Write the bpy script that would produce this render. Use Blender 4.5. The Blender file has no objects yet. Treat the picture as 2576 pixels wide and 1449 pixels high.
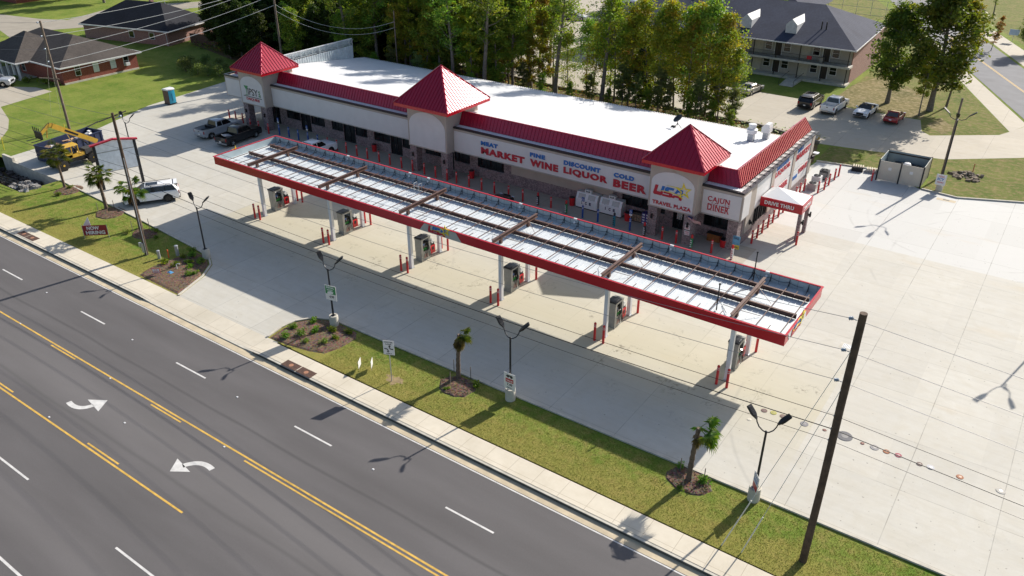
import bpy, bmesh, math, random
from mathutils import Matrix, Vector
from math import sin, cos, pi, radians as rad
random.seed(7)
SC = bpy.context.scene
COL = SC.collection
# ---------------------------------------------------------------- camera
cam_d = bpy.data.cameras.new('camera'); cam = bpy.data.objects.new('camera', cam_d); COL.objects.link(cam)
_A = Vector((0.817297, 0.576216, 0.000363)); _B = Vector((-0.280107, 0.396749, 0.874146)); _D = Vector((-0.503552, 0.714539, -0.485664))
_m = Matrix((_A, _B, -_D)).transposed().to_4x4(); _m.translation = Vector((65.691, -43.708, 32.116))
cam.matrix_world = _m
cam_d.sensor_width = 36.0; cam_d.lens = 2031.74 / 2576 * 36; cam_d.clip_start = 0.5; cam_d.clip_end = 2500
SC.camera = cam
# ---------------------------------------------------------------- light
SUN = Vector((0.2125 * cos(rad(30)), 0.977 * cos(rad(30)), 0.5)).normalized()
w = bpy.data.worlds.new('World'); SC.world = w; w.use_nodes = True
nt = w.node_tree; nt.nodes.clear()
sky = nt.nodes.new('ShaderNodeTexSky'); sky.sky_type = 'NISHITA'; sky.sun_disc = False
sky.sun_elevation = rad(30); sky.sun_rotation = math.atan2(SUN.x, SUN.y); sky.altitude = 50; sky.air_density = 1.0; sky.dust_density = 1.7; sky.ozone_density = 1.0
bg = nt.nodes.new('ShaderNodeBackground'); bg.inputs[1].default_value = 0.098
wo = nt.nodes.new('ShaderNodeOutputWorld'); nt.links.new(sky.outputs[0], bg.inputs[0]); nt.links.new(bg.outputs[0], wo.inputs[0])
sd = bpy.data.lights.new('sun', 'SUN'); sd.energy = 4.9; sd.angle = rad(0.53); sd.color = (1.0, 0.93, 0.83)
so = bpy.data.objects.new('sun', sd); COL.objects.link(so); so.rotation_euler = SUN.to_track_quat('Z', 'Y').to_euler(); so.location = (0, 0, 80)
SC.view_settings.view_transform = 'Standard'; SC.view_settings.look = 'None'; SC.view_settings.gamma = 1.0
SC.view_settings.exposure = 0.55
SC.render.engine = 'CYCLES'; SC.cycles.max_bounces = 6; SC.cycles.transparent_max_bounces = 8
SC.render.resolution_x = 1024; SC.render.resolution_y = 576
# ---------------------------------------------------------------- materials
MATS = {}
class NT:
    def __init__(s, name):
        s.m = bpy.data.materials.new(name); s.m.use_nodes = True; s.t = s.m.node_tree
        s.b = s.t.nodes['Principled BSDF']; s.tc = None
    def n(s, ty, **k):
        x = s.t.nodes.new(ty)
        for a, v in k.items():
            if a.startswith('i_'):
                x.inputs[a[2:] if not a[2:].isdigit() else int(a[2:])].default_value = v
            else: setattr(x, a, v)
        return x
    def l(s, a, b): s.t.links.new(a, b)
    def co(s, world=False):
        if world:
            g = s.n('ShaderNodeNewGeometry'); return g.outputs['Position']
        if not s.tc: s.tc = s.n('ShaderNodeTexCoord')
        return s.tc.outputs['Object']
    def noise(s, scale, detail=3, vec=None, sc=None, rough=.55, dist=0):
        v = vec or s.co()
        if sc:
            mp = s.n('ShaderNodeMapping'); mp.inputs['Scale'].default_value = sc; s.l(v, mp.inputs[0]); v = mp.outputs[0]
        x = s.n('ShaderNodeTexNoise'); x.inputs['Scale'].default_value = scale; x.inputs['Detail'].default_value = detail
        x.inputs['Roughness'].default_value = rough; x.inputs['Distortion'].default_value = dist
        s.l(v, x.inputs['Vector']); return x.outputs['Fac']
    def ramp(s, fac, stops):
        r = s.n('ShaderNodeValToRGB'); e = r.color_ramp.elements
        while len(e) < len(stops): e.new(.5)
        for i, (p, c) in enumerate(stops):
            e[i].position = p; e[i].color = (c, c, c, 1) if isinstance(c, (int, float)) else (*c, 1)
        s.l(fac, r.inputs[0]); return r.outputs[0]
    def mix(s, f, a, b, mode='MIX'):
        x = s.n('ShaderNodeMix'); x.data_type = 'RGBA'; x.blend_type = mode
        for i, v in ((0, f), (6, a), (7, b)):
            if isinstance(v, (int, float)): x.inputs[i].default_value = v if i == 0 else (v, v, v, 1)
            elif isinstance(v, tuple): x.inputs[i].default_value = (*v, 1)
            else: s.l(v, x.inputs[i])
        return x.outputs[2]
    def math(s, op, a, b=0.0, c=None):
        x = s.n('ShaderNodeMath', operation=op)
        for i, v in enumerate((a, b) if c is None else (a, b, c)):
            if isinstance(v, (int, float)): x.inputs[i].default_value = v
            else: s.l(v, x.inputs[i])
        return x.outputs[0]
    def xyz(s, v):
        x = s.n('ShaderNodeSeparateXYZ'); s.l(v, x.inputs[0]); return x.outputs
    def bump(s, h, strength=.3, dist=.02):
        b = s.n('ShaderNodeBump'); b.inputs['Strength'].default_value = strength; b.inputs['Distance'].default_value = dist
        s.l(h, b.inputs['Height']); s.l(b.outputs[0], s.b.inputs['Normal'])
    def done(s, col, rough=.7, metal=0.0, spec=None):
        if isinstance(col, tuple): s.b.inputs['Base Color'].default_value = (*col, 1)
        else: s.l(col, s.b.inputs['Base Color'])
        if isinstance(rough, (int, float)): s.b.inputs['Roughness'].default_value = rough
        else: s.l(rough, s.b.inputs['Roughness'])
        s.b.inputs['Metallic'].default_value = metal
        if spec is not None: s.b.inputs['Specular IOR Level'].default_value = spec
        return s.m
def pm(name, col, rough=.6, metal=0.0, var=.12, scale=2.5, bump=0, spec=None, coat=0):
    if name in MATS: return MATS[name]
    s = NT(name)
    f = s.noise(scale, 5)
    lo = tuple(c * (1 - var) for c in col); hi = tuple(min(1, c * (1 + var)) for c in col)
    c = s.ramp(f, [(.3, lo), (.7, hi)])
    if bump: s.bump(s.noise(scale * 8, 4), bump, .01)
    s.done(c, rough, metal, spec)
    if coat: s.b.inputs['Coat Weight'].default_value = coat; s.b.inputs['Coat Roughness'].default_value = .06
    MATS[name] = s.m; return s.m
# ---------------------------------------------------------------- mesh builder
class MB:
    def __init__(s, org=(0, 0, 0)):
        s.v = []; s.f = []; s.fm = []; s.M = Matrix.Identity(4); s.org = Vector(org)
    def a(s, pts, faces, m=0):
        b = len(s.v)
        for p in pts: s.v.append(tuple(s.M @ Vector(p) - s.org))
        for f in faces: s.f.append([b + i for i in f]); s.fm.append(m)
    def box(s, x0, x1, y0, y1, z0, z1, m=0):
        s.a([(x0, y0, z0), (x1, y0, z0), (x1, y1, z0), (x0, y1, z0), (x0, y0, z1), (x1, y0, z1), (x1, y1, z1), (x0, y1, z1)],
            [(0, 3, 2, 1), (4, 5, 6, 7), (0, 1, 5, 4), (1, 2, 6, 5), (2, 3, 7, 6), (3, 0, 4, 7)], m)
    def cb(s, c, d, rz=0, m=0):
        k = s.M; s.M = k @ Matrix.Translation(c) @ Matrix.Rotation(rz, 4, 'Z')
        s.box(-d[0] / 2, d[0] / 2, -d[1] / 2, d[1] / 2, -d[2] / 2, d[2] / 2, m); s.M = k
    def bar(s, p, q, wd, h, up=(0, 0, 1), m=0):
        p = Vector(p); q = Vector(q); d = (q - p).normalized(); u = Vector(up)
        sd_ = d.cross(u); 
        if sd_.length < 1e-4: sd_ = d.cross(Vector((0, 1, 0)))
        sd_.normalize(); u = sd_.cross(d).normalized(); a = sd_ * wd / 2; b = u * h / 2
        s.a([p - a - b, p + a - b, p + a + b, p - a + b, q - a - b, q + a - b, q + a + b, q - a + b],
            [(0, 1, 2, 3), (7, 6, 5, 4), (0, 4, 5, 1), (1, 5, 6, 2), (2, 6, 7, 3), (3, 7, 4, 0)], m)
    def ring(s, c, d, r, n):
        d = Vector(d).normalized(); u = d.orthogonal().normalized(); v = d.cross(u); c = Vector(c)
        return [c + u * r * cos(2 * pi * i / n) + v * r * sin(2 * pi * i / n) for i in range(n)]
    def tube(s, pts, r, n=6, m=0, cap=True):
        pts = [Vector(p) for p in pts]; R = r if isinstance(r, (list, tuple)) else [r] * len(pts)
        base = len(s.v); d0 = None; k = len(pts); u = None; V = []
        for i, p in enumerate(pts):
            d = (pts[min(i + 1, k - 1)] - pts[max(i - 1, 0)]).normalized()
            if u is None: u = d.orthogonal().normalized()
            u = (u - d * u.dot(d)).normalized(); v = d.cross(u)
            V += [p + (u * cos(2 * pi * j / n) + v * sin(2 * pi * j / n)) * R[i] for j in range(n)]
        F = []
        for i in range(k - 1):
            for j in range(n):
                F.append((i * n + j, i * n + (j + 1) % n, (i + 1) * n + (j + 1) % n, (i + 1) * n + j))
        if cap: F += [tuple(range(n - 1, -1, -1)), tuple((k - 1) * n + j for j in range(n))]
        s.a(V, F, m)
    def cyl(s, p, q, r, r2=None, n=12, m=0): s.tube([p, q], [r, r if r2 is None else r2], n, m)
    def lathe(s, c, prof, n=16, m=0):
        c = Vector(c); V = []; F = []
        for (r, z) in prof: V += [c + Vector((r * cos(2 * pi * j / n), r * sin(2 * pi * j / n), z)) for j in range(n)]
        for i in range(len(prof) - 1):
            for j in range(n): F.append((i * n + j, i * n + (j + 1) % n, (i + 1) * n + (j + 1) % n, (i + 1) * n + j))
        F += [tuple(range(n - 1, -1, -1)), tuple((len(prof) - 1) * n + j for j in range(n))]
        s.a(V, F, m)
    def prism(s, poly, z0, z1, m=0):
        ar = sum(poly[i][0] * poly[(i + 1) % len(poly)][1] - poly[(i + 1) % len(poly)][0] * poly[i][1] for i in range(len(poly)))
        if ar < 0: poly = poly[::-1]
        n = len(poly); V = [(x, y, z0) for x, y in poly] + [(x, y, z1) for x, y in poly]
        s.a(V, [tuple(range(n - 1, -1, -1)), tuple(range(n, 2 * n))] + [(i, (i + 1) % n, n + (i + 1) % n, n + i) for i in range(n)], m)
    def plate(s, poly, M, t, m=0):
        k = s.M; s.M = k @ M; s.prism(poly, 0, t, m); s.M = k
    def quad(s, a, b, c, d, m=0): s.a([a, b, c, d], [(0, 1, 2, 3)], m)
    def build(s, name, mats, parent=None, smooth=False, loc=None, kind=None):
        me = bpy.data.meshes.new(name); me.from_pydata(s.v, [], s.f)
        if not isinstance(mats, (list, tuple)): mats = [mats]
        for x in mats: me.materials.append(x)
        if len(mats) > 1: me.polygons.foreach_set('material_index', s.fm)
        if smooth:
            me.shade_smooth(); me.set_sharp_from_angle(angle=rad(38))
        me.update()
        o = bpy.data.objects.new(name, me); COL.objects.link(o)
        if parent: o.parent = parent
        if loc is not None: o.location = loc
        if kind: o['kind'] = kind
        return o
def tag(o, label, cat, group=None, kind=None):
    o['label'] = label; o['category'] = cat
    if group: o['group'] = group
    if kind: o['kind'] = kind
    return o
def thing(name, label, cat, loc=(0, 0, 0), rz=0, group=None):
    o = bpy.data.objects.new(name, None); COL.objects.link(o); o.location = loc; o.rotation_euler = (0, 0, rz); o.empty_display_size = .3
    return tag(o, label, cat, group)
def kids(o): return [c for c in bpy.data.objects if c.parent == o]
def dup(o, parent=None, loc=None, rz=None, label=None, scale=None):
    c = o.copy(); COL.objects.link(c); c.parent = parent
    if loc is not None: c.location = loc
    if rz is not None: c.rotation_euler = (0, 0, rz)
    if scale is not None: c.scale = scale if isinstance(scale, tuple) else (scale,) * 3
    if label: c['label'] = label
    for k in (CH[o.name] if o.name in CH else kids(o)): dup(k, c)
    return c
CH = {}
def cache(o):
    CH[o.name] = kids(o)
    for k in CH[o.name]: cache(k)
def text(mb, s, W, H, M, m=0, bold=0.02, depth=.05, shear=0, spacing=1.0):
    cu = bpy.data.curves.new('t', 'FONT'); cu.body = s; cu.size = 1; cu.offset = bold; cu.extrude = 0; cu.shear = shear; cu.space_character = spacing; cu.resolution_u = 3
    o = bpy.data.objects.new('t', cu); COL.objects.link(o); bpy.context.view_layer.update()
    me = bpy.data.meshes.new_from_object(o.evaluated_get(bpy.context.evaluated_depsgraph_get()))
    bm = bmesh.new(); bm.from_mesh(me)
    r = bmesh.ops.extrude_face_region(bm, geom=bm.faces[:])
    for v in r['geom']:
        if isinstance(v, bmesh.types.BMVert): v.co.z += 1
    xs = [v.co.x for v in bm.verts]; ys = [v.co.y for v in bm.verts]; x0, x1, y0, y1 = min(xs), max(xs), min(ys), max(ys)
    bm.verts.ensure_lookup_table()
    pts = [((v.co.x - x0) / (x1 - x0) * W, (v.co.y - y0) / (y1 - y0) * H, v.co.z * depth) for v in bm.verts]
    fs = [[v.index for v in f.verts] for f in bm.faces]
    k = mb.M; mb.M = k @ M; mb.a(pts, fs, m); mb.M = k
    bm.free(); bpy.data.objects.remove(o); bpy.data.curves.remove(cu); bpy.data.meshes.remove(me)
def FRONT(x, y, z): return Matrix(((1, 0, 0, x), (0, 0, -1, y), (0, 1, 0, z), (0, 0, 0, 1)))
def RIGHT(x, y, z): return Matrix(((0, 0, 1, x), (1, 0, 0, y), (0, 1, 0, z), (0, 0, 0, 1)))
def ORD(i):
    return ['first', 'second', 'third', 'fourth', 'fifth', 'sixth', 'seventh', 'eighth', 'ninth', 'tenth', 'eleventh', 'twelfth', 'thirteenth', 'fourteenth', 'fifteenth', 'sixteenth', 'seventeenth', 'eighteenth', 'nineteenth', 'twentieth'][i] if i < 20 else '%dth' % (i + 1)
# ================================================================ special materials
def m_concrete(name, base, joints=True, warm=(1.0, .93, .80), stain=True, tint=.20, jp=(42.2, 4.73)):
    s = NT(name); P = s.co(True); X, Y, Z = s.xyz(P)
    n1 = s.noise(.16, 4, P); n2 = s.noise(1.3, 6, P, rough=.65); n3 = s.noise(14, 3, P)
    c = s.ramp(n1, [(.25, tuple(b * .93 for b in base)), (.75, tuple(min(1, b * 1.07) for b in base))])
    c = s.mix(s.ramp(n2, [(.35, 1.0), (.75, 0.0)]), c, s.mix(.5, c, tuple(b * .88 * k for b, k in zip(base, (1.02, .98, .9)))), 'MIX')
    c = s.mix(.06, c, n3, 'OVERLAY')
    # drag streaks along the sweep direction
    st = s.noise(1.0, 5, P, sc=(.25, 2.6, 1), rough=.6)
    c = s.mix(s.ramp(st, [(.45, 0.0), (.8, .34)]), c, tuple(b * .68 for b in base))
    blot = s.noise(.45, 6, P, rough=.7, dist=1.2); c = s.mix(s.ramp(blot, [(.48, 0.0), (.72, .30)]), c, tuple(b * k for b, k in zip(base, (.80, .74, .62))))
    pale = s.noise(.30, 5, P, sc=(.6, 1.5, 1), rough=.7); c = s.mix(s.ramp(pale, [(.55, 0.0), (.75, .35)]), c, tuple(min(1, b * 1.14) for b in base))
    if stain:
        c = s.mix(s.math('MULTIPLY', s.ramp(s.math('MULTIPLY_ADD', Y, .2, -5.2), [(.5, 0.0), (.54, .75)]), s.math('GREATER_THAN', X, 44)), c, (.545, .55, .54))
    if joints:
        # slab joints; the fuel bays and the right-hand lot have their own grid
        fy = s.math('FRACT', s.math('MULTIPLY', s.math('ADD', Y, 100.65), 1 / 4.88))
        gx = s.math('GREATER_THAN', X, 52.9)
        xa = s.math('FRACT', s.math('MULTIPLY', s.math('ADD', X, 500 - 42.2 + .04), 1 / 4.73))
        xb = s.math('FRACT', s.math('MULTIPLY', s.math('ADD', X, 490 - 53.98), 1 / 4.9))
        fx = s.math('ADD', s.math('MULTIPLY', xa, s.math('SUBTRACT', 1, gx)), s.math('MULTIPLY', xb, gx))
        jw = .0085
        jx = s.math('LESS_THAN', fx, jw); jy = s.math('LESS_THAN', fy, jw)
        j = s.math('MAXIMUM', jx, s.math('MULTIPLY', jy, .7))
        j = s.math('MULTIPLY', j, s.ramp(s.noise(.5, 2, P), [(.3, .15), (.65, .75)]))
        cell = s.n('ShaderNodeCombineXYZ'); s.l(s.math('FLOOR', s.math('MULTIPLY', s.math('ADD', X, 457.8), 1 / 4.73)), cell.inputs[0]); s.l(s.math('FLOOR', s.math('MULTIPLY', s.math('ADD', Y, 100.65), 1 / 4.88)), cell.inputs[1])
        wn = s.n('ShaderNodeTexWhiteNoise', noise_dimensions='3D'); s.l(cell.outputs[0], wn.inputs[0])
        c = s.mix(s.math('MULTIPLY', wn.outputs[0], tint), c, tuple(b * .6 for b in base))
        c = s.mix(j, c, (.16, .15, .13))
    if stain:
        # yellow wash and oil drips in the fuel bays
        yd = s.math('ABSOLUTE', s.math('SUBTRACT', Y, 1.5)); bay = s.math('SUBTRACT', 1, s.math('MULTIPLY', yd, .13)); bay = s.math('MAXIMUM', bay, 0)
        inx = s.math('MULTIPLY', s.math('GREATER_THAN', X, 1), s.math('LESS_THAN', X, 58)); bay = s.math('MULTIPLY', bay, inx)
        c = s.mix(s.math('MULTIPLY', bay, .75), c, (base[0] * .88, base[1] * .83, base[2] * .68))
        oil = s.noise(2.6, 7, P, rough=.75, dist=.6); spot = s.noise(.42, 2, P)
        o_ = s.math('MULTIPLY', s.ramp(oil, [(.52, 0.0), (.62, 1.0)]), s.ramp(spot, [(.56, 0.0), (.64, .85)]))
        c = s.mix(s.math('MULTIPLY', o_, s.math('MULTIPLY_ADD', bay, .8, .10)), c, (.10, .085, .06))
        dr = s.noise(5.5, 2, P, rough=.3); c = s.mix(s.ramp(dr, [(.74, 0.0), (.77, .6)]), c, (.12, .11, .09))
        for cx_, cy_, R0 in ((66, 2, 11.5), (70, 30, 14), (61, 38, 9), (-8, 2, 9), (14, -3, 12)):
            d_ = s.math('SQRT', s.math('ADD', s.math('POWER', s.math('SUBTRACT', X, cx_), 2.0), s.math('POWER', s.math('SUBTRACT', Y, cy_), 2.0)))
            for r_ in (R0, R0 + 1.7):
                f_ = s.math('MAXIMUM', s.math('SUBTRACT', 1, s.math('MULTIPLY', s.math('ABSOLUTE', s.math('SUBTRACT', d_, r_)), 6.0)), 0)
                c = s.mix(s.math('MULTIPLY', f_, s.ramp(s.noise(.35, 3, P), [(.48, 0.0), (.62, .22)])), c, (.20, .19, .18))
        rust = s.noise(.22, 5, P, sc=(.5, 1.6, 1)); c = s.mix(s.ramp(rust, [(.62, 0.0), (.78, .28)]), c, (.5, .36, .18))
    s.bump(s.noise(30, 4, P), .15, .004)
    m = s.done(c, .82); MATS[name] = m; return m
def m_asphalt(name, base=.085):
    s = NT(name); P = s.co(True); X, Y, Z = s.xyz(P)
    c = s.ramp(s.noise(.35, 4, P, sc=(.25, 1.4, 1)), [(.3, (base * .95, base * .89, base * .89)), (.7, (base * 1.2, base * 1.13, base * 1.14))])
    c = s.mix(.35, c, s.noise(45, 3, P), 'OVERLAY')
    # tyre tracks: dark thin joints running along the road
    for yy, wd, k in ((-20.6, .10, .5), (-26.1, .12, .4), (-17.0, .5, .12), (-24.5, 1.7, -.30), (-29.0, .6, .14), (-32.5, .9, -.18), (-19.2, .8, .10), (-22.0, .5, .10)):
        d = s.math('ABSOLUTE', s.math('SUBTRACT', s.math('ADD', Y, s.math('MULTIPLY', s.noise(.08, 1, P), .8)), yy + .4))
        f = s.math('MAXIMUM', s.math('SUBTRACT', 1, s.math('MULTIPLY', d, 1 / (wd * 1.6))), 0)
        c = s.mix(s.math('MULTIPLY', f, abs(k)), c, (base * .48,) * 3 if k > 0 else (base * 1.9, base * 1.8, base * 1.75))
    s.bump(s.noise(60, 3, P), .35, .004)
    m = s.done(c, .85, 0, .35); MATS[name] = m; return m
def m_grass(name, a=(.045, .085, .012), b=(.115, .125, .03), dry=(.20, .16, .07), dryamt=.6, band=None):
    s = NT(name); P = s.co(True)
    f = s.noise(.28, 6, P, rough=.6); g = s.noise(9, 5, P, rough=.7); h = s.noise(1.7, 5, P, rough=.6)
    c = s.ramp(f, [(.3, a), (.62, b)])
    c = s.mix(s.ramp(h, [(.46, 0.0), (.75, dryamt)]), c, dry)
    c = s.mix(s.ramp(s.noise(.5, 4, P, sc=(1, 1.6, 1), rough=.7), [(.52, 0.0), (.72, dryamt * .8)]), c, tuple(x * .85 for x in dry))
    if band is not None:   # sun-scorched olive strip towards the pavement
        Y = s.xyz(P)[1]; t_ = s.math('ADD', s.math('MULTIPLY', s.math('SUBTRACT', band, Y), .30), s.math('MULTIPLY', s.math('SUBTRACT', s.noise(.8, 4, P), .5), 1.6))
        c = s.mix(s.ramp(t_, [(.05, 0.0), (.6, .62)]), c, (.30, .25, .07))
    c = s.mix(.5, c, s.ramp(g, [(.25, .22), (.75, .85)]), 'OVERLAY')
    s.bump(s.noise(24, 5, P, rough=.8), 1.0, .06)
    m = s.done(c, .95, 0, .1); MATS[name] = m; return m
def m_mulch(name, a=(.06, .035, .022), b=(.19, .125, .085)):
    s = NT(name); P = s.co(True)
    v = s.n('ShaderNodeTexVoronoi'); v.inputs['Scale'].default_value = 11; s.l(P, v.inputs['Vector'])
    c = s.ramp(s.noise(7, 6, P, rough=.8), [(.3, a), (.7, b)]); c = s.mix(.4, c, v.outputs['Color'], 'SOFT_LIGHT')
    s.bump(s.noise(18, 5, P, rough=.8), 1.0, .08)
    m = s.done(c, .95, 0, .1); MATS[name] = m; return m
def m_brick(name, c1, c2, mortar, sx=.2, sz=.068, axis='x', mix=.5):
    s = NT(name); P = s.co(True); X, Y, Z = s.xyz(P); k = s.n('ShaderNodeCombineXYZ')
    s.l(s.math('ADD', X, Y), k.inputs[0]); s.l(Z, k.inputs[1])
    b = s.n('ShaderNodeTexBrick'); s.l(k.outputs[0], b.inputs['Vector']); b.inputs['Scale'].default_value = 1
    b.inputs['Brick Width'].default_value = sx; b.inputs['Row Height'].default_value = sz; b.inputs['Mortar Size'].default_value = .008
    b.inputs['Color1'].default_value = (*c1, 1); b.inputs['Color2'].default_value = (*c2, 1); b.inputs['Mortar'].default_value = (*mortar, 1); b.inputs['Bias'].default_value = -.1
    big = s.noise(5, 3, P); c = s.mix(s.ramp(big, [(.4, 0.0), (.62, mix)]), b.outputs['Color'], tuple(min(1, x * 1.9) for x in c2))
    dk = s.noise(8.5, 2, P, sc=(1, 1, 2.2)); c = s.mix(s.ramp(dk, [(.55, 0.0), (.66, .65)]), c, tuple(x * .35 for x in c1))
    s.bump(b.outputs['Fac'], -.4, .01)
    m = s.done(c, .9); MATS[name] = m; return m
def m_leaf(name, a, b, c3=None, third=.0):
    s = NT(name); oi = s.n('ShaderNodeObjectInfo'); P = s.co()
    f = s.noise(.55, 3, P); g = s.n('ShaderNodeTexWhiteNoise', noise_dimensions='3D')
    mp = s.n('ShaderNodeVectorMath', operation='SNAP'); s.l(P, mp.inputs[0]); mp.inputs[1].default_value = (.22, .22, .22); s.l(mp.outputs[0], g.inputs[0])
    c = s.mix(s.ramp(f, [(.35, 0.0), (.65, 1.0)]), a, b)
    c = s.mix(s.math('MULTIPLY', g.outputs[0], .5), c, tuple(x * .45 for x in a))
    if c3: c = s.mix(s.math('MULTIPLY', s.ramp(s.noise(.9, 3, P), [(.5, 0.0), (.62, 1.0)]), third), c, c3)
    hv = s.n('ShaderNodeHueSaturation'); s.l(c, hv.inputs['Color']); s.l(s.math('MULTIPLY_ADD', oi.outputs['Random'], .06, .47), hv.inputs['Hue'])
    s.l(s.math('MULTIPLY_ADD', oi.outputs['Random'], .5, .78), hv.inputs['Value']); c = hv.outputs[0]
    s.done(c, .55, 0, .35)
    tr = s.n('ShaderNodeBsdfTranslucent'); s.l(s.mix(1.0, c, (1.0, 1.0, .45), 'MULTIPLY'), tr.inputs[0])
    mx = s.n('ShaderNodeMixShader'); mx.inputs[0].default_value = .5
    out = [n for n in s.t.nodes if n.type == 'OUTPUT_MATERIAL'][0]
    s.l(s.b.outputs[0], mx.inputs[1]); s.l(tr.outputs[0], mx.inputs[2]); s.l(mx.outputs[0], out.inputs[0])
    MATS[name] = s.m; return s.m
def m_shingle(name, c1, c2):
    s = NT(name); P = s.co(True)
    c = s.ramp(s.noise(3.5, 6, P, rough=.75), [(.3, c1), (.7, c2)])
    X, Y, Z = s.xyz(P); z = s.math('FRACT', s.math('MULTIPLY', Z, 7.0)); c = s.mix(s.math('MULTIPLY', s.math('LESS_THAN', z, .16), .35), c, tuple(x * .5 for x in c1))
    c = s.mix(s.ramp(s.noise(.35, 3, P), [(.4, 0.0), (.7, .4)]), c, tuple(x * .55 for x in c1))
    m = s.done(c, .9, 0, .2); MATS[name] = m; return m

CONC = m_concrete('lot_concrete', (.53, .515, .465))
CONCW = m_concrete('walk_concrete', (.60, .55, .44), joints=False, stain=False)
CONCG = m_concrete('far_concrete', (.44, .40, .33), joints=True, stain=False)
CURB = pm('curb_concrete', (.50, .47, .40), .85, var=.18, scale=1.5, bump=.2)
GUTTER = pm('gutter_concrete', (.50, .42, .29), .85, var=.15, scale=1.2, bump=.1)
ASPH = m_asphalt('asphalt', .105)
ASPH2 = pm('side_street_asphalt', (.13, .135, .15), .85, var=.15, scale=.4, bump=.2)
STREETC = pm('old_street', (.30, .27, .22), .9, var=.12, scale=.4)
GRASS = m_grass('grass_lawn', (.095, .165, .020), (.19, .235, .045), (.30, .26, .09), .4)
GRASSN = m_grass('grass_near', (.10, .19, .022), (.21, .245, .05), (.36, .27, .10), .65, -9.6)
MULCH = m_mulch('mulch', (.10, .065, .045), (.27, .19, .135))
DIRT = m_mulch('leaf_litter', (.07, .05, .025), (.24, .17, .09))
YEL = pm('yellow_paint', (.58, .36, .07), .7, var=.2, scale=3)
WHT = pm('white_paint_line', (.58, .57, .55), .7, var=.15, scale=3)
RED = pm('red_metal', (.36, .010, .020), .30, .0, var=.05, scale=.6, spec=.6)
REDR = pm('red_roof_metal', (.36, .010, .040), .27, .25, var=.05, scale=.8, spec=.6)
REDF = pm('red_fascia', (.46, .006, .018), .25, .0, var=.04, scale=.5, spec=.6)
REDP = pm('red_plastic', (.52, .015, .02), .4, var=.08, scale=3)
BLUEP = pm('blue_plastic', (.012, .06, .26), .4, var=.08, scale=3)
STUC = pm('white_stucco', (.60, .585, .59), .85, var=.04, scale=1.0, bump=.08)
BEIGE = pm('beige_stucco', (.40, .345, .30), .85, var=.05, scale=1.0, bump=.08)
SIGNW = pm('white_sign_face', (.70, .69, .68), .5, var=.04, scale=.8)
WROOF = pm('white_roof_metal', (.74, .75, .76), .4, .0, var=.03, scale=1.2)
DARKT = pm('dark_bronze_trim', (.02, .022, .028), .35, .3, var=.2, scale=2)
GALV = pm('galvanised_steel', (.45, .47, .49), .45, .5, var=.12, scale=1.5)
DECK = pm('canopy_deck_metal', (.62, .66, .68), .5, .1, var=.06, scale=1.2)
FASB = pm('fascia_back', (.42, .50, .53), .5, .2, var=.10, scale=1.0)
BROWN = pm('brown_primer_steel', (.115, .060, .045), .55, .1, var=.25, scale=2)
BLACKM = pm('black_metal', (.012, .012, .014), .4, .2, var=.2, scale=3)
COLW = pm('white_painted_steel', (.62, .63, .66), .45, var=.05, scale=1.0)
BRK = m_brick('store_brick', (.095, .055, .055), (.22, .165, .17), (.32, .30, .30), .22, .075, mix=.5)
BRKR = m_brick('house_brick', (.20, .035, .022), (.27, .055, .035), (.26, .16, .12), .24, .08, mix=.1)
BRKP = m_brick('pink_brick', (.24, .12, .10), (.32, .17, .14), (.36, .28, .25), .24, .08, mix=.2)
SHG = m_shingle('brown_shingle', (.060, .052, .048), (.115, .10, .09))
SHK = m_shingle('black_shingle', (.016, .017, .022), (.036, .037, .046))
SHB = m_shingle('blue_grey_shingle', (.035, .042, .07), (.07, .08, .115))
GLASS = pm('dark_glass', (.008, .009, .011), .08, 0, var=.3, scale=2, spec=.6)
GREYP = pm('grey_panel', (.42, .42, .40), .45, .2, var=.08, scale=2)
RUBBER = pm('rubber', (.014, .013, .012), .85, var=.2, scale=4)
WOODP = pm('pole_wood', (.085, .055, .036), .85, var=.35, scale=2.5, bump=.3)
WOODG = pm('grey_pole_wood', (.17, .13, .10), .9, var=.3, scale=2.5, bump=.3)
BARK = pm('tree_bark', (.17, .145, .12), .95, var=.35, scale=4, bump=.5)
WHITEP = pm('white_plastic', (.70, .70, .70), .4, var=.04, scale=3)
CHROME = pm('chrome', (.6, .6, .6), .15, 1.0, var=.03, scale=3)
TAIL = pm('tail_lamp_red', (.30, .01, .01), .2, var=.05, scale=3)
BRSIGN = pm('letters_red', (.42, .010, .030), .4, var=.03, scale=3)
BLSIGN = pm('letters_blue', (.010, .13, .42), .4, var=.03, scale=3)
YESIGN = pm('letters_yellow', (.78, .62, .03), .4, var=.04, scale=3)
BKSIGN = pm('letters_black', (.02, .02, .025), .5, var=.1, scale=3)
GRSIGN = pm('letters_green', (.02, .22, .07), .5, var=.1, scale=3)
INSUL = pm('insulator', (.30, .36, .44), .25, .2, var=.1, scale=8)
WIRE = pm('aluminium_wire', (.24, .24, .25), .5, .4, var=.05, scale=1)
WIREW = pm('bright_wire', (.60, .60, .58), .5, .2, var=.05, scale=1)
GALVL = pm('pale_galvanised', (.62, .68, .70), .5, .2, var=.12, scale=1.5)
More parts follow.
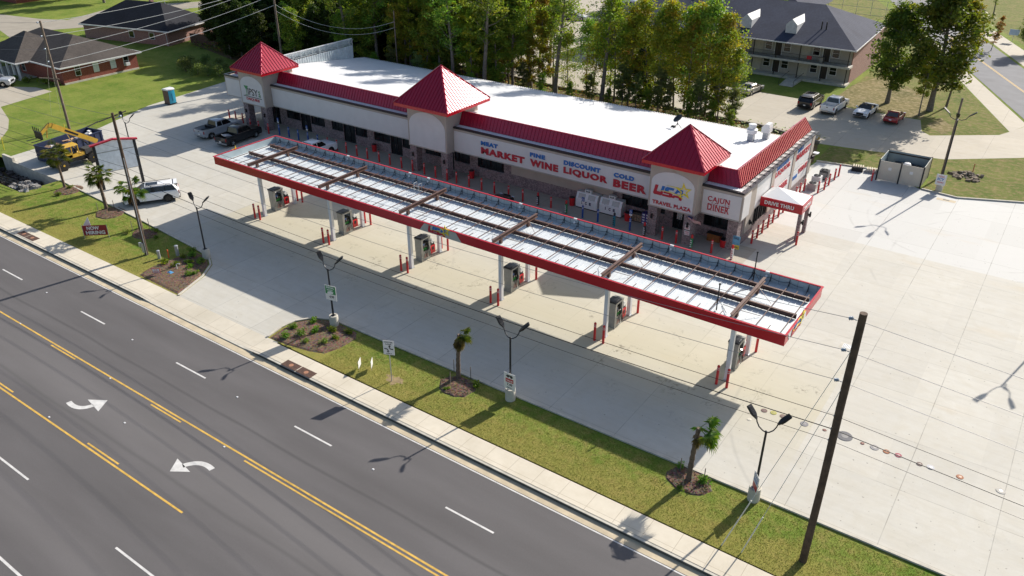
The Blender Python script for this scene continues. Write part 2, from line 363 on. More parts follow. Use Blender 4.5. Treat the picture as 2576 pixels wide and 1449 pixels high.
# ================================================================ setting: ground, roads
def sheet(name, polys, z, mat, kind='structure', th=.0):
    mb = MB()
    for p in polys:
        ar = sum(p[i][0] * p[(i + 1) % len(p)][1] - p[(i + 1) % len(p)][0] * p[i][1] for i in range(len(p)))
        q = p if ar > 0 else p[::-1]
        mb.a([(x, y, z) for x, y in q], [tuple(range(len(q)))])
    o = mb.build(name, mat, kind=kind)
    bm = bmesh.new(); bm.from_mesh(o.data); bmesh.ops.triangulate(bm, faces=[f for f in bm.faces if len(f.verts) > 4]); bm.to_mesh(o.data); bm.free()
    return o
sheet('ground', [[(-900, -700), (900, -700), (900, 1200), (-900, 1200)]], -2.2, GRASS)
sheet('lawn', [[(-420, -5.0), (400, -5.0), (400, 900), (-420, 900)], [(-420, -5.0), (-45, -5.0), (-45, -13), (-420, -13)],
               [(-45, -9.2), (-21.2, -9.2), (-21.2, -13), (-45, -13)]], -.012, GRASS)
sheet('verge', [[(-21.2, -5.0), (-21.2, -13), (400, -13), (400, -5.0)]], -.012, GRASSN)
# main road with markings
sheet('road', [[(-420, -60), (400, -60), (400, -15.44), (-420, -15.44)]], -.15, ASPH)
mk = MB()
def line(x0, x1, y, wd=.12, m=0, z=-.145): mk.a([(x0, y - wd / 2, z), (x1, y - wd / 2, z), (x1, y + wd / 2, z), (x0, y + wd / 2, z)], [(0, 1, 2, 3)], m)
line(-200, 200, -15.53, .09, 0)
for i in range(-9, 12):
    line(-5.35 + 12.24 * i, -2.05 + 12.24 * i, -18.74 - (.0), .12, 0); line(-5.6 + 12.24 * i + .3 , -2.2 + 12.24 * i + .3, -30.9, .12, 0)
line(-200, 200, -22.40, .12, 1)
for x0, x1 in ((-15, -11.8), (-2.7, .5), (9.7, 12.9), (22, 25.2)): line(x0, x1, -22.63, .11, 1)
line(31.4, 200, -22.66, .11, 1)
line(-200, 32.1, -27.38, .12, 1)
for x0, x1 in ((-13, -10), (-1, 2), (10.2, 13.3), (22.3, 25.6)): line(x0, x1, -27.14, .11, 1)
line(-200, 200, -34.72, .13, 0)
def arrow(cx, cy, rot):
    # curved two-way left turn arrow
    M = Matrix.Translation((cx, cy, -.144)) @ Matrix.Rotation(rot, 4, 'Z'); k = mk.M; mk.M = M
    pts = []; n = 10
    for i in range(n + 1):
        a = -pi * .53 + i / n * pi * .42; pts.append((cos(a), sin(a)))
    o_ = [(-1.05 + 1.75 * (c + .1), .95 + 1.25 * s) for c, s in pts]; in_ = [(-1.05 + 1.42 * (c + .1), .95 + .92 * s) for c, s in pts]
    for i in range(n): mk.a([(*o_[i], 0), (*o_[i + 1], 0), (*in_[i + 1], 0), (*in_[i], 0)], [(0, 1, 2, 3)], 0)
    mk.a([(.28, 1.02, 0), (1.02, .05, 0), (1.22, 1.42, 0)], [(0, 1, 2)], 0)
    mk.a([(.10, .62, 0), (.98, .12, 0), (.74, .86, 0)], [(0, 1, 2)], 0)
    mk.M = k
mk2 = mk
def poly_mark(pts, m=0):
    ar = sum(pts[i][0] * pts[(i + 1) % len(pts)][1] - pts[(i + 1) % len(pts)][0] * pts[i][1] for i in range(len(pts)))
    if ar < 0: pts = pts[::-1]
    mk.a([(x, y, -.144) for x, y in pts], [tuple(range(len(pts)))], m)
def curve_arrow(P0, P1, P2, hw, head):
    # quadratic shaft from P0 to P2 by way of P1, half width hw, then a triangular head
    n = 10; L = []; R = []
    for i in range(n + 1):
        t = i / n; x = (1 - t) ** 2 * P0[0] + 2 * t * (1 - t) * P1[0] + t * t * P2[0]; y = (1 - t) ** 2 * P0[1] + 2 * t * (1 - t) * P1[1] + t * t * P2[1]
        dx = 2 * (1 - t) * (P1[0] - P0[0]) + 2 * t * (P2[0] - P1[0]); dy = 2 * (1 - t) * (P1[1] - P0[1]) + 2 * t * (P2[1] - P1[1]); l = math.hypot(dx, dy)
        L.append((x - dy / l * hw, y + dx / l * hw)); R.append((x + dy / l * hw, y - dx / l * hw))
    for i in range(n): poly_mark([L[i], L[i + 1], R[i + 1], R[i]])
    poly_mark(head)
curve_arrow((17.35, -25.58), (18.72, -25.85), (19.02, -24.85), .17, [(18.13, -24.72), (19.27, -24.01), (19.88, -25.02)])
curve_arrow((30.50, -24.25), (29.30, -24.0), (28.82, -25.05), .17, [(29.62, -25.12), (28.62, -25.78), (28.02, -24.84)])
mk.build('road_marking', [WHT, YEL], kind='structure')
for i, (x, y) in enumerate([(1.75, -18.71), (4.85, -22.4), (13.9, -18.8), (17.11, -22.51), (17.88, -27.16), (25.95, -18.86), (22.35, -24.71), (38.2, -18.8), (29.4, -22.55)]):
    b = MB(); b.prism([(-.07, -.05), (.07, -.05), (.07, .05), (-.07, .05)], -.15, -.13); b.box(-.045, .045, -.03, .03, -.13, -.12)
    tag(b.build('road_stud', WHITEP, loc=(x, y, 0)), ['white raised stud on the near side of the lane left of the driveway', 'white stud beside the upper yellow line near the left edge', 'white stud in the lane below the second white dash', 'white stud beside the yellow line above the first arrow', 'white stud beside the lower yellow line left of the arrows', 'white stud in the lane below the storm grates', 'small stud in the turning lane between the arrows', 'white stud in the lane under the palm shadow', 'white stud where the double yellow line begins'][i], 'road stud')
# kerb, gutter, pavement
sheet('gutter', [[(-420, -15.44), (400, -15.44), (400, -14.85), (-420, -14.85)]], -.146, GUTTER)
k = MB()
for x0, x1 in ((-420, 8.6), (23.2, 400)): k.box(x0, x1, -14.84, -14.66, -.3, .012)
k.prism([(8.6, -14.86), (23.2, -14.86), (23.2, -14.66), (8.6, -14.66)], -.3, -.10)
k.a([(8.6, -14.84, .012), (10.2, -14.84, -.10), (10.2, -14.66, -.10), (8.6, -14.66, .012)], [(0, 1, 2, 3)]); k.a([(21.6, -14.84, -.10), (23.2, -14.84, .012), (23.2, -14.66, .012), (21.6, -14.66, -.10)], [(0, 1, 2, 3)])
k.build('kerb', CURB, kind='structure')
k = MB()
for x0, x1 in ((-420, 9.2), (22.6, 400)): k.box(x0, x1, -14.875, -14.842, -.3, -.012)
k.build('kerb_face', pm('kerb_painted_shade', (.10, .095, .08), .9, var=.4, scale=1.5), kind='structure')  # dark strip paints in the shadow line on the kerb's road-facing side
s = NT('pavement_slabs'); P = s.co(True); X, Y, Z = s.xyz(P)
cc = s.ramp(s.noise(.3, 5, P), [(.3, (.54, .49, .39)), (.7, (.66, .60, .49))]); cc = s.mix(s.ramp(s.noise(1.5, 6, P, rough=.7), [(.45, 0.0), (.8, .35)]), cc, (.47, .40, .28))
jx = s.math('LESS_THAN', s.math('FRACT', s.math('MULTIPLY', s.math('ADD', X, 300), 1 / 1.75)), .016)
jy = s.math('LESS_THAN', s.math('ABSOLUTE', s.math('SUBTRACT', Y, -14.35)), .014)
cc = s.mix(s.math('MULTIPLY', s.math('MAXIMUM', jx, jy), .6), cc, (.26, .21, .14)); s.bump(s.noise(30, 4, P), .15, .004); PAVE = s.done(cc, .85)
k = MB(); k.a([(-420, -14.66, .03), (8.6, -14.66, .03), (8.6, -13.0, .03), (-420, -13.0, .03)], [(0, 1, 2, 3)])
k.a([(8.6, -14.66, .03), (10.2, -14.66, -.10), (10.2, -13.0, .005), (8.6, -13.0, .03)], [(0, 1, 2, 3)])
k.a([(10.2, -14.66, -.10), (21.6, -14.66, -.10), (21.6, -13.0, .005), (10.2, -13.0, .005)], [(0, 1, 2, 3)])
k.a([(21.6, -14.66, -.10), (23.2, -14.66, .03), (23.2, -13.0, .03), (21.6, -13.0, .005)], [(0, 1, 2, 3)])
k.a([(23.2, -14.66, .03), (400, -14.66, .03), (400, -12.85, .03), (23.2, -13.15, .03)], [(0, 1, 2, 3)])
k.build('pavement', PAVE, kind='structure')
# forecourt / parking lot
LOT = [(-33.1, -4.75), (-21.2, -4.9), (-4.3, -6.0), (4.2, -6.7), (7.4, -7.1), (8.9, -8.0), (10.1, -9.7), (11.3, -13.0), (21.9, -13.0), (21.7, -11.5), (21.84, -10.2), (22.6, -9.1), (23.7, -8.5), (24.8, -8.35), (40.2, -8.25), (56.6, -8.1), (140, -7.7),
       (140, 90), (80, 58), (69, 50.5), (64.4, 47.7), (58.7, 45.2), (55.2, 45.7), (50.15, 48.9), (47.8, 48.5), (43.7, 47.8), (43.2, 43.0), (-40, 43.0), (-40.2, 31.2), (-39, 22), (-38.4, 17), (-34.3, 6.7)]
sheet('forecourt', [LOT], 0.0, CONC)
k = MB()
def kerb_line(pts, wd=.15, h=.12):
    for a, b in zip(pts[:-1], pts[1:]): k.bar((*a, h / 2), (*b, h / 2), wd, h)
    for p in pts: k.cyl((*p, 0), (*p, h - .002), wd / 2, n=8)
kerb_line([(-20.9, -5.0), (-4.3, -6.1), (4.2, -6.8), (7.3, -7.2), (8.8, -8.1), (10.0, -9.8), (11.15, -12.9)], .16, .08)
kerb_line([(21.95, -12.9), (21.75, -11.5), (21.9, -10.25), (22.65, -9.2), (23.75, -8.6), (24.8, -8.45), (40.2, -8.35), (56.6, -8.2), (140, -7.8)], .16, .10)
kerb_line([(43.7, 47.9), (47.8, 48.6), (50.15, 49.0)], .18, .14); kerb_line([(55.3, 45.75), (58.7, 45.3), (64.4, 47.8), (69, 50.6), (80, 58.1), (140, 90)], .18, .14)
k.build('kerb_edge', CURB, kind='structure')
# raised walk in front of the shop
sheet('shop_walk', [[(-24.5, 18.6), (46.2, 18.6), (46.2, 22.0), (-24.5, 22.0)]], .012, CONCG)
# car park and streets beyond
sheet('rear_car_park', [[(-70, 58.5), (-6, 58.2), (7, 57.2), (34, 56.6), (42, 54.3), (48, 55.2), (55.5, 57.1), (62.8, 62.9), (84, 78), (72, 104), (60.2, 72.7), (59.3, 70.5), (52.3, 65.3), (51.1, 66.6), (50, 71.4), (44.3, 71.6), (29.2, 72.3), (8, 73.0), (-2, 84), (-8, 130), (-70, 130)]], -.004, CONCG)
sheet('side_street', [[(100.5, -13), (61.3, 79.0), (48.3, 109.2), (36, 138), (20, 176), (-5, 230), (4, 236), (32, 172), (46, 137.6), (58.3, 108.5), (72, 78), (112, -13)]], 0.004, ASPH2)
kk = MB()
for off in (-.12, .12):
    for a, b in (((105, -2), (59.4, 94.5)), ((59.4, 94.5), (48.7, 117.3)), ((48.7, 117.3), (28, 166))): kk.bar((a[0] + off, a[1], .012), (b[0] + off, b[1], .012), .1, .006)
kk.build('side_street_marking', YEL, kind='structure')
sheet('side_street_pavement', [[(60.2, 72.6), (61.7, 76.9), (48.3, 108.6), (35.8, 137.6), (33, 136.5), (45.5, 107), (49.7, 98.5)], [(72.5, 78), (58.7, 108.9), (46.4, 138.4), (49.5, 140), (62, 111), (76, 79.5)]], .002, CONCG)
sheet('clinic_parking', [[(-56.3, 13.1), (-60.4, 12.9), (-66, 9.7), (-100, -10), (-70, -13), (-46, -13), (-40, -8), (-38.8, -4), (-40.1, -2.1), (-43.6, .6), (-47.7, 2.7), (-54.4, 4.9)]], -.004, CONCG)
sheet('back_street', [[(-90, 28), (-98, 27.8), (-106.2, 30), (-125, 30), (-125, 38), (-112, 40.4), (-106, 43), (-112, 58), (-106, 66), (-95, 84), (-88, 82), (-100, 60), (-96, 41.5), (-99, 36), (-90, 34)]], -.006, STREETC)
# leaf litter along the wood edge
sheet('leaf_litter', [[(-66, 44), (-48, 40), (43.0, 43.2), (43.4, 47.5), (42, 54.0), (34, 56.3), (7, 57.0), (-6, 58.0), (-66, 58.2)]], -.008, DIRT)
WORN = m_grass('grass_patchy', (.085, .13, .022), (.16, .18, .045), (.30, .21, .11), .95)
sheet('patchy_lawn', [[(43.5, 48.0), (47.8, 48.7), (50.15, 49.1), (50.3, 50.2), (55.3, 50.2), (55.3, 45.8), (58.7, 45.35), (64.4, 47.8), (69, 50.7), (80, 58.2), (84, 77.9), (62.8, 62.8), (55.5, 57.0), (48, 55.1), (43.4, 54.0)], [(52.3, 65.4), (59.3, 70.6), (60.1, 72.7), (49.5, 98.2), (45.3, 106.9), (33, 136), (27, 134), (38.2, 104), (38.2, 84), (50.1, 71.5), (51.2, 66.7)], [(78, 80.5), (63.5, 112), (50, 142), (36, 176), (60, 320), (320, 320), (320, 40), (108, 10)], [(20, 135), (26, 137), (33, 141), (17, 174), (-8, 226), (-70, 226), (-70, 131), (-7, 131)]], -.009, WORN)
sheet('worn_lawn', [[(37.8, 72.3), (50.2, 71.8), (49, 84), (40, 92), (38, 84)], [(51.0, 69.5), (53.5, 66.6), (54.5, 70), (52.0, 74)]], -.006, m_grass('grass_worn', (.10, .10, .03), (.20, .17, .07), (.42, .33, .20), .9))
# ================================================================ shop building
B = thing('shop_building', 'long white-fronted convenience store with white metal roof and three red pyramid roofs', 'shop', (10, 31, 0))
def bp(mb, name, mats, parent=B, smooth=False):
    if parent is B: mb.org = Vector((10, 31, 0))
    return mb.build(name, mats, parent, smooth)
def nb(): m = MB(); m.org = Vector((10, 31, 0)); return m
YW = 21.9
# front wall openings: (x0,x1,kind)
OPS = [(-20.2, -18.75, 'w'), (-18.4, -16.85, 'd'), (-15.55, -13.05, 'w'), (-13.0, -11.15, 'd'), (-11.1, -8.65, 'w'), (-7.45, -5.5, 'w'), (-5.45, -3.5, 'd'), (-3.45, -1.5, 'w'),
       (-.4, 2.15, 'w'), (2.2, 4.0, 'd'), (4.05, 6.9, 'w'), (7.5, 9.9, 'w'), (10.2, 11.65, 'd'), (11.7, 13.85, 'w'), (14.9, 18.4, 'w'), (32.5, 36.2, 'w'), (36.5, 37.1, 'w'), (37.95, 39.3, 'd'), (40.95, 44.1, 'w')]
SILL = 1.12
m = nb(); x = -20.6; segs = []
for x0, x1, kd in OPS:
    m.box(x, x0, YW, YW + .3, 0, 3.0)
    if kd == 'w': m.box(x0, x1, YW, YW + .3, 0, SILL); m.box(x0 - .0, x1 + .0, YW - .03, YW - .002, SILL - .08, SILL)
    x = x1
m.box(x, 44.6, YW, YW + .3, 0, 3.0)
m.box(-20.598, 44.598, YW + .002, YW + .298, 2.96, 3.10)
# side wall lower brick (sun-lit flank)
bp(m, 'brick_wall', BRK)
m = nb(); m.box(44.3, 44.62, YW + .302, 40.7, 0, .95); bp(m, 'flank_brick', BRK)
m = nb(); m.box(43.75, 44.68, 20.55, 21.45, 0, 2.92); bp(m, 'corner_pillar', BRK)
m = nb(); m.box(19.4, 31.55, YW - .05, YW - .005, 1.28, 2.93); bp(m, 'beige_wall_panel', BEIGE)
# other walls
m = nb()
m.box(44.30, 44.60, YW + .31, 24.6, .951, 5.45); m.box(44.3, 44.6, 24.6, 28.3, 2.55, 5.45); m.box(44.3, 44.6, 28.3, 40.7, .951, 5.45)
m.box(44.3, 44.6, 40.7, 41.0, 0, 5.45)
for ya, yb in ((22.31, 24.2), (28.2, 29.1), (34.3, 35.1), (40.1, 41.0)): m.box(44.602, 44.72, ya, yb, 1.0, 5.42)
m.box(-20.6, 44.3, 40.7, 41.0, 0, 4.4); m.box(-20.6, -20.3, 22.21, 40.7, 0, 4.5)
m.box(-20.3, 43.2, 22.25, 22.5, 3.0, 6.2)
bp(m, 'side_wall', BEIGE)
# windows & doors
for x0, x1, kd in OPS:
    if kd == 'w':
        g = nb(); g.box(x0 + .04, x1 - .04, YW + .12, YW + .14, SILL + .04, 2.95); w_ = bp(g, 'window', GLASS)
        f = MB(); f.org = Vector((10, 31, 0)); n = max(1, round((x1 - x0) / 1.15))
        f.box(x0, x1, YW + .07, YW + .119, SILL + .001, SILL + .06)
        for i in range(n + 1):
            xx = x0 + .03 + (x1 - x0 - .06) * i / n; f.box(xx - .03, xx + .03, YW + .07, YW + .119, SILL + .06, 2.95)
        f.build('frame', DARKT, w_)
    else:
        g = nb(); g.box(x0 + .04, x1 - .04, YW + .12, YW + .14, .03, 2.95); w_ = bp(g, 'door', GLASS)
        f = MB(); f.org = Vector((10, 31, 0))
        xm = (x0 + x1) / 2
        for a, b_, c, d in ((x0, x0 + .07, .0, 2.95), (x1 - .07, x1, .0, 2.95), (xm - .05, xm + .05, .0, 2.15), (x0, x1, 2.15, 2.25), (x0, x1, .0, .14)):
            f.box(a + .001, b_ - .001, YW + .06, YW + .118, c + .001, d)
        f.build('frame', DARKT, w_)
        h = MB(); h.org = Vector((10, 31, 0)); h.tube([(xm - .12, YW + .0, .8), (xm - .12, YW + .0, 1.3)], .015); h.tube([(xm + .12, YW + .0, .8), (xm + .12, YW + .0, 1.3)], .015); h.build('handle', CHROME, w_)
# poster on entrance door
g = nb(); g.box(38.35, 38.85, YW + .035, YW + .05, 1.0, 1.7, 0)
for i in range(5): g.box(38.4, 38.8 - .07 * (i % 2), YW + .03, YW + .0345, 1.08 + .12 * i, 1.12 + .12 * i, 1)
bp(g, 'door_notice', [SIGNW, BKSIGN])
# side windows, on the drive-through flank
for ya, yb in ((24.75, 25.9), (26.0, 27.1), (27.2, 28.3)):
    g = nb(); g.box(44.45, 44.47, ya, yb, .95, 2.5); w_ = bp(g, 'window', GLASS)
    f = MB(); f.org = Vector((10, 31, 0))
    for q in (ya, (ya + yb) / 2 - .03, yb - .06): f.box(44.471, 44.60, q, q + .06, .95, 2.5)
    f.box(44.471, 44.59, ya + .06, yb - .06, .95, 1.0); f.build('frame', DARKT, w_)
# fascia (front overhang band) : white panels in beige frame, dark coping
XL, XR = -24.9, 44.9
TW = [(-18.17, 2.27, 'A'), (10.33, 2.69, 'B'), (38.82, 2.27, 'A')]
secs = [(XL, -20.44), (-15.90, 7.64), (13.02, 36.55), (41.09, XR)]
m = nb()
for a, b_ in secs:
    m.box(a, b_, 20.30, 20.75, 2.93, 5.48, 0)
    m.box(a + .001, b_ - .001, 20.752, YW - .06 if a > -21 else 23.5, 2.94, 3.06, 0)      # soffit
m.box(XR - .45, XR, 20.752, 22.30, 2.93, 5.48, 0); m.box(XL, XL + .45, 20.752, 40.9, 2.93, 5.48, 0)
fas = bp(m, 'fascia', BEIGE)
def sub(mb, name, mats, par, smooth=False): mb.org = Vector((10, 31, 0)); return mb.build(name, mats, par, smooth)
for a, b_ in secs:
    g = nb(); g.box(a + (.16 if a < -20 or a > 41 else .05), b_ - (.14 if b_ > 44 else .05), 20.262, 20.299, 3.04, 5.22); sub(g, 'white_panel', STUC, fas)
g = nb(); g.box(XR + .001, XR + .035, 20.42, 22.15, 3.04, 5.22); sub(g, 'white_panel', STUC, fas)
g = nb()
for a, b_ in secs:
    g.box(a - (.05 if a < -24 else 0), b_ + (.05 if b_ > 44 else 0), 20.22, 20.50, 5.482, 5.66)
g.box(44.60, XR + .05, 20.502, 41.1, 5.482, 5.60); g.box(XL - .05, XL + .2, 20.502, 41.0, 5.482, 5.66)
sub(g, 'coping', DARKT, fas)
g = nb()    # thin trim line at the lower edge of the band
for a, b_ in secs: g.box(a + .002, b_ - .002, 20.25, 20.298, 2.932, 2.975)
sub(g, 'trim', GREYP, fas)
# big lettering on the fascia
for wd, x0, x1, z0, z1, mt in (('MEAT', 16.7, 18.83, 4.40, 4.83, 1), ('MARKET', 16.7, 22.17, 3.47, 4.17, 0), ('FINE', 22.83, 24.6, 4.42, 4.84, 1), ('WINE', 22.85, 26.16, 3.45, 4.17, 0),
                               ('DISCOUNT', 26.8, 30.88, 4.40, 4.86, 1), ('LIQUOR', 26.8, 31.68, 3.44, 4.20, 0), ('COLD', 32.33, 34.46, 4.38, 4.82, 1), ('BEER', 32.33, 35.78, 3.41, 4.17, 0)):
    g = nb(); text(g, wd, x1 - x0, z1 - z0, FRONT(x0, 20.26, z0), 0, .048, .08, spacing=1.16); sub(g, 'lettering', [BRSIGN, BLSIGN][mt], fas)
for wd, x0, x1, z0, z1 in (('CAJUN', 41.75, 43.76, 4.12, 4.72), ('DINER', 41.80, 43.77, 3.42, 4.02)):
    g = nb(); text(g, wd, x1 - x0, z1 - z0, FRONT(x0, 20.26, z0), 0, .008, .05, spacing=1.14)
    n = 5; cw = (x1 - x0) / 5   # slab serifs
    for i in range(n):
        for zz in (z0 + .02, z1 - .02):
            if wd[i] in 'C': continue
            if wd[i] in 'AN' or wd[i] in 'IR' or wd[i] in 'UD':
                for q in ((.12, .88) if wd[i] != 'I' else (.5,)):
                    if wd[i] == 'A' and zz > z1 - .1: continue
                    if wd[i] == 'U' and zz < z0 + .1: continue
                    xx = x0 + cw * (i + q); g.box(xx - .065, xx + .065, 20.205, 20.255, zz - .018, zz + .018)
    sub(g, 'lettering', BRSIGN, fas)
# flank panels with lettering (sun side)
for ya, yb, zz in ((24.25, 28.15, 2.75), (29.15, 34.25, 2.95), (35.15, 40.05, 2.95)):
    g = nb(); g.box(44.602, 44.66, ya, yb, zz, 5.30); p_ = bp(g, 'flank_panel', SIGNW)
g = nb(); g.box(44.602, 44.66, 29.15, 34.25, 1.15, 2.85); g.box(44.602, 44.66, 35.15, 40.05, 1.15, 2.85); p_ = bp(g, 'flank_panel', SIGNW)
for wd, y0, y1, z0, z1, mt in (('DISCOUNT', 29.5, 32.9, 4.72, 5.15, 1), ('LIQUOR', 29.3, 33.6, 4.0, 4.62, 0), ('MEAT', 35.6, 37.4, 4.75, 5.15, 1), ('MARKET', 35.4, 39.8, 3.95, 4.62, 0),
                               ('BEER', 31.0, 33.6, 2.15, 2.75, 0), ('FINE', 35.3, 36.7, 1.9, 2.3, 1), ('WINE', 36.9, 39.8, 2.1, 2.7, 0)):
    g = nb(); text(g, wd, y1 - y0, z1 - z0, RIGHT(44.66, y0, z0), 0, .045, .04, spacing=1.16); bp(g, 'lettering', [BRSIGN, BLSIGN][mt])
# mansard (ribbed red)
def ribbed(mb, a, b, c, d, step=.42, w=.05, h=.045, m=0, rm=None):
    """quad a,b (eave) d,c (top); ribs run from eave to top"""
    a, b, c, d = map(Vector, (a, b, c, d)); nrm = (b - a).cross(d - a).normalized()
    th = .05
    mb.a([a, b, c, d, a - nrm * th, b - nrm * th, c - nrm * th, d - nrm * th], [(0, 1, 2, 3), (7, 6, 5, 4), (0, 4, 5, 1), (1, 5, 6, 2), (2, 6, 7, 3), (3, 7, 4, 0)], m)
    n = max(1, int((b - a).length / step))
    for i in range(n + 1):
        t = i / n; mb.bar(a.lerp(b, t) + nrm * h / 2, d.lerp(c, t) + nrm * h / 2, w, h, nrm, m if rm is None else rm)
g = nb(); ZB, ZT = 5.62, 6.92
ledge = nb()
for a, b_ in ((-24.0, -20.5), (-15.85, 7.6), (13.07, 36.5), (41.14, 44.15)):
    a2 = a; b2 = b_
    if b_ > 44: b2 = 43.45
    if a < -23: a2 = -23.3
    ribbed(g, (a, 21.28, ZB), (b_, 21.28, ZB), (b2, 21.88, ZT), (a2, 21.88, ZT))
    ledge.box(a, b_ if b_ < 44 else 44.5, 20.51, 21.30, 5.50, 5.60)
    xx = a + .2
    while xx < (b_ if b_ < 44 else 44.5): ledge.box(xx, xx + .05, 20.53, 21.25, 5.60, 5.63); xx += .3
ribbed(g, (44.15, 21.28, ZB), (44.2, 41.05, ZB), (43.45, 40.6, ZT), (43.45, 21.88, ZT))
for p, q in (((44.15, 21.28, ZB + .03), (43.45, 21.88, ZT + .03)), ((-24.0, 21.88, ZT + .03), (-15.85, 21.88, ZT + .03))): g.bar(p, q, .14, .05)
for a, b_ in ((-15.85, 7.6), (13.07, 36.5), (41.14, 43.45)): g.bar((a, 21.88, ZT + .03), (b_, 21.88, ZT + .03), .14, .06)
g.bar((43.45, 21.88, ZT + .03), (43.45, 40.6, ZT + .03), .14, .06)
man = bp(g, 'mansard_roof', REDR)
bp(ledge, 'front_ledge', WROOF)
# plain grey back of the flank mansard ledge with brackets
g = nb(); g.box(44.21, 44.59, 21.3, 41.05, 5.483, 5.56); 
for i in range(17): yy = 22.2 + i * 1.13; g.bar((44.25, yy, 5.62), (44.86, yy, 5.62), .05, .05, m=1)
bp(g, 'flank_ledge', [GREYP, BLACKM])
g = nb()
for a, b_ in ((-15.8, 7.55), (13.1, 36.45), (41.2, 43.4)): g.quad((b_, 21.95, ZT), (a, 21.95, ZT), (a, 22.0, 6.3), (b_, 22.0, 6.3))
bp(g, 'mansard_back', GALV)
# left mansard seen from behind: leaning metal screen on struts
g = nb(); 
g.a([(-21.0, 22.2, 7.2), (-21.0, 39.5, 7.25), (-21.35, 39.5, 6.45), (-21.35, 22.2, 6.4)], [(0, 1, 2, 3)]); g.a([(-21.06, 22.2, 7.2), (-21.06, 39.5, 7.25), (-21.41, 39.5, 6.45), (-21.41, 22.2, 6.4)], [(3, 2, 1, 0)])
g.bar((-21.0, 22.2, 7.24), (-21.0, 39.5, 7.29), .14, .08, m=1)
g.bar((-21.15, 22.2, 6.4), (-21.15, 39.5, 6.42), .08, .08, m=0)
yy = 22.8
while yy < 39.6:
    g.bar((-20.95, yy, 7.2), (-20.95, yy, 6.4), .05, .05); g.bar((-20.95, yy, 6.42), (-20.95, yy + .9, 7.18), .03, .03); yy += 1.15
for yy in (26.5, 29.9, 33.3, 36.7, 39.45): g.bar((-20.9, yy, 7.2), (-20.9, yy, 4.7), .07, .07)
g.bar((-20.9, 39.45, 4.9), (-20.9, 38.5, 6.3), .05, .05)
bp(g, 'leaning_screen', [GALVL, WROOF])
g = nb(); z0 = 6.62 - .118 * 0
g.a([(-20.75, 22.2, 6.3), (-20.75, 39.3, 6.42), (-20.75, 39.3, 4.45), (-20.75, 22.2, 6.25)], [(3, 2, 1, 0)])
yy = 22.4
while yy < 39.2:
    zb = 6.65 - .118 * (yy - 22) - .05
    if zb < 6.3: g.box(-20.75, -20.70, yy, yy + .10, zb, 6.4)
    yy += .42
bp(g, 'corrugated_parapet', GALVL)
# flat-slope white roof with standing ribs
g = nb()
def rz(y): return 6.62 - .118 * (y - 22)
g.a([(-20.7, 21.9, rz(21.9)), (43.42, 21.9, rz(21.9)), (43.42, 41.3, rz(41.3)), (-20.7, 41.3, rz(41.3))], [(0, 1, 2, 3)])
g.a([(-20.7, 41.3, rz(41.3) - .12), (43.42, 41.3, rz(41.3) - .12), (43.42, 21.9, rz(21.9) - .12), (-20.7, 21.9, rz(21.9) - .12)], [(0, 1, 2, 3)])
g.a([(-20.7, 41.3, rz(41.3) - .12), (-20.7, 41.3, rz(41.3)), (43.42, 41.3, rz(41.3)), (43.42, 41.3, rz(41.3) - .12)], [(0, 1, 2, 3)])
xx = -20.5
while xx < 43.3:
    g.bar((xx, 22, rz(22) + .015), (xx, 41.35, rz(41.35) + .015), .07, .035); xx += .305
bp(g, 'metal_roof', WROOF)
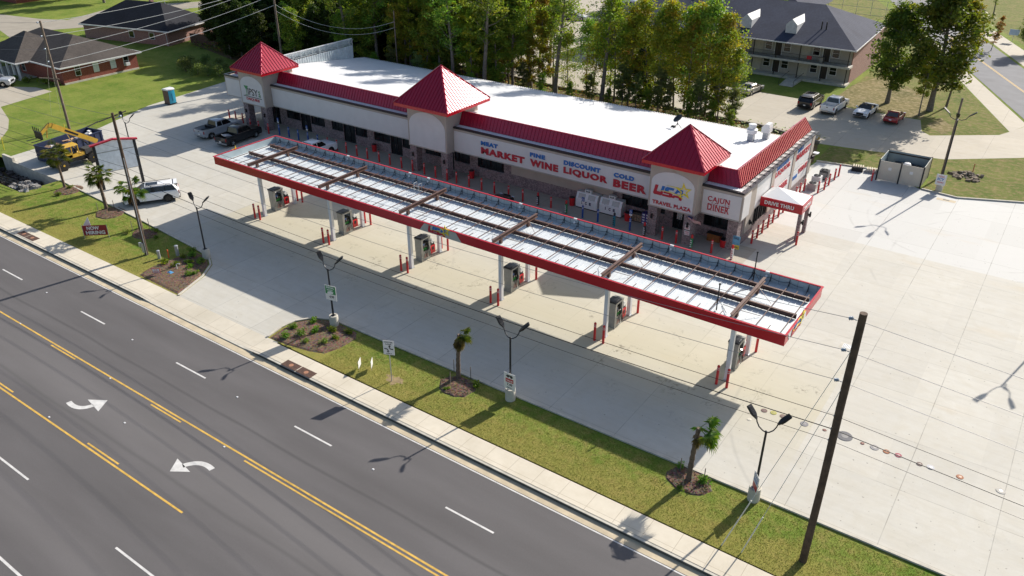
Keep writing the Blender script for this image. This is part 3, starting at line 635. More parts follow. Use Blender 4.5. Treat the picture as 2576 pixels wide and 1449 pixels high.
# towers
def ribs_face(mb, cx, cy, h, ze, za, ax):
    # ribs on a pyramid face; ax: 0 front(-y) 1 right(+x) 2 back 3 left
    R = [Matrix.Rotation(a, 4, 'Z') for a in (0, pi / 2, pi, -pi / 2)][ax]
    T = Matrix.Translation((cx, cy, 0)) @ R; k = mb.M; mb.M = k @ T
    n = int(2 * h / .40); nr = Vector((0, -(za - ze), h)).normalized()
    for i in range(1, n):
        t = -h + 2 * h * i / n; s_ = (h - abs(t)) / h
        if s_ < .04: continue
        mb.bar(Vector((t, -h, ze)) + nr * .02, Vector((t, -h + h * s_, ze + (za - ze) * s_)) + nr * .02, .05, .05, nr)
    mb.M = k
for i, (cx, hb, ty) in enumerate(TW):
    he, ze, za, cy, zf = (2.90, 7.34, 10.26, 21.55, .30) if ty == 'A' else (3.62, 7.69, 11.39, 21.85, .34)
    yf = 19.14; yb = 2 * cy - yf
    g = nb(); g.box(cx - hb, cx + hb, yf, yb, 2.93, ze - zf + .02)
    tw = bp(g, 'tower', BEIGE)
    # arched white panel
    g = nb(); zt = 6.52 if ty == 'A' else 6.95; wv = hb - .20; zs = 5.35 if ty == 'A' else 5.35; pts = [(-wv, 3.07), (wv, 3.07), (wv, zs)]
    for j in range(1, 16):
        a = pi * j / 16; pts.append((wv * cos(a), zs + (zt - zs) * sin(a)))
    pts.append((-wv, zs)); g.plate(pts, FRONT(cx, yf, 0), .035); sub(g, 'arch_panel', STUC, tw)
    g = nb(); g.box(cx - .12, cx + .12, yf - .05, yf - .002, zt + .03, zt + .16); g.box(cx - hb - .001, cx + hb + .001, yf - .03, yf - .002, 2.935, 2.98); g.box(cx + hb + .001, cx + hb + .03, yf - .03, 20.22, 2.935, 2.98); sub(g, 'trim', BEIGE, tw)
    # fascia + pyramid
    g = nb()
    for sx in (-1, 1):
        g.box(cx + sx * he - .04, cx + sx * he + .04, cy - he + .04, cy + he - .04, ze - zf, ze)
        g.box(cx - he - .04, cx + he + .04, cy + sx * he - .04, cy + sx * he + .04, ze - zf, ze)
    g.box(cx - he + .045, cx + he - .045, cy - he + .045, cy + he - .045, ze - zf + .03, ze - zf + .08)
    sub(g, 'eave_band', REDF, tw)
    g = nb(); h2 = he + .07; c5 = [(cx - h2, cy - h2, ze), (cx + h2, cy - h2, ze), (cx + h2, cy + h2, ze), (cx - h2, cy + h2, ze), (cx, cy, za)]
    g.a(c5, [(0, 1, 4), (1, 2, 4), (2, 3, 4), (3, 0, 4), (3, 2, 1, 0)])
    for ax in range(4): ribs_face(g, cx, cy, h2, ze, za, ax)
    for c_ in c5[:4]: g.bar(Vector(c_) + Vector((0, 0, .03)), Vector(c5[4]) + Vector((0, 0, .03)), .16, .06)
    g.cyl((cx, cy, za - .12), (cx, cy, za + .10), .09, .01, 8)
    sub(g, 'pyramid_roof', REDR, tw)
    for sx in (-1, 1):
        px = cx + sx * (hb - .50)
        g = nb(); g.box(px - .44, px + .44, yf + .05, yf + .95, 0, 2.928); sub(g, 'brick_pillar', BRK, tw)
        g = nb(); g.box(px - .06, px + .06, yf - .10, yf + .045, 1.75, 2.2); g.box(px - .09, px + .09, yf - .13, yf - .02, 1.8, 1.95); g.box(px - .09, px + .09, yf - .13, yf - .02, 2.02, 2.16); sub(g, 'wall_lamp', BLACKM, tw)
    # soffit under tower
    g = nb(); g.box(cx - hb + .002, cx + hb - .002, 20.1, YW - .02, 2.85, 2.925); sub(g, 'soffit', BEIGE, tw)
    if i == 0:
        F = lambda x, z: FRONT(x, yf - .035, z)
        g = nb(); g.plate([(-.40, .42), (.40, .42), (.05, -.05), (-.05, -.05)], F(-19.18, 4.85), .03, 0); g.plate([(-.035, -.7), (.035, -.7), (.035, 0), (-.035, 0)], F(-19.18, 4.82), .03, 0)
        g.plate([(-.32, 0), (.22, 0), (.22, .05), (-.32, .05)], F(-19.18, 4.08), .03, 0); sub(g, 'lettering', GRSIGN, tw)
        g = nb(); text(g, 'IPSY', 1.85, .86, F(-18.95, 4.16), 0, .0, .03); g.plate([(-19.85, 3.93), (-16.45, 3.93), (-16.45, 4.0), (-19.85, 4.0)], FRONT(0, yf - .035, 0), .03); sub(g, 'lettering', BKSIGN, tw)
        g = nb(); text(g, 'BAR', .80, .36, Matrix(((0, -1, 0, -16.60), (0, 0, -1, yf - .035), (1, 0, 0, 4.16), (0, 0, 0, 1))), 0, .0, .03); sub(g, 'lettering', GRSIGN, tw)
        g = nb(); text(g, 'DAIQUIRIS', 2.5, .40, F(-19.38, 3.44), 0, .02, .03); sub(g, 'lettering', BRSIGN, tw)
    if i == 2:
        g = nb(); text(g, 'TRAVEL PLAZA', 3.75, .36, FRONT(37.0, yf - .035, 3.27), 0, .03, .04, spacing=1.08); sub(g, 'lettering', BRSIGN, tw)
        LOGO = {'r': [[(.08, 1), (.40, 1), (.33, .42), (.40, .36), (.74, .36), (.76, .46), (1.02, .44), (.98, .1), (.86, 0), (.14, 0), (0, .12)],
                      [(1.08, .47), (1.75, .46), (2.02, .38), (1.98, .1), (1.86, 0), (.98, 0), (1.0, .2), (1.64, .2), (1.66, .3), (1.05, .32)],
                      [(1.86, .05), (2.12, .33), (2.5, .36), (3.02, .22), (3.0, -.08), (2.72, -.04), (2.72, .12), (2.32, .14), (2.2, .02)]],
                'b': [[(.80, 1), (1.10, 1), (1.02, .5), (.74, .52)],
                      [(1.28, 1), (2.08, 1), (2.02, .76), (1.55, .76), (1.52, .56), (1.12, .56), (1.15, .88)],
                      [(2.38, 1), (2.96, 1), (3.0, .33), (2.72, .42), (2.72, .72), (2.55, .72), (2.36, .48), (2.14, .50)]],
                'y': [[(.45, .47), (1.1, .52), (1.9, .50), (2.6, .40), (3.08, .14), (3.08, .24), (2.6, .48), (1.9, .56), (1.1, .57)],
                      [(1.2, 1.14), (2.45, 1.12), (2.45, 1.20)]]}
        def star(cx_, cz_, R, r_, rot, hole=.58):
            o_ = []
            for j in range(10):
                a = rot + pi / 2 + j * pi / 5; q = R if j % 2 == 0 else r_; o_.append((cx_ + q * cos(a), cz_ + q * sin(a)))
            return o_
        def logo(mk_, M, sc_, par, yellow=YESIGN):
            S = M @ Matrix.Diagonal((sc_, sc_, 1, 1))
            for kx, mt, dz in (('r', BRSIGN, .03), ('b', BLSIGN, .03), ('y', yellow, .045)):
                g = mk_()
                for p_ in LOGO[kx]: g.plate([(x_ + .12 * z_, z_) for x_, z_ in p_], S, dz)
                if kx == 'y':
                    so_ = star(3.16, .95, .82, .33, .12); si_ = star(3.16, .95, .52, .20, .12)
                    for j in range(10):
                        g.plate([so_[j], so_[(j + 1) % 10], si_[(j + 1) % 10], si_[j]], S, .055)
                sub2 = g.build('lettering' if kx != 'y' else 'star_emblem', mt, par)
        logo(nb, FRONT(36.98, yf - .036, 4.18), .93, tw)
# flood lamps on the flank, roof kit
for yy, xx, zz in ((23.3, 44.75, 1.6), (29.0, 44.75, 2.7), (40.6, 44.75, 2.7)):
    g = nb(); g.box(xx, xx + .12, yy - .05, yy + .05, zz, zz + .45); g.box(xx + .02, xx + .30, yy - .08, yy + .08, zz + .12, zz + .32); bp(g, 'wall_lamp', BLACKM)
g = nb(); g.box(44.75, 45.3, 41.0, 41.6, 3.2, 3.25); g.bar((44.7, 41.3, 2.8), (45.3, 41.3, 3.2), .05, .05); bp(g, 'rear_awning', WROOF)
# roof plant
def roofthing(name, label, cat, loc, fn, mats, smooth=True):
    m_ = MB(); fn(m_); o = m_.build(name, mats, None, smooth, loc); tag(o, label, cat); return o
t = thing('roof_exhaust_fan', 'white drum exhaust fan on a square duct on the shop roof', 'roof fan', (39.7, 35.7, rz(35.7) + .01)); t.scale = (.85, .85, .9)
g = MB(); g.box(-.35, .35, -.35, .35, 0, .9); g.build('duct', GALV, t)
g = MB(); g.lathe((0, 0, .9), [(.45, 0), (.62, .08), (.62, .42), (.66, .44), (.66, .52), (.45, .62), (.42, .95), (.50, 1.0), (.46, 1.1), (.1, 1.12)], 20); g.build('fan_housing', WHITEP, t, True)
t = thing('roof_air_intake', 'white hooded air intake on the shop roof behind the drum fan', 'roof vent', (40.5, 38.0, rz(38.0) + .01)); t.scale = (.85, .85, .9)
g = MB(); g.box(-.35, .35, -.35, .35, 0, .9); g.build('duct', GALV, t)
g = MB(); g.prism([(-.5, -.6), (.5, -.6), (.5, .6), (-.5, .6)], .9, 1.5); g.a([(-.5, -.6, 1.5), (.5, -.6, 1.5), (.5, .6, 1.5), (-.5, .6, 1.5), (-.1, -.6, 1.9), (.4, -.6, 1.9), (.4, .6, 1.9), (-.1, .6, 1.9)], [(0, 1, 5, 4), (1, 2, 6, 5), (2, 3, 7, 6), (3, 0, 4, 7), (4, 5, 6, 7)]); g.build('hood', WHITEP, t)
t = thing('satellite_dish', 'dark satellite dish on a tripod on the shop roof', 'satellite dish', (31.7, 35.3, rz(35.3) + .02))
g = MB(); 
for a in (0, 2.1, 4.2): g.tube([(0, 0, .5), (.5 * cos(a), .5 * sin(a), 0)], .03)
g.tube([(0, 0, .3), (0, 0, .95)], .04); g.cb((-.4, -.1, .08), (.4, .3, .16)); g.build('tripod', DARKT, t)
g = MB(); g.M = Matrix.Translation((0, 0, 1.0)) @ Matrix.Rotation(rad(-28), 4, 'Y') @ Matrix.Rotation(rad(30), 4, 'X'); g.lathe((0, 0, 0), [(.05, -.10), (.3, -.05), (.55, .06), (.52, .07), (.28, -.02), (.03, -.06)], 20); g.build('dish', DARKT, t, True)
for i, (xx, yy) in enumerate(((18.1, 38.6), (19.3, 38.8))):
    g = MB(); g.cyl((0, 0, -.05), (0, 0, .45), .06); g.cyl((0, 0, .40), (0, 0, .5), .1); tag(g.build('vent_pipe', WHITEP, loc=(xx, yy, rz(yy) + .03)), ['left white vent pipe at the back edge of the shop roof', 'right white vent pipe at the back edge of the shop roof'][i], 'vent pipe')
# drive-through porch
t = thing('drive_thru_canopy', 'small red DRIVE THRU canopy on brick posts at the right side of the shop', 'canopy', (46.7, 27.0, 0))
def tb(): m_ = MB(); m_.org = Vector((46.7, 27.0, 0)); return m_
g = tb(); g.box(44.73, 48.62, 25.60, 25.68, 2.68, 3.55); g.box(48.54, 48.62, 25.682, 28.5, 2.68, 3.55); g.box(44.73, 48.54, 28.42, 28.5, 2.68, 3.55); g.box(44.73, 48.53, 25.69, 28.41, 2.88, 2.95); f_ = g.build('fascia', REDF, t)
g = tb(); text(g, 'DRIVE THRU', 2.7, .36, FRONT(45.15, 25.6, 2.93), 0, .035, .03, spacing=1.12); g.build('lettering', WHITEP, f_)
g = tb(); text(g, 'DRIVE THRU', 1.9, .28, RIGHT(48.62, 26.1, 2.95), 0, .05, .02); g.build('lettering', WHITEP, f_)
g = tb(); A_ = (44.76, 25.63, 3.50); B_ = (48.59, 25.63, 3.50); C_ = (48.59, 28.47, 3.50); D_ = (44.76, 28.47, 3.50); E_ = (45.6, 27.6, 4.0); 
g.a([A_, B_, C_, D_, E_], [(0, 1, 4), (1, 2, 4), (2, 3, 4), (3, 0, 4), (3, 2, 1, 0)]); g.build('hip_roof', WROOF, t)
for yy in (25.85, 28.0):
    g = tb(); g.box(48.30, 48.60, yy - .14, yy + .2, 0, 2.8); c_ = g.build('brick_post', BRK, t)
    g = tb(); g.box(48.60, 48.85, yy - .05, yy + .07, 1.75, 1.95); g.box(48.72, 48.85, yy - .07, yy + .09, 1.65, 2.15); g.build('lamp', BLACKM, c_)
# ================================================================ fuel canopy
CX0, CX1, CY0, CY1, CZ0, CZ1 = 0.0, 55.34, 0.0, 7.53, 4.85, 5.63
CT = thing('fuel_canopy', 'long open-topped red fuel canopy over the pumps', 'fuel canopy', (27.67, 3.77, 0))
def cb(): m_ = MB(); m_.org = Vector((27.67, 3.77, 0)); return m_
def cp(m_, n, mt, par=CT, smooth=False): return m_.build(n, mt, par, smooth)
g = cb(); T = .10
for (x0, x1, y0, y1) in ((CX0, CX1, CY0, CY0 + .05), (CX0, CX1, CY1 - .05, CY1), (CX0, CX0 + .05, CY0 + .051, CY1 - .051), (CX1 - .05, CX1, CY0 + .051, CY1 - .051)):
    g.box(x0, x1, y0, y1, CZ0, CZ1 - .04)
# top lip and lower return
g.box(CX0 - .06, CX1 + .06, CY0 - .06, CY0 + .08, CZ1 - .039, CZ1 + .02); g.box(CX0 - .06, CX1 + .06, CY1 - .08, CY1 + .06, CZ1 - .039, CZ1 + .02)
g.box(CX0 - .06, CX0 + .08, CY0 + .081, CY1 - .081, CZ1 - .039, CZ1 + .02); g.box(CX1 - .08, CX1 + .06, CY0 + .081, CY1 - .081, CZ1 - .039, CZ1 + .02)
FZ = cp(g, 'fascia', REDF)
g = cb(); e = .052
g.box(CX0 + e, CX1 - e, CY1 - .075, CY1 - e, CZ0 + .02, CZ1 - .045); g.box(CX0 + e, CX1 - e, CY0 + e, CY0 + .075, CZ0 + .02, CZ1 - .045)
g.box(CX0 + e, CX0 + .075, CY0 + .08, CY1 - .08, CZ0 + .02, CZ1 - .045); g.box(CX1 - .075, CX1 - e, CY0 + .08, CY1 - .08, CZ0 + .02, CZ1 - .045)
x = 1.3
while x < CX1: g.box(x, x + .015, CY1 - .082, CY1 - .0755, CZ0 + .05, CZ1 - .05, 1); x += 1.31
cp(g, 'fascia_lining', [FASB, DARKT], FZ)
g = cb(); g.box(CX0 + .08, CX1 - .08, CY0 + .08, CY1 - .08, 4.90, 4.94)
x = .4
while x < CX1 - .2: g.box(x, x + .035, CY0 + .09, CY1 - .09, 4.94, 4.985); x += .405
cp(g, 'deck', DECK)
# ceiling lamps under the deck
for i in range(6):
    for yy in (2.2, 5.4):
        g = cb(); xx = 4.37 + 9.46 * i + 2.3; g.box(xx - .25, xx + .25, yy - .25, yy + .25, 4.84, 4.899); cp(g, 'ceiling_lamp', WHITEP)
def ibeam(m_, p, q, wd, h, tw=.03):
    p = Vector(p); q = Vector(q); z = Vector((0, 0, 1))
    m_.bar(p + z * (h / 2 - tw / 2), q + z * (h / 2 - tw / 2), wd, tw); m_.bar(p - z * (h / 2 - tw / 2), q - z * (h / 2 - tw / 2), wd, tw); m_.bar(p, q, tw, h - 2 * tw - .002)
for yy in (.60, 3.45, 6.08):
    g = cb(); ibeam(g, (.8, yy, 5.16), (54.95, yy, 5.16), .16, .30); cp(g, 'long_beam', BROWN)
COLX = [4.37 + 9.46 * i for i in range(6)]
for cx in COLX:
    g = cb(); ibeam(g, (cx, .45, 5.52), (cx, 6.55, 5.52), .20, .30)
    for yy in (1.53, 5.27): g.box(cx - .11, cx + .11, yy - .11, yy + .11, 4.99, 5.37)
    cp(g, 'cross_beam', BROWN)
    for sx, yy in ((-1, 1.53), (1, 1.53), (-1, 5.27), (1, 5.27)):
        g = cb(); g.tube([(cx, yy, 5.5), (cx + sx * 1.3, yy + (.9 if yy < 3 else -.9), 5.02)], .02, 5); cp(g, 'brace_rod', BROWN)
    for yy in (1.53, 5.27):
        g = cb(); g.box(cx - .14, cx + .14, yy - .14, yy + .14, .02, 4.88); c_ = cp(g, 'column', COLW)
        g = cb(); g.box(cx - .2, cx + .2, yy - .2, yy + .2, 0.0, .03); cp(g, 'base_plate', GALV, c_)
# thin purlins across
g_n = 0
xs = []
x = 1.55
for i in range(-1, 6):
    x0 = 4.37 + 9.46 * i
    for j in range(1, 6):
        xx = x0 + 9.46 * j / 6
        if .5 < xx < 54.9: xs.append(xx)
for xx in xs:
    g = cb(); g.bar((xx, .7, 5.335), (xx, 6.45, 5.335), .05, .045); cp(g, 'purlin', BROWN)
for q, xx in enumerate(xs):
    g = cb(); xm = xx + .78
    if any(abs(xm - c) < .4 for c in COLX) or xm > 54.8: continue
    g.bar((xm, 5.75, 5.335), (xm, 6.5, 5.335), .04, .04); cp(g, 'purlin_stub', BROWN); g = cb(); g.bar((xm, .5, 5.335), (xm, 1.15, 5.335), .04, .04); cp(g, 'purlin_stub', BROWN)
# triangular brackets along the rear and front fascia
x = .75; nbk = 0
while x < 55:
    for y0, sy in ((CY1 - .09, -1), (CY0 + .09, 1)):
        if sy == 1 and nbk % 2: continue
        g = cb()
        g.bar((x, y0, 5.0), (x, y0, 5.56), .035, .035); g.bar((x, y0, 5.45), (x, y0 + sy * .42, 5.0), .03, .03); g.bar((x, y0, 5.12), (x, y0 + sy * .30, 5.10), .03, .03); g.bar((x, y0 + sy * .42, 5.03), (x, y0 + sy * .95, 5.05), .03, .03)
        cp(g, 'fascia_bracket', DARKT)
    x += 1.31; nbk += 1
# sagging cable along the lining
g = cb(); pts = []; x = .75
while x < 53.5:
    for t_ in (0, .25, .5, .75): pts.append((x + 1.31 * t_, CY1 - .16, 5.33 - .13 * sin(pi * t_)))
    x += 1.31
g.tube(pts, .016, 4); cp(g, 'cable', BLACKM)
for xx in (10.35, 18.2, 20.4, 30.4, 35.7, 44.1, 51.4):
    g = cb(); g.box(xx, xx + .28, CY1 - .16, CY1 - .03, 5.56, 5.70); g.cyl((xx + .14, CY1 - .2, 5.42), (xx + .14, CY1 - .34, 5.36), .09, .06); cp(g, 'camera', WHITEP)
# short masts on the right end
for px, py, h in ((50.9, 6.5, 2.35), (50.3, 1.5, 1.9)):
    g = cb(); g.tube([(px, py, 5.0), (px, py, 5.0 + h)], .045, 6); g.cyl((px, py, 5.0 + h), (px, py, 5.1 + h), .07); 
    for a in (0, 2.1, 4.2): g.tube([(px, py, 5.9), (px + .7 * cos(a), py + .7 * sin(a), 5.0)], .018, 4)
    cp(g, 'antenna_mast', BLACKM)
g = cb(); 
for k_ in (0, .55): g.tube([(20.4 + k_, 5.6, 4.99), (20.4 + k_, 5.6, 5.75), (20.4 + k_, 6.0, 5.75), (20.4 + k_, 6.0, 4.99)], .03, 6)
g.bar((20.4, 5.6, 5.5), (20.95, 5.6, 5.5), .03, .03); cp(g, 'ladder_rail', GALV)
# logos on the fascia
g = cb(); g.plate([(25.86, 4.86), (30.12, 4.86), (29.56, 5.585), (26.42, 5.585)], FRONT(0, -.001, 0), .015); cp(g, 'logo_panel', GREYP, FZ)
LZ = [k_ for k_ in bpy.data.objects if k_.name == 'fascia' and k_.parent == CT]
def clogo(): return cb()
logo(clogo, FRONT(26.75, -.02, 4.93), .58, FZ)
g = cb(); g.a([(55.341, .85, 4.87), (55.341, 4.15, 4.87), (55.341, 3.95, 5.6), (55.341, .45, 5.6)], [(0, 1, 2, 3)]); g.a([(55.36, .85, 4.87), (55.36, 4.15, 4.87), (55.36, 3.95, 5.6), (55.36, .45, 5.6)], [(0, 1, 2, 3)]); cp(g, 'logo_panel', SIGNW, FZ)
logo(clogo, RIGHT(55.365, 1.15, 4.93), .62, FZ)
g = cb(); so_ = star(0, 0, .45, .18, .1)
g.plate(so_, Matrix(((0, 0, -1, -.06), (-1, 0, 0, 2.6), (0, 1, 0, 5.5), (0, 0, 0, 1))), .04); cp(g, 'star_emblem', YESIGN, FZ)
# ================================================================ pumps
PUMPG = pm('pump_grey', (.27, .27, .26), .4, .4, var=.12, scale=3)
def make_pump():
    t = thing('fuel_pump', 'grey fuel pump with hoses', 'fuel pump', (0, 0, 0), 0, 'fuel pumps under the red canopy')
    g = MB(); W_ = .36
    g.box(-W_, W_, -.60, .60, 0, .10); g.box(-W_ + .02, W_ - .02, -.58, .58, .101, .88); 
    g.box(-W_, W_, -.60, -.36, .881, 2.0); g.box(-W_, W_, .38, .60, .881, 2.0); g.box(-W_ - .02, W_ + .02, -.63, .63, 2.0, 2.14); g.build('cabinet', PUMPG, t)
    g = MB(); g.box(-W_ - .04, W_ + .04, -.66, .30, 2.141, 2.22); g.box(-.25, .25, -.6, .2, 2.22, 2.25); g.build('top_cap', DARKT, t)
    g = MB(); g.box(-.24, .24, -.36, .38, .882, 1.62); g.build('display', BLACKM, t)
    for sx in (-1, 1):
        g = MB(); g.box(sx * .245 - .006, sx * .245 + .006, -.30, .0, 1.40, 1.58); g.build('screen', pm('screen_blue', (.05, .09, .22), .2), t)
        g = MB(); 
        for j, yy in enumerate((-.26, -.12, .02, .16)): g.box(sx * .26 - .015, sx * .26 + .015, yy, yy + .09, .95, 1.16)
        g.build('nozzle_grip', pm('green_rubber', (.03, .30, .05), .5), t)
        g = MB()
        for yy in (-.2, .12, .28):
            g.tube([(sx * .27, yy, 1.25), (sx * .36, yy, 1.15), (sx * .42, yy + .05, .8), (sx * .50, yy + .12, .35), (sx * .46, yy + .22, .28), (sx * .40, yy + .22, .8), (sx * .37, .34, 1.4), (sx * .30, .40, 1.95)], .018, 5)
        g.build('hose', BLACKM, t)
        g = MB(); g.tube([(sx * .30, -.1, 1.22), (sx * .36, -.1, 1.38), (sx * .33, -.1, 1.45)], .03, 5); g.tube([(sx * .30, .15, 1.22), (sx * .36, .15, 1.36)], .03, 5); g.build('nozzle', CHROME, t)
        g = MB(); 
        for j in range(3): g.box(sx * .342, sx * .349, -.30 + .06 * j, .28 - .05 * j, .28 + .13 * j, .33 + .13 * j)
        g.build('decal', pm('decal_red', (.38, .12, .10), .5), t)
    g = MB(); g.box(-.28, .30, .68, 1.28, .28, 1.02); g.build('service_bin', REDP, t)
    g = MB(); g.box(-.22, .24, .72, 1.24, 1.02, 1.24); g.box(.302, .32, .85, 1.08, .62, .9); g.build('bin_top', BLACKM, t)
    g = MB(); g.cyl((-.26, .98, 1.42), (.30, .98, 1.42), .17, n=14); g.box(-.24, -.20, .9, 1.0, 1.2, 1.3); g.box(.22, .26, .9, 1.0, 1.2, 1.3); g.build('towel_drum', WHITEP, t, True)
    cache(t); return t
pump = make_pump(); PL = ['leftmost fuel pump, nearest the parked white SUV', 'second fuel pump from the left under the red canopy', 'third fuel pump from the left, beside the canopy logo', 'fourth fuel pump from the left, behind the lamp with the price board', 'fifth fuel pump from the left, the last but one', 'rightmost fuel pump, beside the canopy end and the big wooden pole']
for i, cx in enumerate(COLX):
    loc = (cx - .26 if i else cx - .30, 3.38, 0)
    if i == 0: pump.location = loc; pump['label'] = PL[0]
    else: dup(pump, loc=loc, label=PL[i])
# ================================================================ bollards
def make_bollard(colr, h=1.18, name='bollard'):
    t = thing(name, 'bollard', 'bollard')
    g = MB(); g.lathe((0, 0, 0), [(.095, 0), (.095, h - .05), (.08, h - .01), (.04, h + .02)], 14); g.build('sleeve', colr, t, True)
    for z in (h - .18, h - .32): g = MB(); g.lathe((0, 0, z), [(.098, 0), (.098, .035)], 14); g.build('reflective_band', WHITEP, t, True)
    cache(t); return t
bol = make_bollard(REDP, 1.5); used = [False]
def place_b(proto, flag, x, y, label, group):
    if not flag[0]: proto.location = (x, y, 0); proto['label'] = label; proto['group'] = group; flag[0] = True; return proto
    o = dup(proto, loc=(x, y, 0), label=label); o['group'] = group; return o
for i, cx in enumerate(COLX):
    for j, dx in enumerate((-.35, .38)):
        place_b(bol, used, cx + dx, .60, '%s red bollard on the road side of the %s pump from the left' % (('left', 'right')[j], ORD(i)), 'red bollards at the fuel pumps')
        place_b(bol, used, cx + dx + .05, 5.92, '%s red bollard on the shop side of the %s pump from the left' % (('left', 'right')[j], ORD(i)), 'red bollards at the fuel pumps')
bolS = make_bollard(REDP, 1.3); usedS = [False]; bolB = make_bollard(BLUEP, 1.3); usedB = [False]
front_red = [-24.0, -22.7, -21.3, -18.6, -17.0, -15.2, -5.2, -3.68, -2.13, -.43, 1.24, 3.06, 4.73, 6.47, 8.1, 9.8, 11.4, 13.0, 14.3, 15.98, 17.65, 19.3, 21.1, 22.86, 26.25, 38.34, 39.73, 43.14]
for i, xx in enumerate(front_red):
    yy = 18.95 if xx > -15 else (18.45 if xx > -21 else 19.4)
    place_b(bolS, usedS, xx, yy, 'red bollard, %s red one from the left in the row before the shop' % ORD(i), 'red bollards along the shop front')
for i, xx in enumerate((-13.77, -12.01, -10.31, -8.6, -6.9, 29.89, 31.58, 35.03)):
    o = place_b(bolB, usedB, xx, 18.95, 'blue bollard, %s blue one from the left in the row before the shop' % ORD(i), 'blue bollards along the shop front')
    if xx in (-13.77, -8.6, 29.89, 35.03):
        q = ['left', 'second', 'third', 'rightmost'][(-13.77, -8.6, 29.89, 35.03).index(xx)]
        t = thing('disabled_parking_sign', '%s blue disabled parking sign standing on a blue bollard' % {'left': 'leftmost', 'second': 'second from left', 'third': 'third from left, beside the ice chests,', 'rightmost': 'rightmost'}[q], 'parking sign', (xx, 18.95, 1.3), 0, 'disabled parking signs')
        g = MB(); g.tube([(0, 0, 0), (0, 0, .5)], .03, 6); g.build('post', GALV, t)
        g = MB(); g.box(-.15, .15, -.02, .0, .42, .85); g.box(-.15, .15, -.02, .0, .25, .40, 1); sp = g.build('sign_face', [BLUEP, SIGNW], t)
        g = MB(); g.tube([(-.02, -.03, .80), (-.02, -.03, .68), (.05, -.03, .66), (.08, -.03, .54)], .016, 5); g.tube([(-.02 + .09 * cos(a), -.03, .60 + .09 * sin(a)) for a in [pi * .6 + i_ * .5 for i_ in range(9)]], .014, 5); g.build('wheelchair_symbol', WHITEP, sp)
side_pos = [(45.35, y) for y in (22.92, 24.31, 25.62, 27.15, 28.49, 30.07, 31.44)]
for i, (xx, yy) in enumerate(side_pos):
    place_b(bolS, usedS, xx, yy, 'red bollard along the right flank of the shop, %s from the front corner' % ORD(i), 'red bollards along the right flank')
for i, (xx, yy) in enumerate([(45.2, 35.6), (45.2, 36.9), (45.25, 38.2), (46.63, 38.41), (46.89, 39.76), (46.9, 41.30), (46.95, 43.2), (47.0, 44.6)]):
    place_b(bolS, usedS, xx, yy, 'red bollard guarding the air conditioners at the back corner, %s counted from the front' % ORD(i), 'red bollards round the air conditioners')
place_b(bolS, usedS, 48.77, 24.95, 'red bollard in front of the outer brick post of the drive-through canopy', 'red bollards along the right flank')
place_b(bolS, usedS, 50.30, 45.3, 'red bollard at the left front corner of the bin enclosure', 'red bollards along the right flank')
def wrapped(xx, yy, label, cols, txt=None):
    t = thing('wrapped_bollard', label, 'bollard', (xx, yy, 0), 0, 'bollards in advertising sleeves')
    g = MB(); g.lathe((0, 0, 0), [(.10, 0), (.10, 1.3), (.04, 1.36)], 14); g.build('sleeve', cols[0], t, True)
    g = MB(); g.lathe((0, 0, 1.12), [(.11, 0), (.11, .2), (.06, .27)], 14); g.build('cap', cols[1], t, True)
    g = MB(); g.lathe((0, 0, .1), [(.13, 0), (.13, .95)], 14); s_ = g.build('advert_sleeve', cols[2], t, True)
    g = MB(); 
    for j in range(4): g.box(-.09, .09 - .03 * (j % 2), -.137, -.131, .2 + .2 * j, .29 + .2 * j)
    g.build('printed_bars', cols[3], s_)
wrapped(24.68, 19.0, 'black and white wrapped bollard left of the ice chests', (REDP, REDP, BKSIGN, SIGNW))
wrapped(28.05, 18.9, 'green and white wrapped bollard just left of the first ice chest', (REDP, REDP, GRSIGN, SIGNW))
wrapped(33.33, 18.98, 'turquoise wrapped bollard in front of the second ice chest', (BLUEP, BKSIGN, pm('teal', (.02, .22, .28), .5), BKSIGN))
wrapped(36.65, 18.7, 'black wrapped bollard with a white label beside the left pillar of the right tower', (REDP, REDP, BKSIGN, SIGNW))
wrapped(41.3, 18.75, 'green and white wrapped bollard in front of the right pillar of the right tower', (REDP, REDP, GRSIGN, SIGNW))
wrapped(45.07, 18.85, 'red and white wrapped bollard standing out at the front corner of the shop', (REDP, REDP, SIGNW, BRSIGN))
# ================================================================ things by the shop front
def make_ice(label, loc):
    t = thing('ice_chest', label, 'ice chest', loc, 0, 'ice chests before the shop')
    g = MB(); pr = [(0, .12), (0, 1.0), (.28, 1.62), (.92, 1.62), (.92, .12)]
    k_ = [(-1.2, y, z) for y, z in pr] + [(1.2, y, z) for y, z in pr]; n = 5
    g.a(k_, [tuple(range(n)), tuple(range(2 * n - 1, n - 1, -1))] + [(i, i + n, (i + 1) % n + n, (i + 1) % n) for i in range(n)]); g.build('body', WHITEP, t)
    g = MB(); g.box(-1.15, 1.15, .05, .9, 0, .12); g.build('plinth', BLACKM, t)
    M = Matrix.Translation((0, 0, 1.0)) @ Matrix.Rotation(math.atan2(.62, .28), 4, 'X')
    for x0 in (-.95, .15):
        g = MB(); g.M = M; g.box(x0, x0 + .75, -.02 + .08, .56, .002, .03); d_ = g.build('door', GREYP, t)
        g = MB(); g.M = M; g.box(x0 + .33, x0 + .42, .03, .06, .03, .05); g.build('handle', CHROME, d_)
    g = MB()
    for ch, x0 in (('I', -.55), ('C', -.15), ('E', .32)): text(g, ch, .08 if ch == 'I' else .22, .30, FRONT(x0, -.0, .5), 0, .06, .01)
    g.build('lettering', pm('navy', (.02, .02, .08), .5), t)
    g = MB(); g.box(-.35, .35, .3, .7, 1.625, 1.95); b_ = g.build('top_sign', WHITEP, t)
    g = MB(); text(g, 'ICE', .45, .15, FRONT(-.22, .3, 1.70), 0, .05, .01); g.build('lettering', BKSIGN, b_)
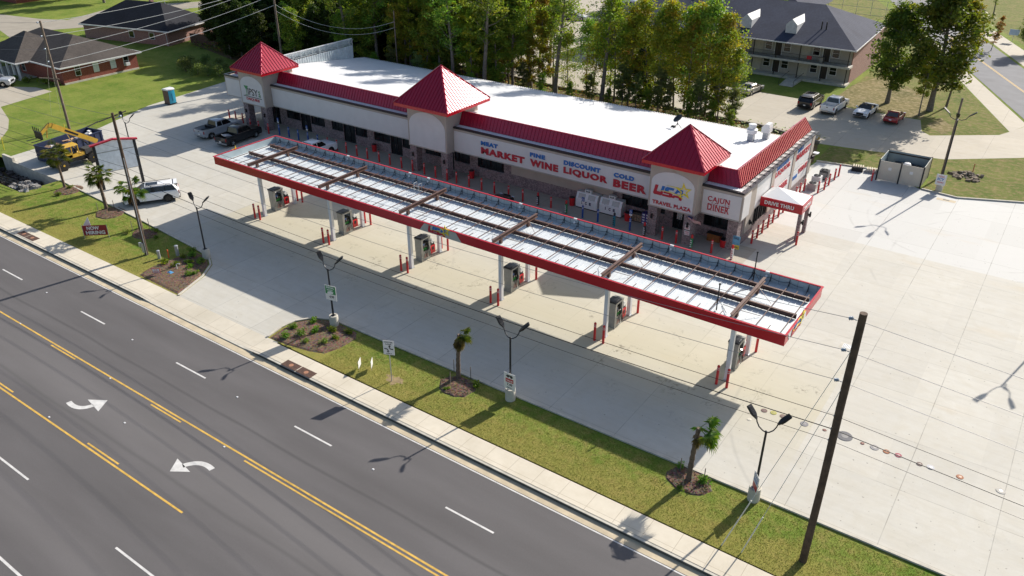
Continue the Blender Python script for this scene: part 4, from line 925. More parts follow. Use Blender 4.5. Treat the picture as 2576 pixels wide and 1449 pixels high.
make_ice('left white ice chest with two grey doors and blue ICE lettering', (29.15, 20.85, .012))
make_ice('right white ice chest, the one nearer the right tower, with ICE lettering', (31.8, 20.9, .012))
def can(xx, yy, label, r=.30, h=.9, mat=REDP):
    t = thing('litter_bin', label, 'bin', (xx, yy, .012), 0, 'red bins before the shop')
    g = MB(); g.lathe((0, 0, 0), [(r * .85, 0), (r, h * .85), (r * 1.06, h * .86), (r * 1.06, h * .93)], 16); g.build('body', mat, t, True)
    g = MB(); g.lathe((0, 0, h * .93), [(r * .9, 0), (r * .8, .06), (r * .5, .07)], 16); g.build('opening', BLACKM, t, True)
can(.08, 21.3, 'red litter bin by the brick wall left of the middle tower')
can(14.7, 21.1, 'red litter bin by the brick pier right of the middle tower')
can(27.45, 21.0, 'red litter bin left of the ice chests')
can(33.75, 20.95, 'wide red litter tub right of the ice chests', .36, .85)
can(43.55, 20.25 + .6, 'red planter tub by the corner brick pillar', .40, .75)
t = thing('firewood_rack', 'low rack of bundled firewood between the ice chests and the right tower', 'rack', (34.7, 21.4, .012))
g = MB(); 
for i in range(4):
    for j in range(5): g.cb((-.55 + .28 * j, 0, .12 + .17 * i), (.25, .5, .14), .0, 0)
g.build('bundles', pm('firewood', (.26, .19, .13), .9, var=.4, scale=6), t)
g = MB(); g.box(-.75, .75, -.3, -.27, .0, .04); g.box(-.75, .75, .27, .3, 0, .9); g.box(-.78, -.75, -.3, .3, 0, .9); g.box(.75, .78, -.3, .3, 0, .9); g.build('frame', BLACKM, t)
for j in range(4):
    for i in range(3):
        g = MB(); g.box(-.19, .19, -.15, .15, 0, .27); g.box(-.12, .12, -.152, -.1505, .06, .2, 1)
        tag(g.build('drink_crate', [pm('purple_carton', (.07, .05, .20), .5), WHITEP], loc=(35.35 + .0 + .40 * (i % 2), 21.2 + (.32 if i == 2 else 0), .012 + .275 * j)), 'purple carton, %s of the %s stack beside the right tower pillar' % (['lowest', 'second from bottom', 'second from top', 'topmost'][j], ['left', 'right', 'rear'][i]), 'carton', 'stacked purple cartons')
t = thing('wooden_cabinet', 'low orange wooden cabinet under the CAJUN DINER window', 'cabinet', (42.35, 21.45, .012))
g = MB(); g.box(-.6, .6, -.25, .25, 0, .72); g.build('body', pm('orange_wood', (.28, .10, .02), .6, var=.25, scale=5), t)
g = MB(); g.box(-.66, .66, -.3, .3, .722, .78); g.build('top', BLACKM, t)
for x0 in (-.56, .03): g = MB(); g.box(x0, x0 + .53, -.27, -.252, .05, .66); g.build('door', pm('orange_wood2', (.22, .075, .015), .6, var=.25, scale=5), t)
t = thing('flag', 'United States flag drooping from a staff on the right tower pillar', 'flag', (40.4, 19.2, 2.9))
g = MB(); g.tube([(0, .0, -.2), (.35, -.75, .28)], .02, 6); g.lathe((.35, -.75, .28), [(.03, 0), (.04, .03), (.01, .07)], 8); g.build('staff', CHROME, t)
g = MB(); nx, ny = 13, 6
def fp(i, j):
    u = i / nx; v = j / ny
    return (.28 - .02 * v + 1.15 * u, -.60 + .07 * sin(7 * u + 2 * v) + .25 * u + .35 * v, .22 - .50 * u * .9 - .48 * v + .04 * sin(9 * u))
for j in range(13):
    for i in range(nx):
        a, b_ = j / 13 * ny, (j + 1) / 13 * ny; m_ = 1 if j % 2 else 0
        if i < 5 and j < 7: m_ = 2
        g.quad(fp(i, a), fp(i + 1, a), fp(i + 1, b_), fp(i, b_), m_)
g.build('cloth', [BRSIGN, SIGNW, pm('flag_blue', (.01, .02, .12), .7)], t)
t = thing('notice_boards', 'pair of small red and white notices on the right tower pillar', 'notice', (40.6, 19.1, 1.3))
for zz in (-.3, .25):
    g = MB(); g.box(-.25, .25, .03, .06, zz, zz + .42); b_ = g.build('board', SIGNW, t)
    g = MB(); text(g, 'OPEN' if zz > 0 else 'DRINKS', .40, .12, FRONT(-.2, .03, zz + .24), 0, .03, .004); text(g, 'DAILY' if zz > 0 else 'FOOD', .40, .12, FRONT(-.2, .03, zz + .06), 0, .03, .004); g.build('lettering', BRSIGN, b_)
t = thing('corner_banner', 'blue and yellow vertical banner on the corner brick pillar', 'banner', (44.75, 20.2, .25))
g = MB(); g.box(-.33, .33, .28, .31, 0, 1.25); b_ = g.build('banner_sheet', pm('banner_blue', (.12, .32, .48), .5, var=.3, scale=6), t)
g = MB(); g.plate([(-.33, 0), (.33, 0), (.33, .42), (-.33, .36)], FRONT(0, .279, 0), .006); g.build('yellow_field', pm('banner_yellow', (.62, .52, .05), .5), b_)
g = MB(); text(g, 'COLD', .5, .18, FRONT(-.25, .279, .95), 0, .03, .01); text(g, '2 FOR', .45, .15, FRONT(-.22, .27, .1), 0, .03, .01); g.build('lettering', pm('navy', (.02, .02, .08), .5), b_)
# air conditioning units
for i, (xx, yy) in enumerate(((45.9, 42.9), (45.7, 40.9), (45.8, 39.2))):
    t = thing('air_conditioner', ['black-topped round-grille air conditioner at the back corner behind the red bollards', 'white air conditioner with a grille between the red bollards', 'low grey air conditioner nearest the front among the red bollards'][i], 'air conditioner', (xx, yy, 0))
    h = (1.0, .95, .7)[i]; g = MB(); g.box(-.48, .48, -.45, .45, 0, .1); g.box(-.45, .45, -.42, .42, .1, h); g.build('casing', [DARKT, WHITEP, GREYP][i], t)
    g = MB(); g.lathe((0, 0, h), [(.38, 0), (.38, .04), (.33, .05)], 18)
    for j in range(6): g.bar((-.36 * cos(j * pi / 6), -.36 * sin(j * pi / 6), h + .06), (.36 * cos(j * pi / 6), .36 * sin(j * pi / 6), h + .06), .02, .02)
    g.build('fan_grille', BLACKM, t)
    g = MB()
    for j in range(6): g.box(-.40, .40, -.435, -.422, .18 + .11 * j, .21 + .11 * j) if .21 + .11 * j < h else None
    g.build('louvre', GALV, t)
# bin enclosure
t = thing('bin_enclosure', 'beige metal bin enclosure with double gates and blue-grey inside', 'enclosure', (52.8, 47.85, 0))
def eb(): m_ = MB(); m_.org = Vector((52.8, 47.85, 0)); return m_
TAN = pm('tan_metal', (.55, .51, .43), .5, .1, var=.05, scale=1); INB = pm('inner_metal_blue', (.22, .29, .33), .5, .2, var=.08, scale=1)
def ribwall(m_, p, q, n, h, z0=.05):
    p = Vector(p); q = Vector(q); d = (q - p); nr = Vector((d.y, -d.x, 0)).normalized()
    m_.bar(p + Vector((0, 0, (h + z0) / 2)), q + Vector((0, 0, (h + z0) / 2)), .03, h - z0)
    for i in range(n + 1): c = p.lerp(q, i / n) + nr * .02; m_.box(c.x - .025, c.x + .025, c.y - .02, c.y + .02, z0, h)
for p, q, n in (((50.6, 49.75), (50.6, 45.95), 12), ((55.0, 49.75), (50.6, 49.75), 14), ((55.0, 45.95), (55.0, 49.75), 12)):
    g = eb(); ribwall(g, (*p, 0), (*q, 0), n, 2.3); w_ = g.build('wall_panel', TAN, t)
    c = Vector((52.8, 47.85, 0)); P0 = Vector((*p, 0)); Q0 = Vector((*q, 0)); mid = (P0 + Q0) / 2; off = (c - mid).normalized() * .03
    g = eb(); ribwall(g, P0.lerp(Q0, .01) + off, Q0.lerp(P0, .01) + off, n, 2.28, .06); g.build('inner_lining', INB, w_)
for x0, x1 in ((50.72, 52.74), (52.84, 54.90)):
    g = eb(); ribwall(g, (x0, 45.95, 0), (x1, 45.95, 0), 9, 2.2, .12); w_ = g.build('gate', TAN, t)
    g = eb(); g.box((x0 + x1) / 2 - .16, (x0 + x1) / 2 + .16, 45.90, 45.915, 1.3, 1.6); g.build('notice', SIGNW, w_)
for xx, yy in ((50.6, 45.9), (55.0, 45.9), (50.6, 49.75), (55.0, 49.75), (52.79, 45.93)):
    g = eb(); g.box(xx - .07, xx + .07, yy - .07, yy + .07, 0, 2.34); g.build('post', DARKT, t)
g = eb(); g.box(50.68, 54.92, 49.63, 49.70, 2.0, 2.12); g.build('rail', BLACKM, t)
t = thing('waste_container', 'dark green waste container inside the bin enclosure with white sacks on it', 'bin', (53.1, 48.3, 0))
g = MB(); g.box(-1.5, 1.2, -.9, .9, .1, 1.35); g.build('body', DARKT, t); g = MB(); g.box(-1.5, 1.2, -.95, .2, 1.351, 1.42); g.build('lid', BLACKM, t)
g = MB(); g.lathe((0, 0, 0), [(.3, 0), (.42, .15), (.3, .32), (.05, .38)], 10); tag(g.build('refuse_sack', WHITEP, None, True, (53.0, 48.0, 1.43)), 'white refuse sack on top of the waste container', 'sack')
for i, (xx, yy) in enumerate(((48.2, 47.6), (49.6, 48.0))):
    t = thing('pallet_pile', ['larger dark pallet pile with pale timber by the back kerb left of the bins', 'smaller pale pallet pile just left of the bin enclosure'][i], 'pile', (xx, yy, 0), .2)
    g = MB(); 
    for j in range(3 - i): g.box(-.6, .6, -.45, .45, .02 + .16 * j, .14 + .16 * j)
    g.build('pallet', DARKT if i == 0 else GREYP, t)
    g = MB(); 
    for j in range(5): g.box(-.5 + .24 * j, -.36 + .24 * j, -.35, .4, .5 - .16 * i, .58 - .16 * i)
    g.build('timber', pm('pale_timber', (.60, .52, .38), .8), t)
# ================================================================ lamps, poles, signs
def make_lamp():
    t = thing('street_lamp', 'lamp', 'street lamp')
    g = MB(); g.lathe((0, 0, -.1), [(.34, 0), (.34, .95), (.32, .98)], 20); g.build('concrete_base', CURB, t, True)
    g = MB(); g.box(-.14, .14, -.14, .14, .88, .91); g.tube([(0, 0, .9), (0, 0, 4.72)], [.075, .06], 10); g.lathe((0, 0, 4.7), [(.07, 0), (.07, .1), (.02, .13)], 10); g.build('pole', DARKT, t, True)
    for az, L, in ((rad(162), .95), (rad(42), .78)):
        c, s_ = cos(az), sin(az)
        g = MB(); g.tube([(0, 0, 4.72), (.22 * c * L, .22 * s_ * L, 4.70), (.50 * c * L, .50 * s_ * L, 4.80), (.68 * c * L, .68 * s_ * L, 5.02), (.74 * c * L, .74 * s_ * L, 5.2)], .035, 8); a_ = g.build('arm', DARKT, t, True)
        g = MB(); g.M = Matrix.Translation((.74 * c * L, .74 * s_ * L, 5.18)) @ Matrix.Rotation(az, 4, 'Z') @ Matrix.Rotation(rad(-42), 4, 'Y')
        pr = [(.0, .05), (.10, .09), (.25, .17), (.40, .19), (.78, .185), (.82, .15)]
        V = []; n = len(pr)
        for (x_, w_) in pr:
            h_ = .055 + (.02 if .2 < x_ < .7 else 0); V += [(x_, -w_, -.03), (x_, w_, -.03), (x_, w_ * .8, h_), (x_, -w_ * .8, h_)]
        F = [(0, 3, 2, 1), (4 * n - 4, 4 * n - 3, 4 * n - 2, 4 * n - 1)]
        for i in range(n - 1): F += [(4 * i + j, 4 * i + (j + 1) % 4, 4 * i + 4 + (j + 1) % 4, 4 * i + 4 + j) for j in range(4)]
        g.a(V, F)
        for j in range(5): g.box(.36 + .08 * j, .38 + .08 * j, -.12, .12, .07, .10)
        hd = g.build('lamp_head', BLACKM, t)
        g = MB(); g.M = Matrix.Translation((.74 * c * L, .74 * s_ * L, 5.18)) @ Matrix.Rotation(az, 4, 'Z') @ Matrix.Rotation(rad(-42), 4, 'Y'); g.box(.42, .74, -.13, .13, -.045, -.032); g.build('lens', GREYP, hd)
    cache(t); return t
lamp = make_lamp(); lamp['group'] = 'black twin-arm lamps along the forecourt'
lamp.location = (7.38, -7.45, 0); lamp['label'] = 'black twin-arm lamp on a concrete base at the corner of the left mulch bed'
for x, y, lb in ((24.78, -8.93, 'black twin-arm lamp with a green and white advert board on its pole'), (40.95, -8.78, 'black twin-arm lamp with the red VALUE price board, right of the drooping palm'), (57.31, -8.49, 'black twin-arm lamp on a concrete base just left of the big wooden pole'),
                 (-19.2, 2.6, 'black twin-arm lamp standing behind the blank roadside sign')):
    dup(lamp, loc=(x, y, 0), label=lb)
def board(name, label, loc, rz, w_, h_, fn, mats, cat='sign'):
    t = thing(name, label, cat, loc, rz); g = MB(); g.box(-w_ / 2, w_ / 2, -.02, .0, 0, h_); b_ = g.build('panel', SIGNW, t); g = MB(); fn(g); g.build('print', mats, b_); return t
def f1(g):
    g.box(-.44, .44, -.03, -.0201, .52, 1.18, 0); g.lathe((-.1, -.026, .55), [(.2, 0), (.2, .004)], 12, 1) if 0 else None
    text(g, 'SPECIAL', .7, .16, FRONT(-.35, -.03, .98), 1, .03, .004); text(g, 'SNACKS', .5, .12, FRONT(-.3, -.03, .80), 1, .03, .004)
    g.plate([(-.3, .55), (-.1, .5), (.2, .58), (.25, .72), (0, .78), (-.25, .7)], FRONT(0, -.031, 0), .004, 1); text(g, '4.99', .40, .22, FRONT(-.15, -.021, .18), 2, .03, .004)
board('advert_board', 'green and white advert board tied to the second lamp pole', (24.95, -9.05, 2.30), rad(12), .95, 1.22, f1, [GRSIGN, WHITEP, BKSIGN])
def f2(g):
    g.plate([(-.28, 1.0), (-.1, .88), (0, 1.02), (.12, .88), (.28, 1.0), (.2, 1.12), (-.2, 1.12)], FRONT(0, -.021, 0), .004, 1)
    g.box(-.3, .3, -.025, -.0205, .55, .84, 0); text(g, 'VALUE', .5, .12, FRONT(-.25, -.025, .62), 2, .03, .004); text(g, '7.49', .42, .2, FRONT(-.2, -.021, .28), 1, .03, .004); text(g, 'MEAL', .4, .08, FRONT(-.2, -.021, .1), 1, .03, .004)
board('price_board', 'white price board with red VALUE block on the third lamp pole', (41.05, -9.0, .95), 0, .88, 1.25, f2, [BRSIGN, BKSIGN, WHITEP])
def f3(g): text(g, 'COLD', .6, .2, FRONT(-.3, -.021, .85), 0, .03, .004); text(g, 'BEER', .6, .2, FRONT(-.3, -.021, .58), 0, .03, .004); g.box(-.3, .3, -.03, -.0205, .1, .48, 1)
board('price_board', 'blue and red advert board at the foot of the lamp beside the big wooden pole', (57.35, -8.75, .85), rad(-52), .72, 1.15, f3, [BLSIGN, BRSIGN])
def f4(g): text(g, 'ICY', .66, .28, FRONT(-.33, -.021, .50), 0, .04, .004); text(g, 'COLD', .55, .16, FRONT(-.28, -.021, .85), 1, .03, .004); text(g, 'DRINKS', .6, .14, FRONT(-.3, -.021, .22), 1, .03, .004)
board('advert_board', 'white ICY COLD drinks board on the lamp base by the back kerb', (56.75, 46.05, .75), 0, .95, 1.15, f4, [BLSIGN, BRSIGN])
# tall three-headed lamp by the back kerb, wooden pole behind it
t = thing('tall_street_lamp', 'tall dark lamp with three heads behind the drinks board at the back kerb', 'street lamp', (56.75, 46.4, 0), 0, 'tall three-headed lamps')
g = MB(); g.lathe((0, 0, -.1), [(.34, 0), (.34, .85), (.32, .88)], 18); g.build('concrete_base', CURB, t, True)
g = MB(); g.tube([(0, 0, .7), (0, 0, 7.7)], [.09, .06], 10); g.build('pole', DARKT, t, True)
for az in (rad(175), rad(5), rad(-88)):
    g = MB(); c, s_ = cos(az), sin(az); g.tube([(0, 0, 7.65), (.35 * c, .35 * s_, 7.6), (.7 * c, .7 * s_, 7.75), (.9 * c, .9 * s_, 8.1)], .035, 8); a_ = g.build('arm', DARKT, t, True)
    g = MB(); g.M = Matrix.Translation((.88 * c, .88 * s_, 8.08)) @ Matrix.Rotation(az, 4, 'Z') @ Matrix.Rotation(rad(-38), 4, 'Y'); g.prism([(0, -.07), (.28, -.17), (.80, -.18), (.80, .18), (.28, .17), (0, .07)], -.03, .05); g.build('lamp_head', BLACKM, a_)
cache(t); dup(t, loc=(69.9, 24.3, 0), rz=rad(60), label='tall three-headed lamp beyond the right edge, its shadow lying on the concrete')
t = thing('utility_pole', 'weathered wooden pole standing behind the tall three-headed lamp', 'utility pole', (56.2, 50.87, 0)); g = MB(); g.tube([(0, 0, -.2), (0, 0, 8.67)], [.13, .10], 10); g.build('shaft', WOODG, t, True)
# lane-use sign
sheet('bare_soil', [[(33.25 + .62 * cos(a) * (1 + .35 * sin(3 * a) + .25 * cos(7 * a)), -11.6 + .42 * sin(a) * (1 + .3 * cos(5 * a) + .2 * sin(9 * a))) for a in [i * .1571 for i in range(40)]]], -.007, pm('bare_soil', (.27, .20, .10), .95, var=.3, scale=3))
t = thing('road_sign', 'white centre lane sign with two black arrows on a steel post in the verge', 'road sign', (33.2, -11.75, 0), rad(24))
g = MB(); g.tube([(0, 0, 0), (0, 0, 3.2)], .035, 8); g.build('post', GALV, t)
g = MB(); g.box(-.38, .38, -.05, -.036, 2.15, 3.25); p_ = g.build('sign_face', SIGNW, t)
g = MB(); text(g, 'CENTER', .6, .10, FRONT(-.3, -.051, 3.08), 0, .02, .003); text(g, 'LANE', .4, .10, FRONT(-.2, -.051, 2.93), 0, .02, .003); text(g, 'ONLY', .4, .09, FRONT(-.2, -.051, 2.2), 0, .02, .003)
g.tube([(.30, -.055, 2.60), (.12, -.055, 2.62), (.05, -.055, 2.72), (.06, -.055, 2.84)], .035, 6); g.tube([(-.30, -.055, 2.62), (-.12, -.055, 2.60), (-.05, -.055, 2.5), (-.06, -.055, 2.38)], .035, 6)
g.plate([(-.04, 2.80), (.16, 2.80), (.06, 2.92)], FRONT(0, -.051, 0), .004); g.plate([(-.16, 2.42), (.04, 2.42), (-.06, 2.32)], FRONT(0, -.051, 0), .004); g.build('arrows', BKSIGN, p_)
# small yard signs
for i, (x, y) in enumerate(((30.47, -12.0), (31.15, -11.5))):
    t = thing('yard_sign', ['left white edge-on yard sign in the verge by the pavement', 'right white edge-on yard sign in the verge'][i], 'yard sign', (x, y, 0), rad(35) if i else rad(30))
    g = MB(); g.tube([(0, -.2, 0), (0, -.2, .3)], .01, 5); g.tube([(0, .2, 0), (0, .2, .3)], .01, 5); g.build('stakes', GALV, t)
    g = MB(); g.box(-.01, .01, -.32, .32, .25, .78); g.build('panel', SIGNW, t)
t = thing('banner_sign', 'red NOW HIRING banner on two stakes in the grass', 'banner', (-4.25, -10.75, 0), rad(41))
g = MB(); 
for x in (-1.08, 1.08): g.tube([(x, 0, 0), (x, 0, 1.35)], .025, 6)
g.build('stakes', GALV, t)
g = MB(); g.box(-1.05, 1.05, -.02, 0, .30, 1.30); p_ = g.build('banner_sheet', pm('banner_red', (.25, .012, .02), .6), t)
g = MB(); text(g, 'NOW', 1.1, .36, FRONT(-.7, -.021, .85), 0, .04, .004); text(g, 'HIRING', 1.7, .36, FRONT(-.85, -.021, .40), 0, .04, .004); g.build('lettering', WHITEP, p_)
t = thing('folded_board', 'bent white board standing behind the NOW HIRING banner', 'board', (-5.35, -10.95, 0), rad(20))
g = MB(); g.a([(-.35, 0, .1), (.55, .1, .5), (.35, .1, 1.9), (-.4, 0, .9), (-.35, .03, .1), (.55, .13, .5), (.35, .13, 1.9), (-.4, .03, .9)], [(0, 1, 2, 3), (7, 6, 5, 4), (0, 4, 5, 1), (1, 5, 6, 2), (2, 6, 7, 3), (3, 7, 4, 0)]); g.build('sheet', SIGNW, t)
g = MB(); g.tube([(-.38, 0, 0), (-.40, 0, .95)], .025, 6); g.tube([(.42, .1, 0), (.42, .1, .9)], .025, 6); g.build('stakes', GALV, t)
# monument sign, blank face
t = thing('roadside_sign', 'large blank white sign with red gabled top on two dark posts', 'roadside sign', (-14.1, -1.9, 0))
P0 = Vector((-14.75, -3.75, 0)); P1 = Vector((-13.45, -.05, 0)); ang = math.atan2(P1.y - P0.y, P1.x - P0.x)
R = Matrix.Translation(P0) @ Matrix.Rotation(ang, 4, 'Z'); Lp = (P1 - P0).length
def sb(): m_ = MB(); m_.org = Vector((-14.1, -1.9, 0)); m_.M = R; return m_
for x in (0, Lp): g = sb(); g.box(x - .14, x + .14, -.14, .14, 0, 4.75); g.build('post', DARKT, t)
g = sb(); g.box(.145, Lp - .145, -.12, .12, 1.85, 3.9); f_ = g.build('blank_face', pm('sign_face_blueish', (.74, .79, .85), .35), t)
g = sb(); g.plate([(.145, 3.98), (Lp - .145, 3.98), (Lp - .145, 4.72), (Lp / 2, 5.05), (.145, 4.72)], Matrix(((1, 0, 0, 0), (0, 0, -1, .1), (0, 1, 0, 0), (0, 0, 0, 1))), .2); g.build('gable_face', pm('gable_face_white', (.76, .79, .82), .35), t)
for z in (1.83, 3.94): g = sb(); g.box(.145, Lp - .145, -.13, .13, z - .03, z + .03); g.build('rail', GREYP, t)
g = sb(); g.bar((-.35, 0, 4.76), (Lp / 2, 0, 5.14), .42, .14); g.bar((Lp / 2, 0, 5.14), (Lp + .35, 0, 4.76), .42, .14); g.build('gable_trim', REDF, t)
# ---- utility poles & wires
def pole(label, x, y, h, r0, r1, mat=WOODP):
    t = thing('utility_pole', label, 'utility pole', (x, y, 0)); g = MB(); g.tube([(0, 0, -.3), (.02, .01, h * .33), (-.015, .02, h * .66), (0, 0, h)], [r0, r0 * .9, (r0 + r1) / 2, r1], 14); g.build('shaft', mat, t, True); return t
bigp = pole('tall dark wooden utility pole in the foreground at right', 60.97, -11.27, 14.66, .20, .165)
midp = pole('wooden utility pole beside the palms and the left mulch bed', 2.48, -10.1, 12.79, .17, .11)
farp = pole('wooden utility pole with cross arm beside the red-brick house', -37.1, 5.0, 13.3, .17, .12, WOODG)
p3 = pole('wooden utility pole with transformers before the dark wood', -32.4, 36.0, 15.5, .17, .12, WOODG)
p4 = pole('slim dark pole among the trees behind the shop roof', -16.2, 43.5, 11.0, .10, .08, WOODG)
def insul(par, loc, dx=-.25, dz=0, dy=0):
    g = MB(); g.tube([(0, 0, 0), (dx, dy, dz)], .02, 6); g.M = Matrix.Translation((dx, dy, dz)) @ Matrix.Rotation(rad(70), 4, 'Y'); g.lathe((0, 0, -.12), [(.04, 0), (.10, .03), (.06, .06), (.10, .10), (.06, .13), (.10, .17), (.04, .21)], 10); g.build('insulator', INSUL, par, True, loc)
for z in (14.25, 12.65, 11.05): insul(bigp, (-.20, -.02, z), -.22, .03)
for z in (9.2, 8.45, 7.8): g = MB(); g.box(-.2, -.13, -.06, .06, z - .05, z + .05); g.build('clamp', GALV, bigp)
g = MB(); g.tube([(0, .1, 12.3), (.55, .25, 12.5)], .03, 6); g.tube([(.5, .2, 12.5), (.7, .3, 12.6)], .07, 8); g.build('insulator', INSUL, midp)
g = MB(); g.box(-.15, .15, -.26, -.16, .3, 1.2); g.box(-.42, -.16, -.3, -.1, .8, 1.15); g.build('meter_box', GALV, midp)
g = MB(); g.tube([(.16, -.08, .0), (.15, -.07, 4.0), (.13, -.05, 9)], .03, 6); g.build('conduit', GALV, midp)
g = MB(); g.bar((-2.2, -.9, 6.4), (.4, .2, 6.4), .10, .12); g.build('cross_arm', WOODG, farp)
for z in (13.0, 11.4, 9.9, 8.4): insul(farp, (-.12, 0, z), -.35, .06, -.1)
for dx in (-.35, .35): g = MB(); g.lathe((dx, -.2, 12.6), [(.05, 0), (.24, .05), (.24, .8), (.1, .88)], 14); g.build('transformer', GALV, p3, True)
WI = [0]
def wire(label, a, b, sag, r=.011, mat=None, cat='wire', group=None, name='overhead_wire'):
    a = Vector(a); b = Vector(b); n = 22; pts = []
    for i in range(n + 1):
        u = i / n; p = a.lerp(b, u); p.z -= sag * 4 * u * (1 - u); pts.append(p)
    g = MB(a); g.tube(pts, r, 5, 0); tag(g.build(name, mat or WIRE, loc=tuple(a)), label, cat, group)
GW = 'power lines along the road'
for i, (z, zl, s_) in enumerate(((14.28, 12.5, 1.0), (12.68, 11.1, 1.0), (11.08, 9.7, .9))):
    nm = ['highest', 'middle', 'lowest'][i]
    wire('%s of three power lines from the big pole back to the pole by the palms' % nm, (60.6, -11.29, z), (2.6, -10.0, zl), s_, .012, None, 'wire', GW)
    wire('%s of three power lines from the big pole out past the right edge' % nm, (60.6, -11.29, z), (140, -11.6, z + .5), 1.6, .012, None, 'wire', GW)
    wire('%s of three power lines running left from the pole by the palms' % nm, (2.4, -10.0, zl), (-62, -8.6, zl + .4), 1.2, .012, None, 'wire', GW)
for i, (z, zl) in enumerate(((9.2, 8.2), (8.45, 7.4), (7.8, 6.7))):
    nm = ['upper', 'middle', 'lower'][i]; r_ = (.014, .022, .012)[i]
    wire('%s dark telephone cable between the big pole and the pole by the palms' % nm, (60.8, -11.3, z), (2.5, -10.2, zl), .7, r_, BLACKM, 'cable', 'telephone cables along the road')
    wire('%s dark telephone cable from the big pole out past the right edge' % nm, (60.8, -11.3, z), (140, -11.6, z), 1.0, r_, BLACKM, 'cable', 'telephone cables along the road')
    wire('%s dark telephone cable running left from the pole by the palms' % nm, (2.45, -10.2, zl), (-62, -8.7, zl), .9, r_, BLACKM, 'cable', 'telephone cables along the road')
for i, (z, z3, d) in enumerate(((13.1, 17.4, 0), (11.5, 15.8, 0), (9.9, 14.2, 0), (8.3, 12.6, 0), (7.0, 11.2, 0))):
    wire('bright wire, %s of five between the brick house pole and the transformer pole' % ['topmost', 'second', 'third', 'fourth', 'lowest'][i], (-37.0, 5.2, z), (-32.4, 36.0 if i > 2 else 36.0, min(z3, 15.4 - .7 * i) if i > 1 else z3 - 1.8), .6, .028, WIREW, 'wire', 'bright wires at upper left')
    if i < 4: wire('thin wire, %s of four leaving the left edge from the house pole' % ['topmost', 'second', 'third', 'fourth'][i], (-37.2, 4.9, z), (-90, -8, z - .5), 1.0, .012, None, 'wire', 'thin wires at the left edge')
wire('left slanting stay wire of the big pole, anchored in the verge', (60.85, -11.35, 12.8), (57.19, -12.71, 0), 0, .014, WIREW, 'stay wire', 'stay wires of the big pole')
wire('right slanting stay wire of the big pole, anchored in the verge', (60.85, -11.35, 10.8), (58.21, -12.58, 0), 0, .014, WIREW, 'stay wire', 'stay wires of the big pole')
for i, (ax, ay, zz, zt) in enumerate(((57.19, -12.71, 12.8, .33), (58.21, -12.58, 10.8, .30))):
    a = Vector((ax, ay, 0)); b = Vector((60.85, -11.35, zz)); g = MB(a); g.tube([a, a.lerp(b, zt * .8)], .032, 8); tag(g.build('stay_guard', pm('cream_plastic', (.75, .72, .60), .5), loc=a), ['left cream plastic guard on the stay wire of the big pole', 'right cream plastic guard on the stay wire of the big pole'][i], 'stay guard')
for i, (x, y) in enumerate(((-41.2, 2.0), (-40.6, 3.0), (-39.6, 3.2))): wire('thin stay wire, %s of three, down from the pole by the brick house' % ['left', 'middle', 'right'][i], (-37.1, 5.0, 11 - i), (x - 4, y + 5, 0), 0, .013, WIREW, 'stay wire', 'stay wires by the brick house')
for i in range(2): wire('%s of two wires from the transformer pole into the wood behind the shop' % ['upper', 'lower'][i], (-32.3, 36, 11.3 - i * .9), (-16.2, 43.5, 9.5 - i * .8), 2.0, .02, WIREW, 'wire', 'wires behind the shop')
# ---- silt fence, rocks, ditch
t = MB(); t.quad((-45, -13, -1.2), (-21.0, -9.2, -.7), (-21.0, -5.0, -1.4), (-45, -5.0, -1.8)); t.quad((-45, -14.7, -.3), (-21.1, -9.2, -.012), (-21.0, -9.2, -1.5), (-45, -13, -1.5)); t.quad((-21.2, -9.3, -.013), (-21.2, -5.0, -.013), (-21.25, -5.0, -1.6), (-21.25, -9.3, -1.6)); t.build('ditch', DIRT, kind='structure')
t = thing('retaining_wall', 'low concrete wing wall between the forecourt corner and the stony ditch', 'wall', (-27, -5, 0))
g = MB(); g.org = Vector((-27, -5, 0)); g.bar((-33.2, -5.0, -.45), (-30.9, -5.0, -.45), .28, 1.9); g.bar((-30.9, -5.0, -.70), (-21.1, -5.05, -.70), .28, 1.5); g.bar((-21.1, -5.05, -.8), (-21.0, -6.8, -.8), .25, 1.3); g.build('wall_slab', CURB, t)
ROCK = pm('grey_rock', (.28, .27, .26), .95, var=.35, scale=3, bump=.5); ROCKD = pm('dark_rock', (.09, .075, .07), .95, var=.4, scale=3, bump=.5)
random.seed(3)
def rocks(n, xr, yr, zr, mat, label, name='rock'):
    g = MB()
    for i in range(n):
        c = Vector((random.uniform(*xr), random.uniform(*yr), random.uniform(*zr))); r = random.uniform(.12, .38); k = []
        for j in range(8): k.append(c + Vector(((j & 1) * 2 - 1, (j >> 1 & 1) * 2 - 1, (j >> 2 & 1) * 2 - 1)) * r * .6 + Vector([random.uniform(-r, r) * .4 for _ in range(3)]))
        g.a(k, [(0, 2, 3, 1), (4, 5, 7, 6), (0, 1, 5, 4), (1, 3, 7, 5), (3, 2, 6, 7), (2, 0, 4, 6)])
    o = g.build(name, mat); tag(o, label, 'rocks', kind='stuff')
rocks(260, (-40, -22.5), (-8.6, -5.4), (-1.6, -1.0), ROCKD, 'dark broken rocks filling the ditch under the wing wall', 'ditch_rocks')
rocks(110, (-24.3, -20.8), (-8.9, -7.2), (-.5, .05), ROCK, 'pale grey rocks spilling at the end of the ditch', 'pale_rocks')
rocks(60, (56.8, 59.8), (51.2, 53.6), (-.12, .03), pm('clods', (.19, .15, .11), .95, var=.4, scale=3, bump=.5), 'dark clods and rubble in the grass behind the drinks board', 'rubble')
t = thing('pipe_railing', 'dark pipe railing beside the ditch at the left edge', 'railing', (-28, -9, 0))
g = MB(); 
for z in (.35, .65, .95): g.tube([(-8, -1.0, z), (5.8, .2, z)], .03, 6)
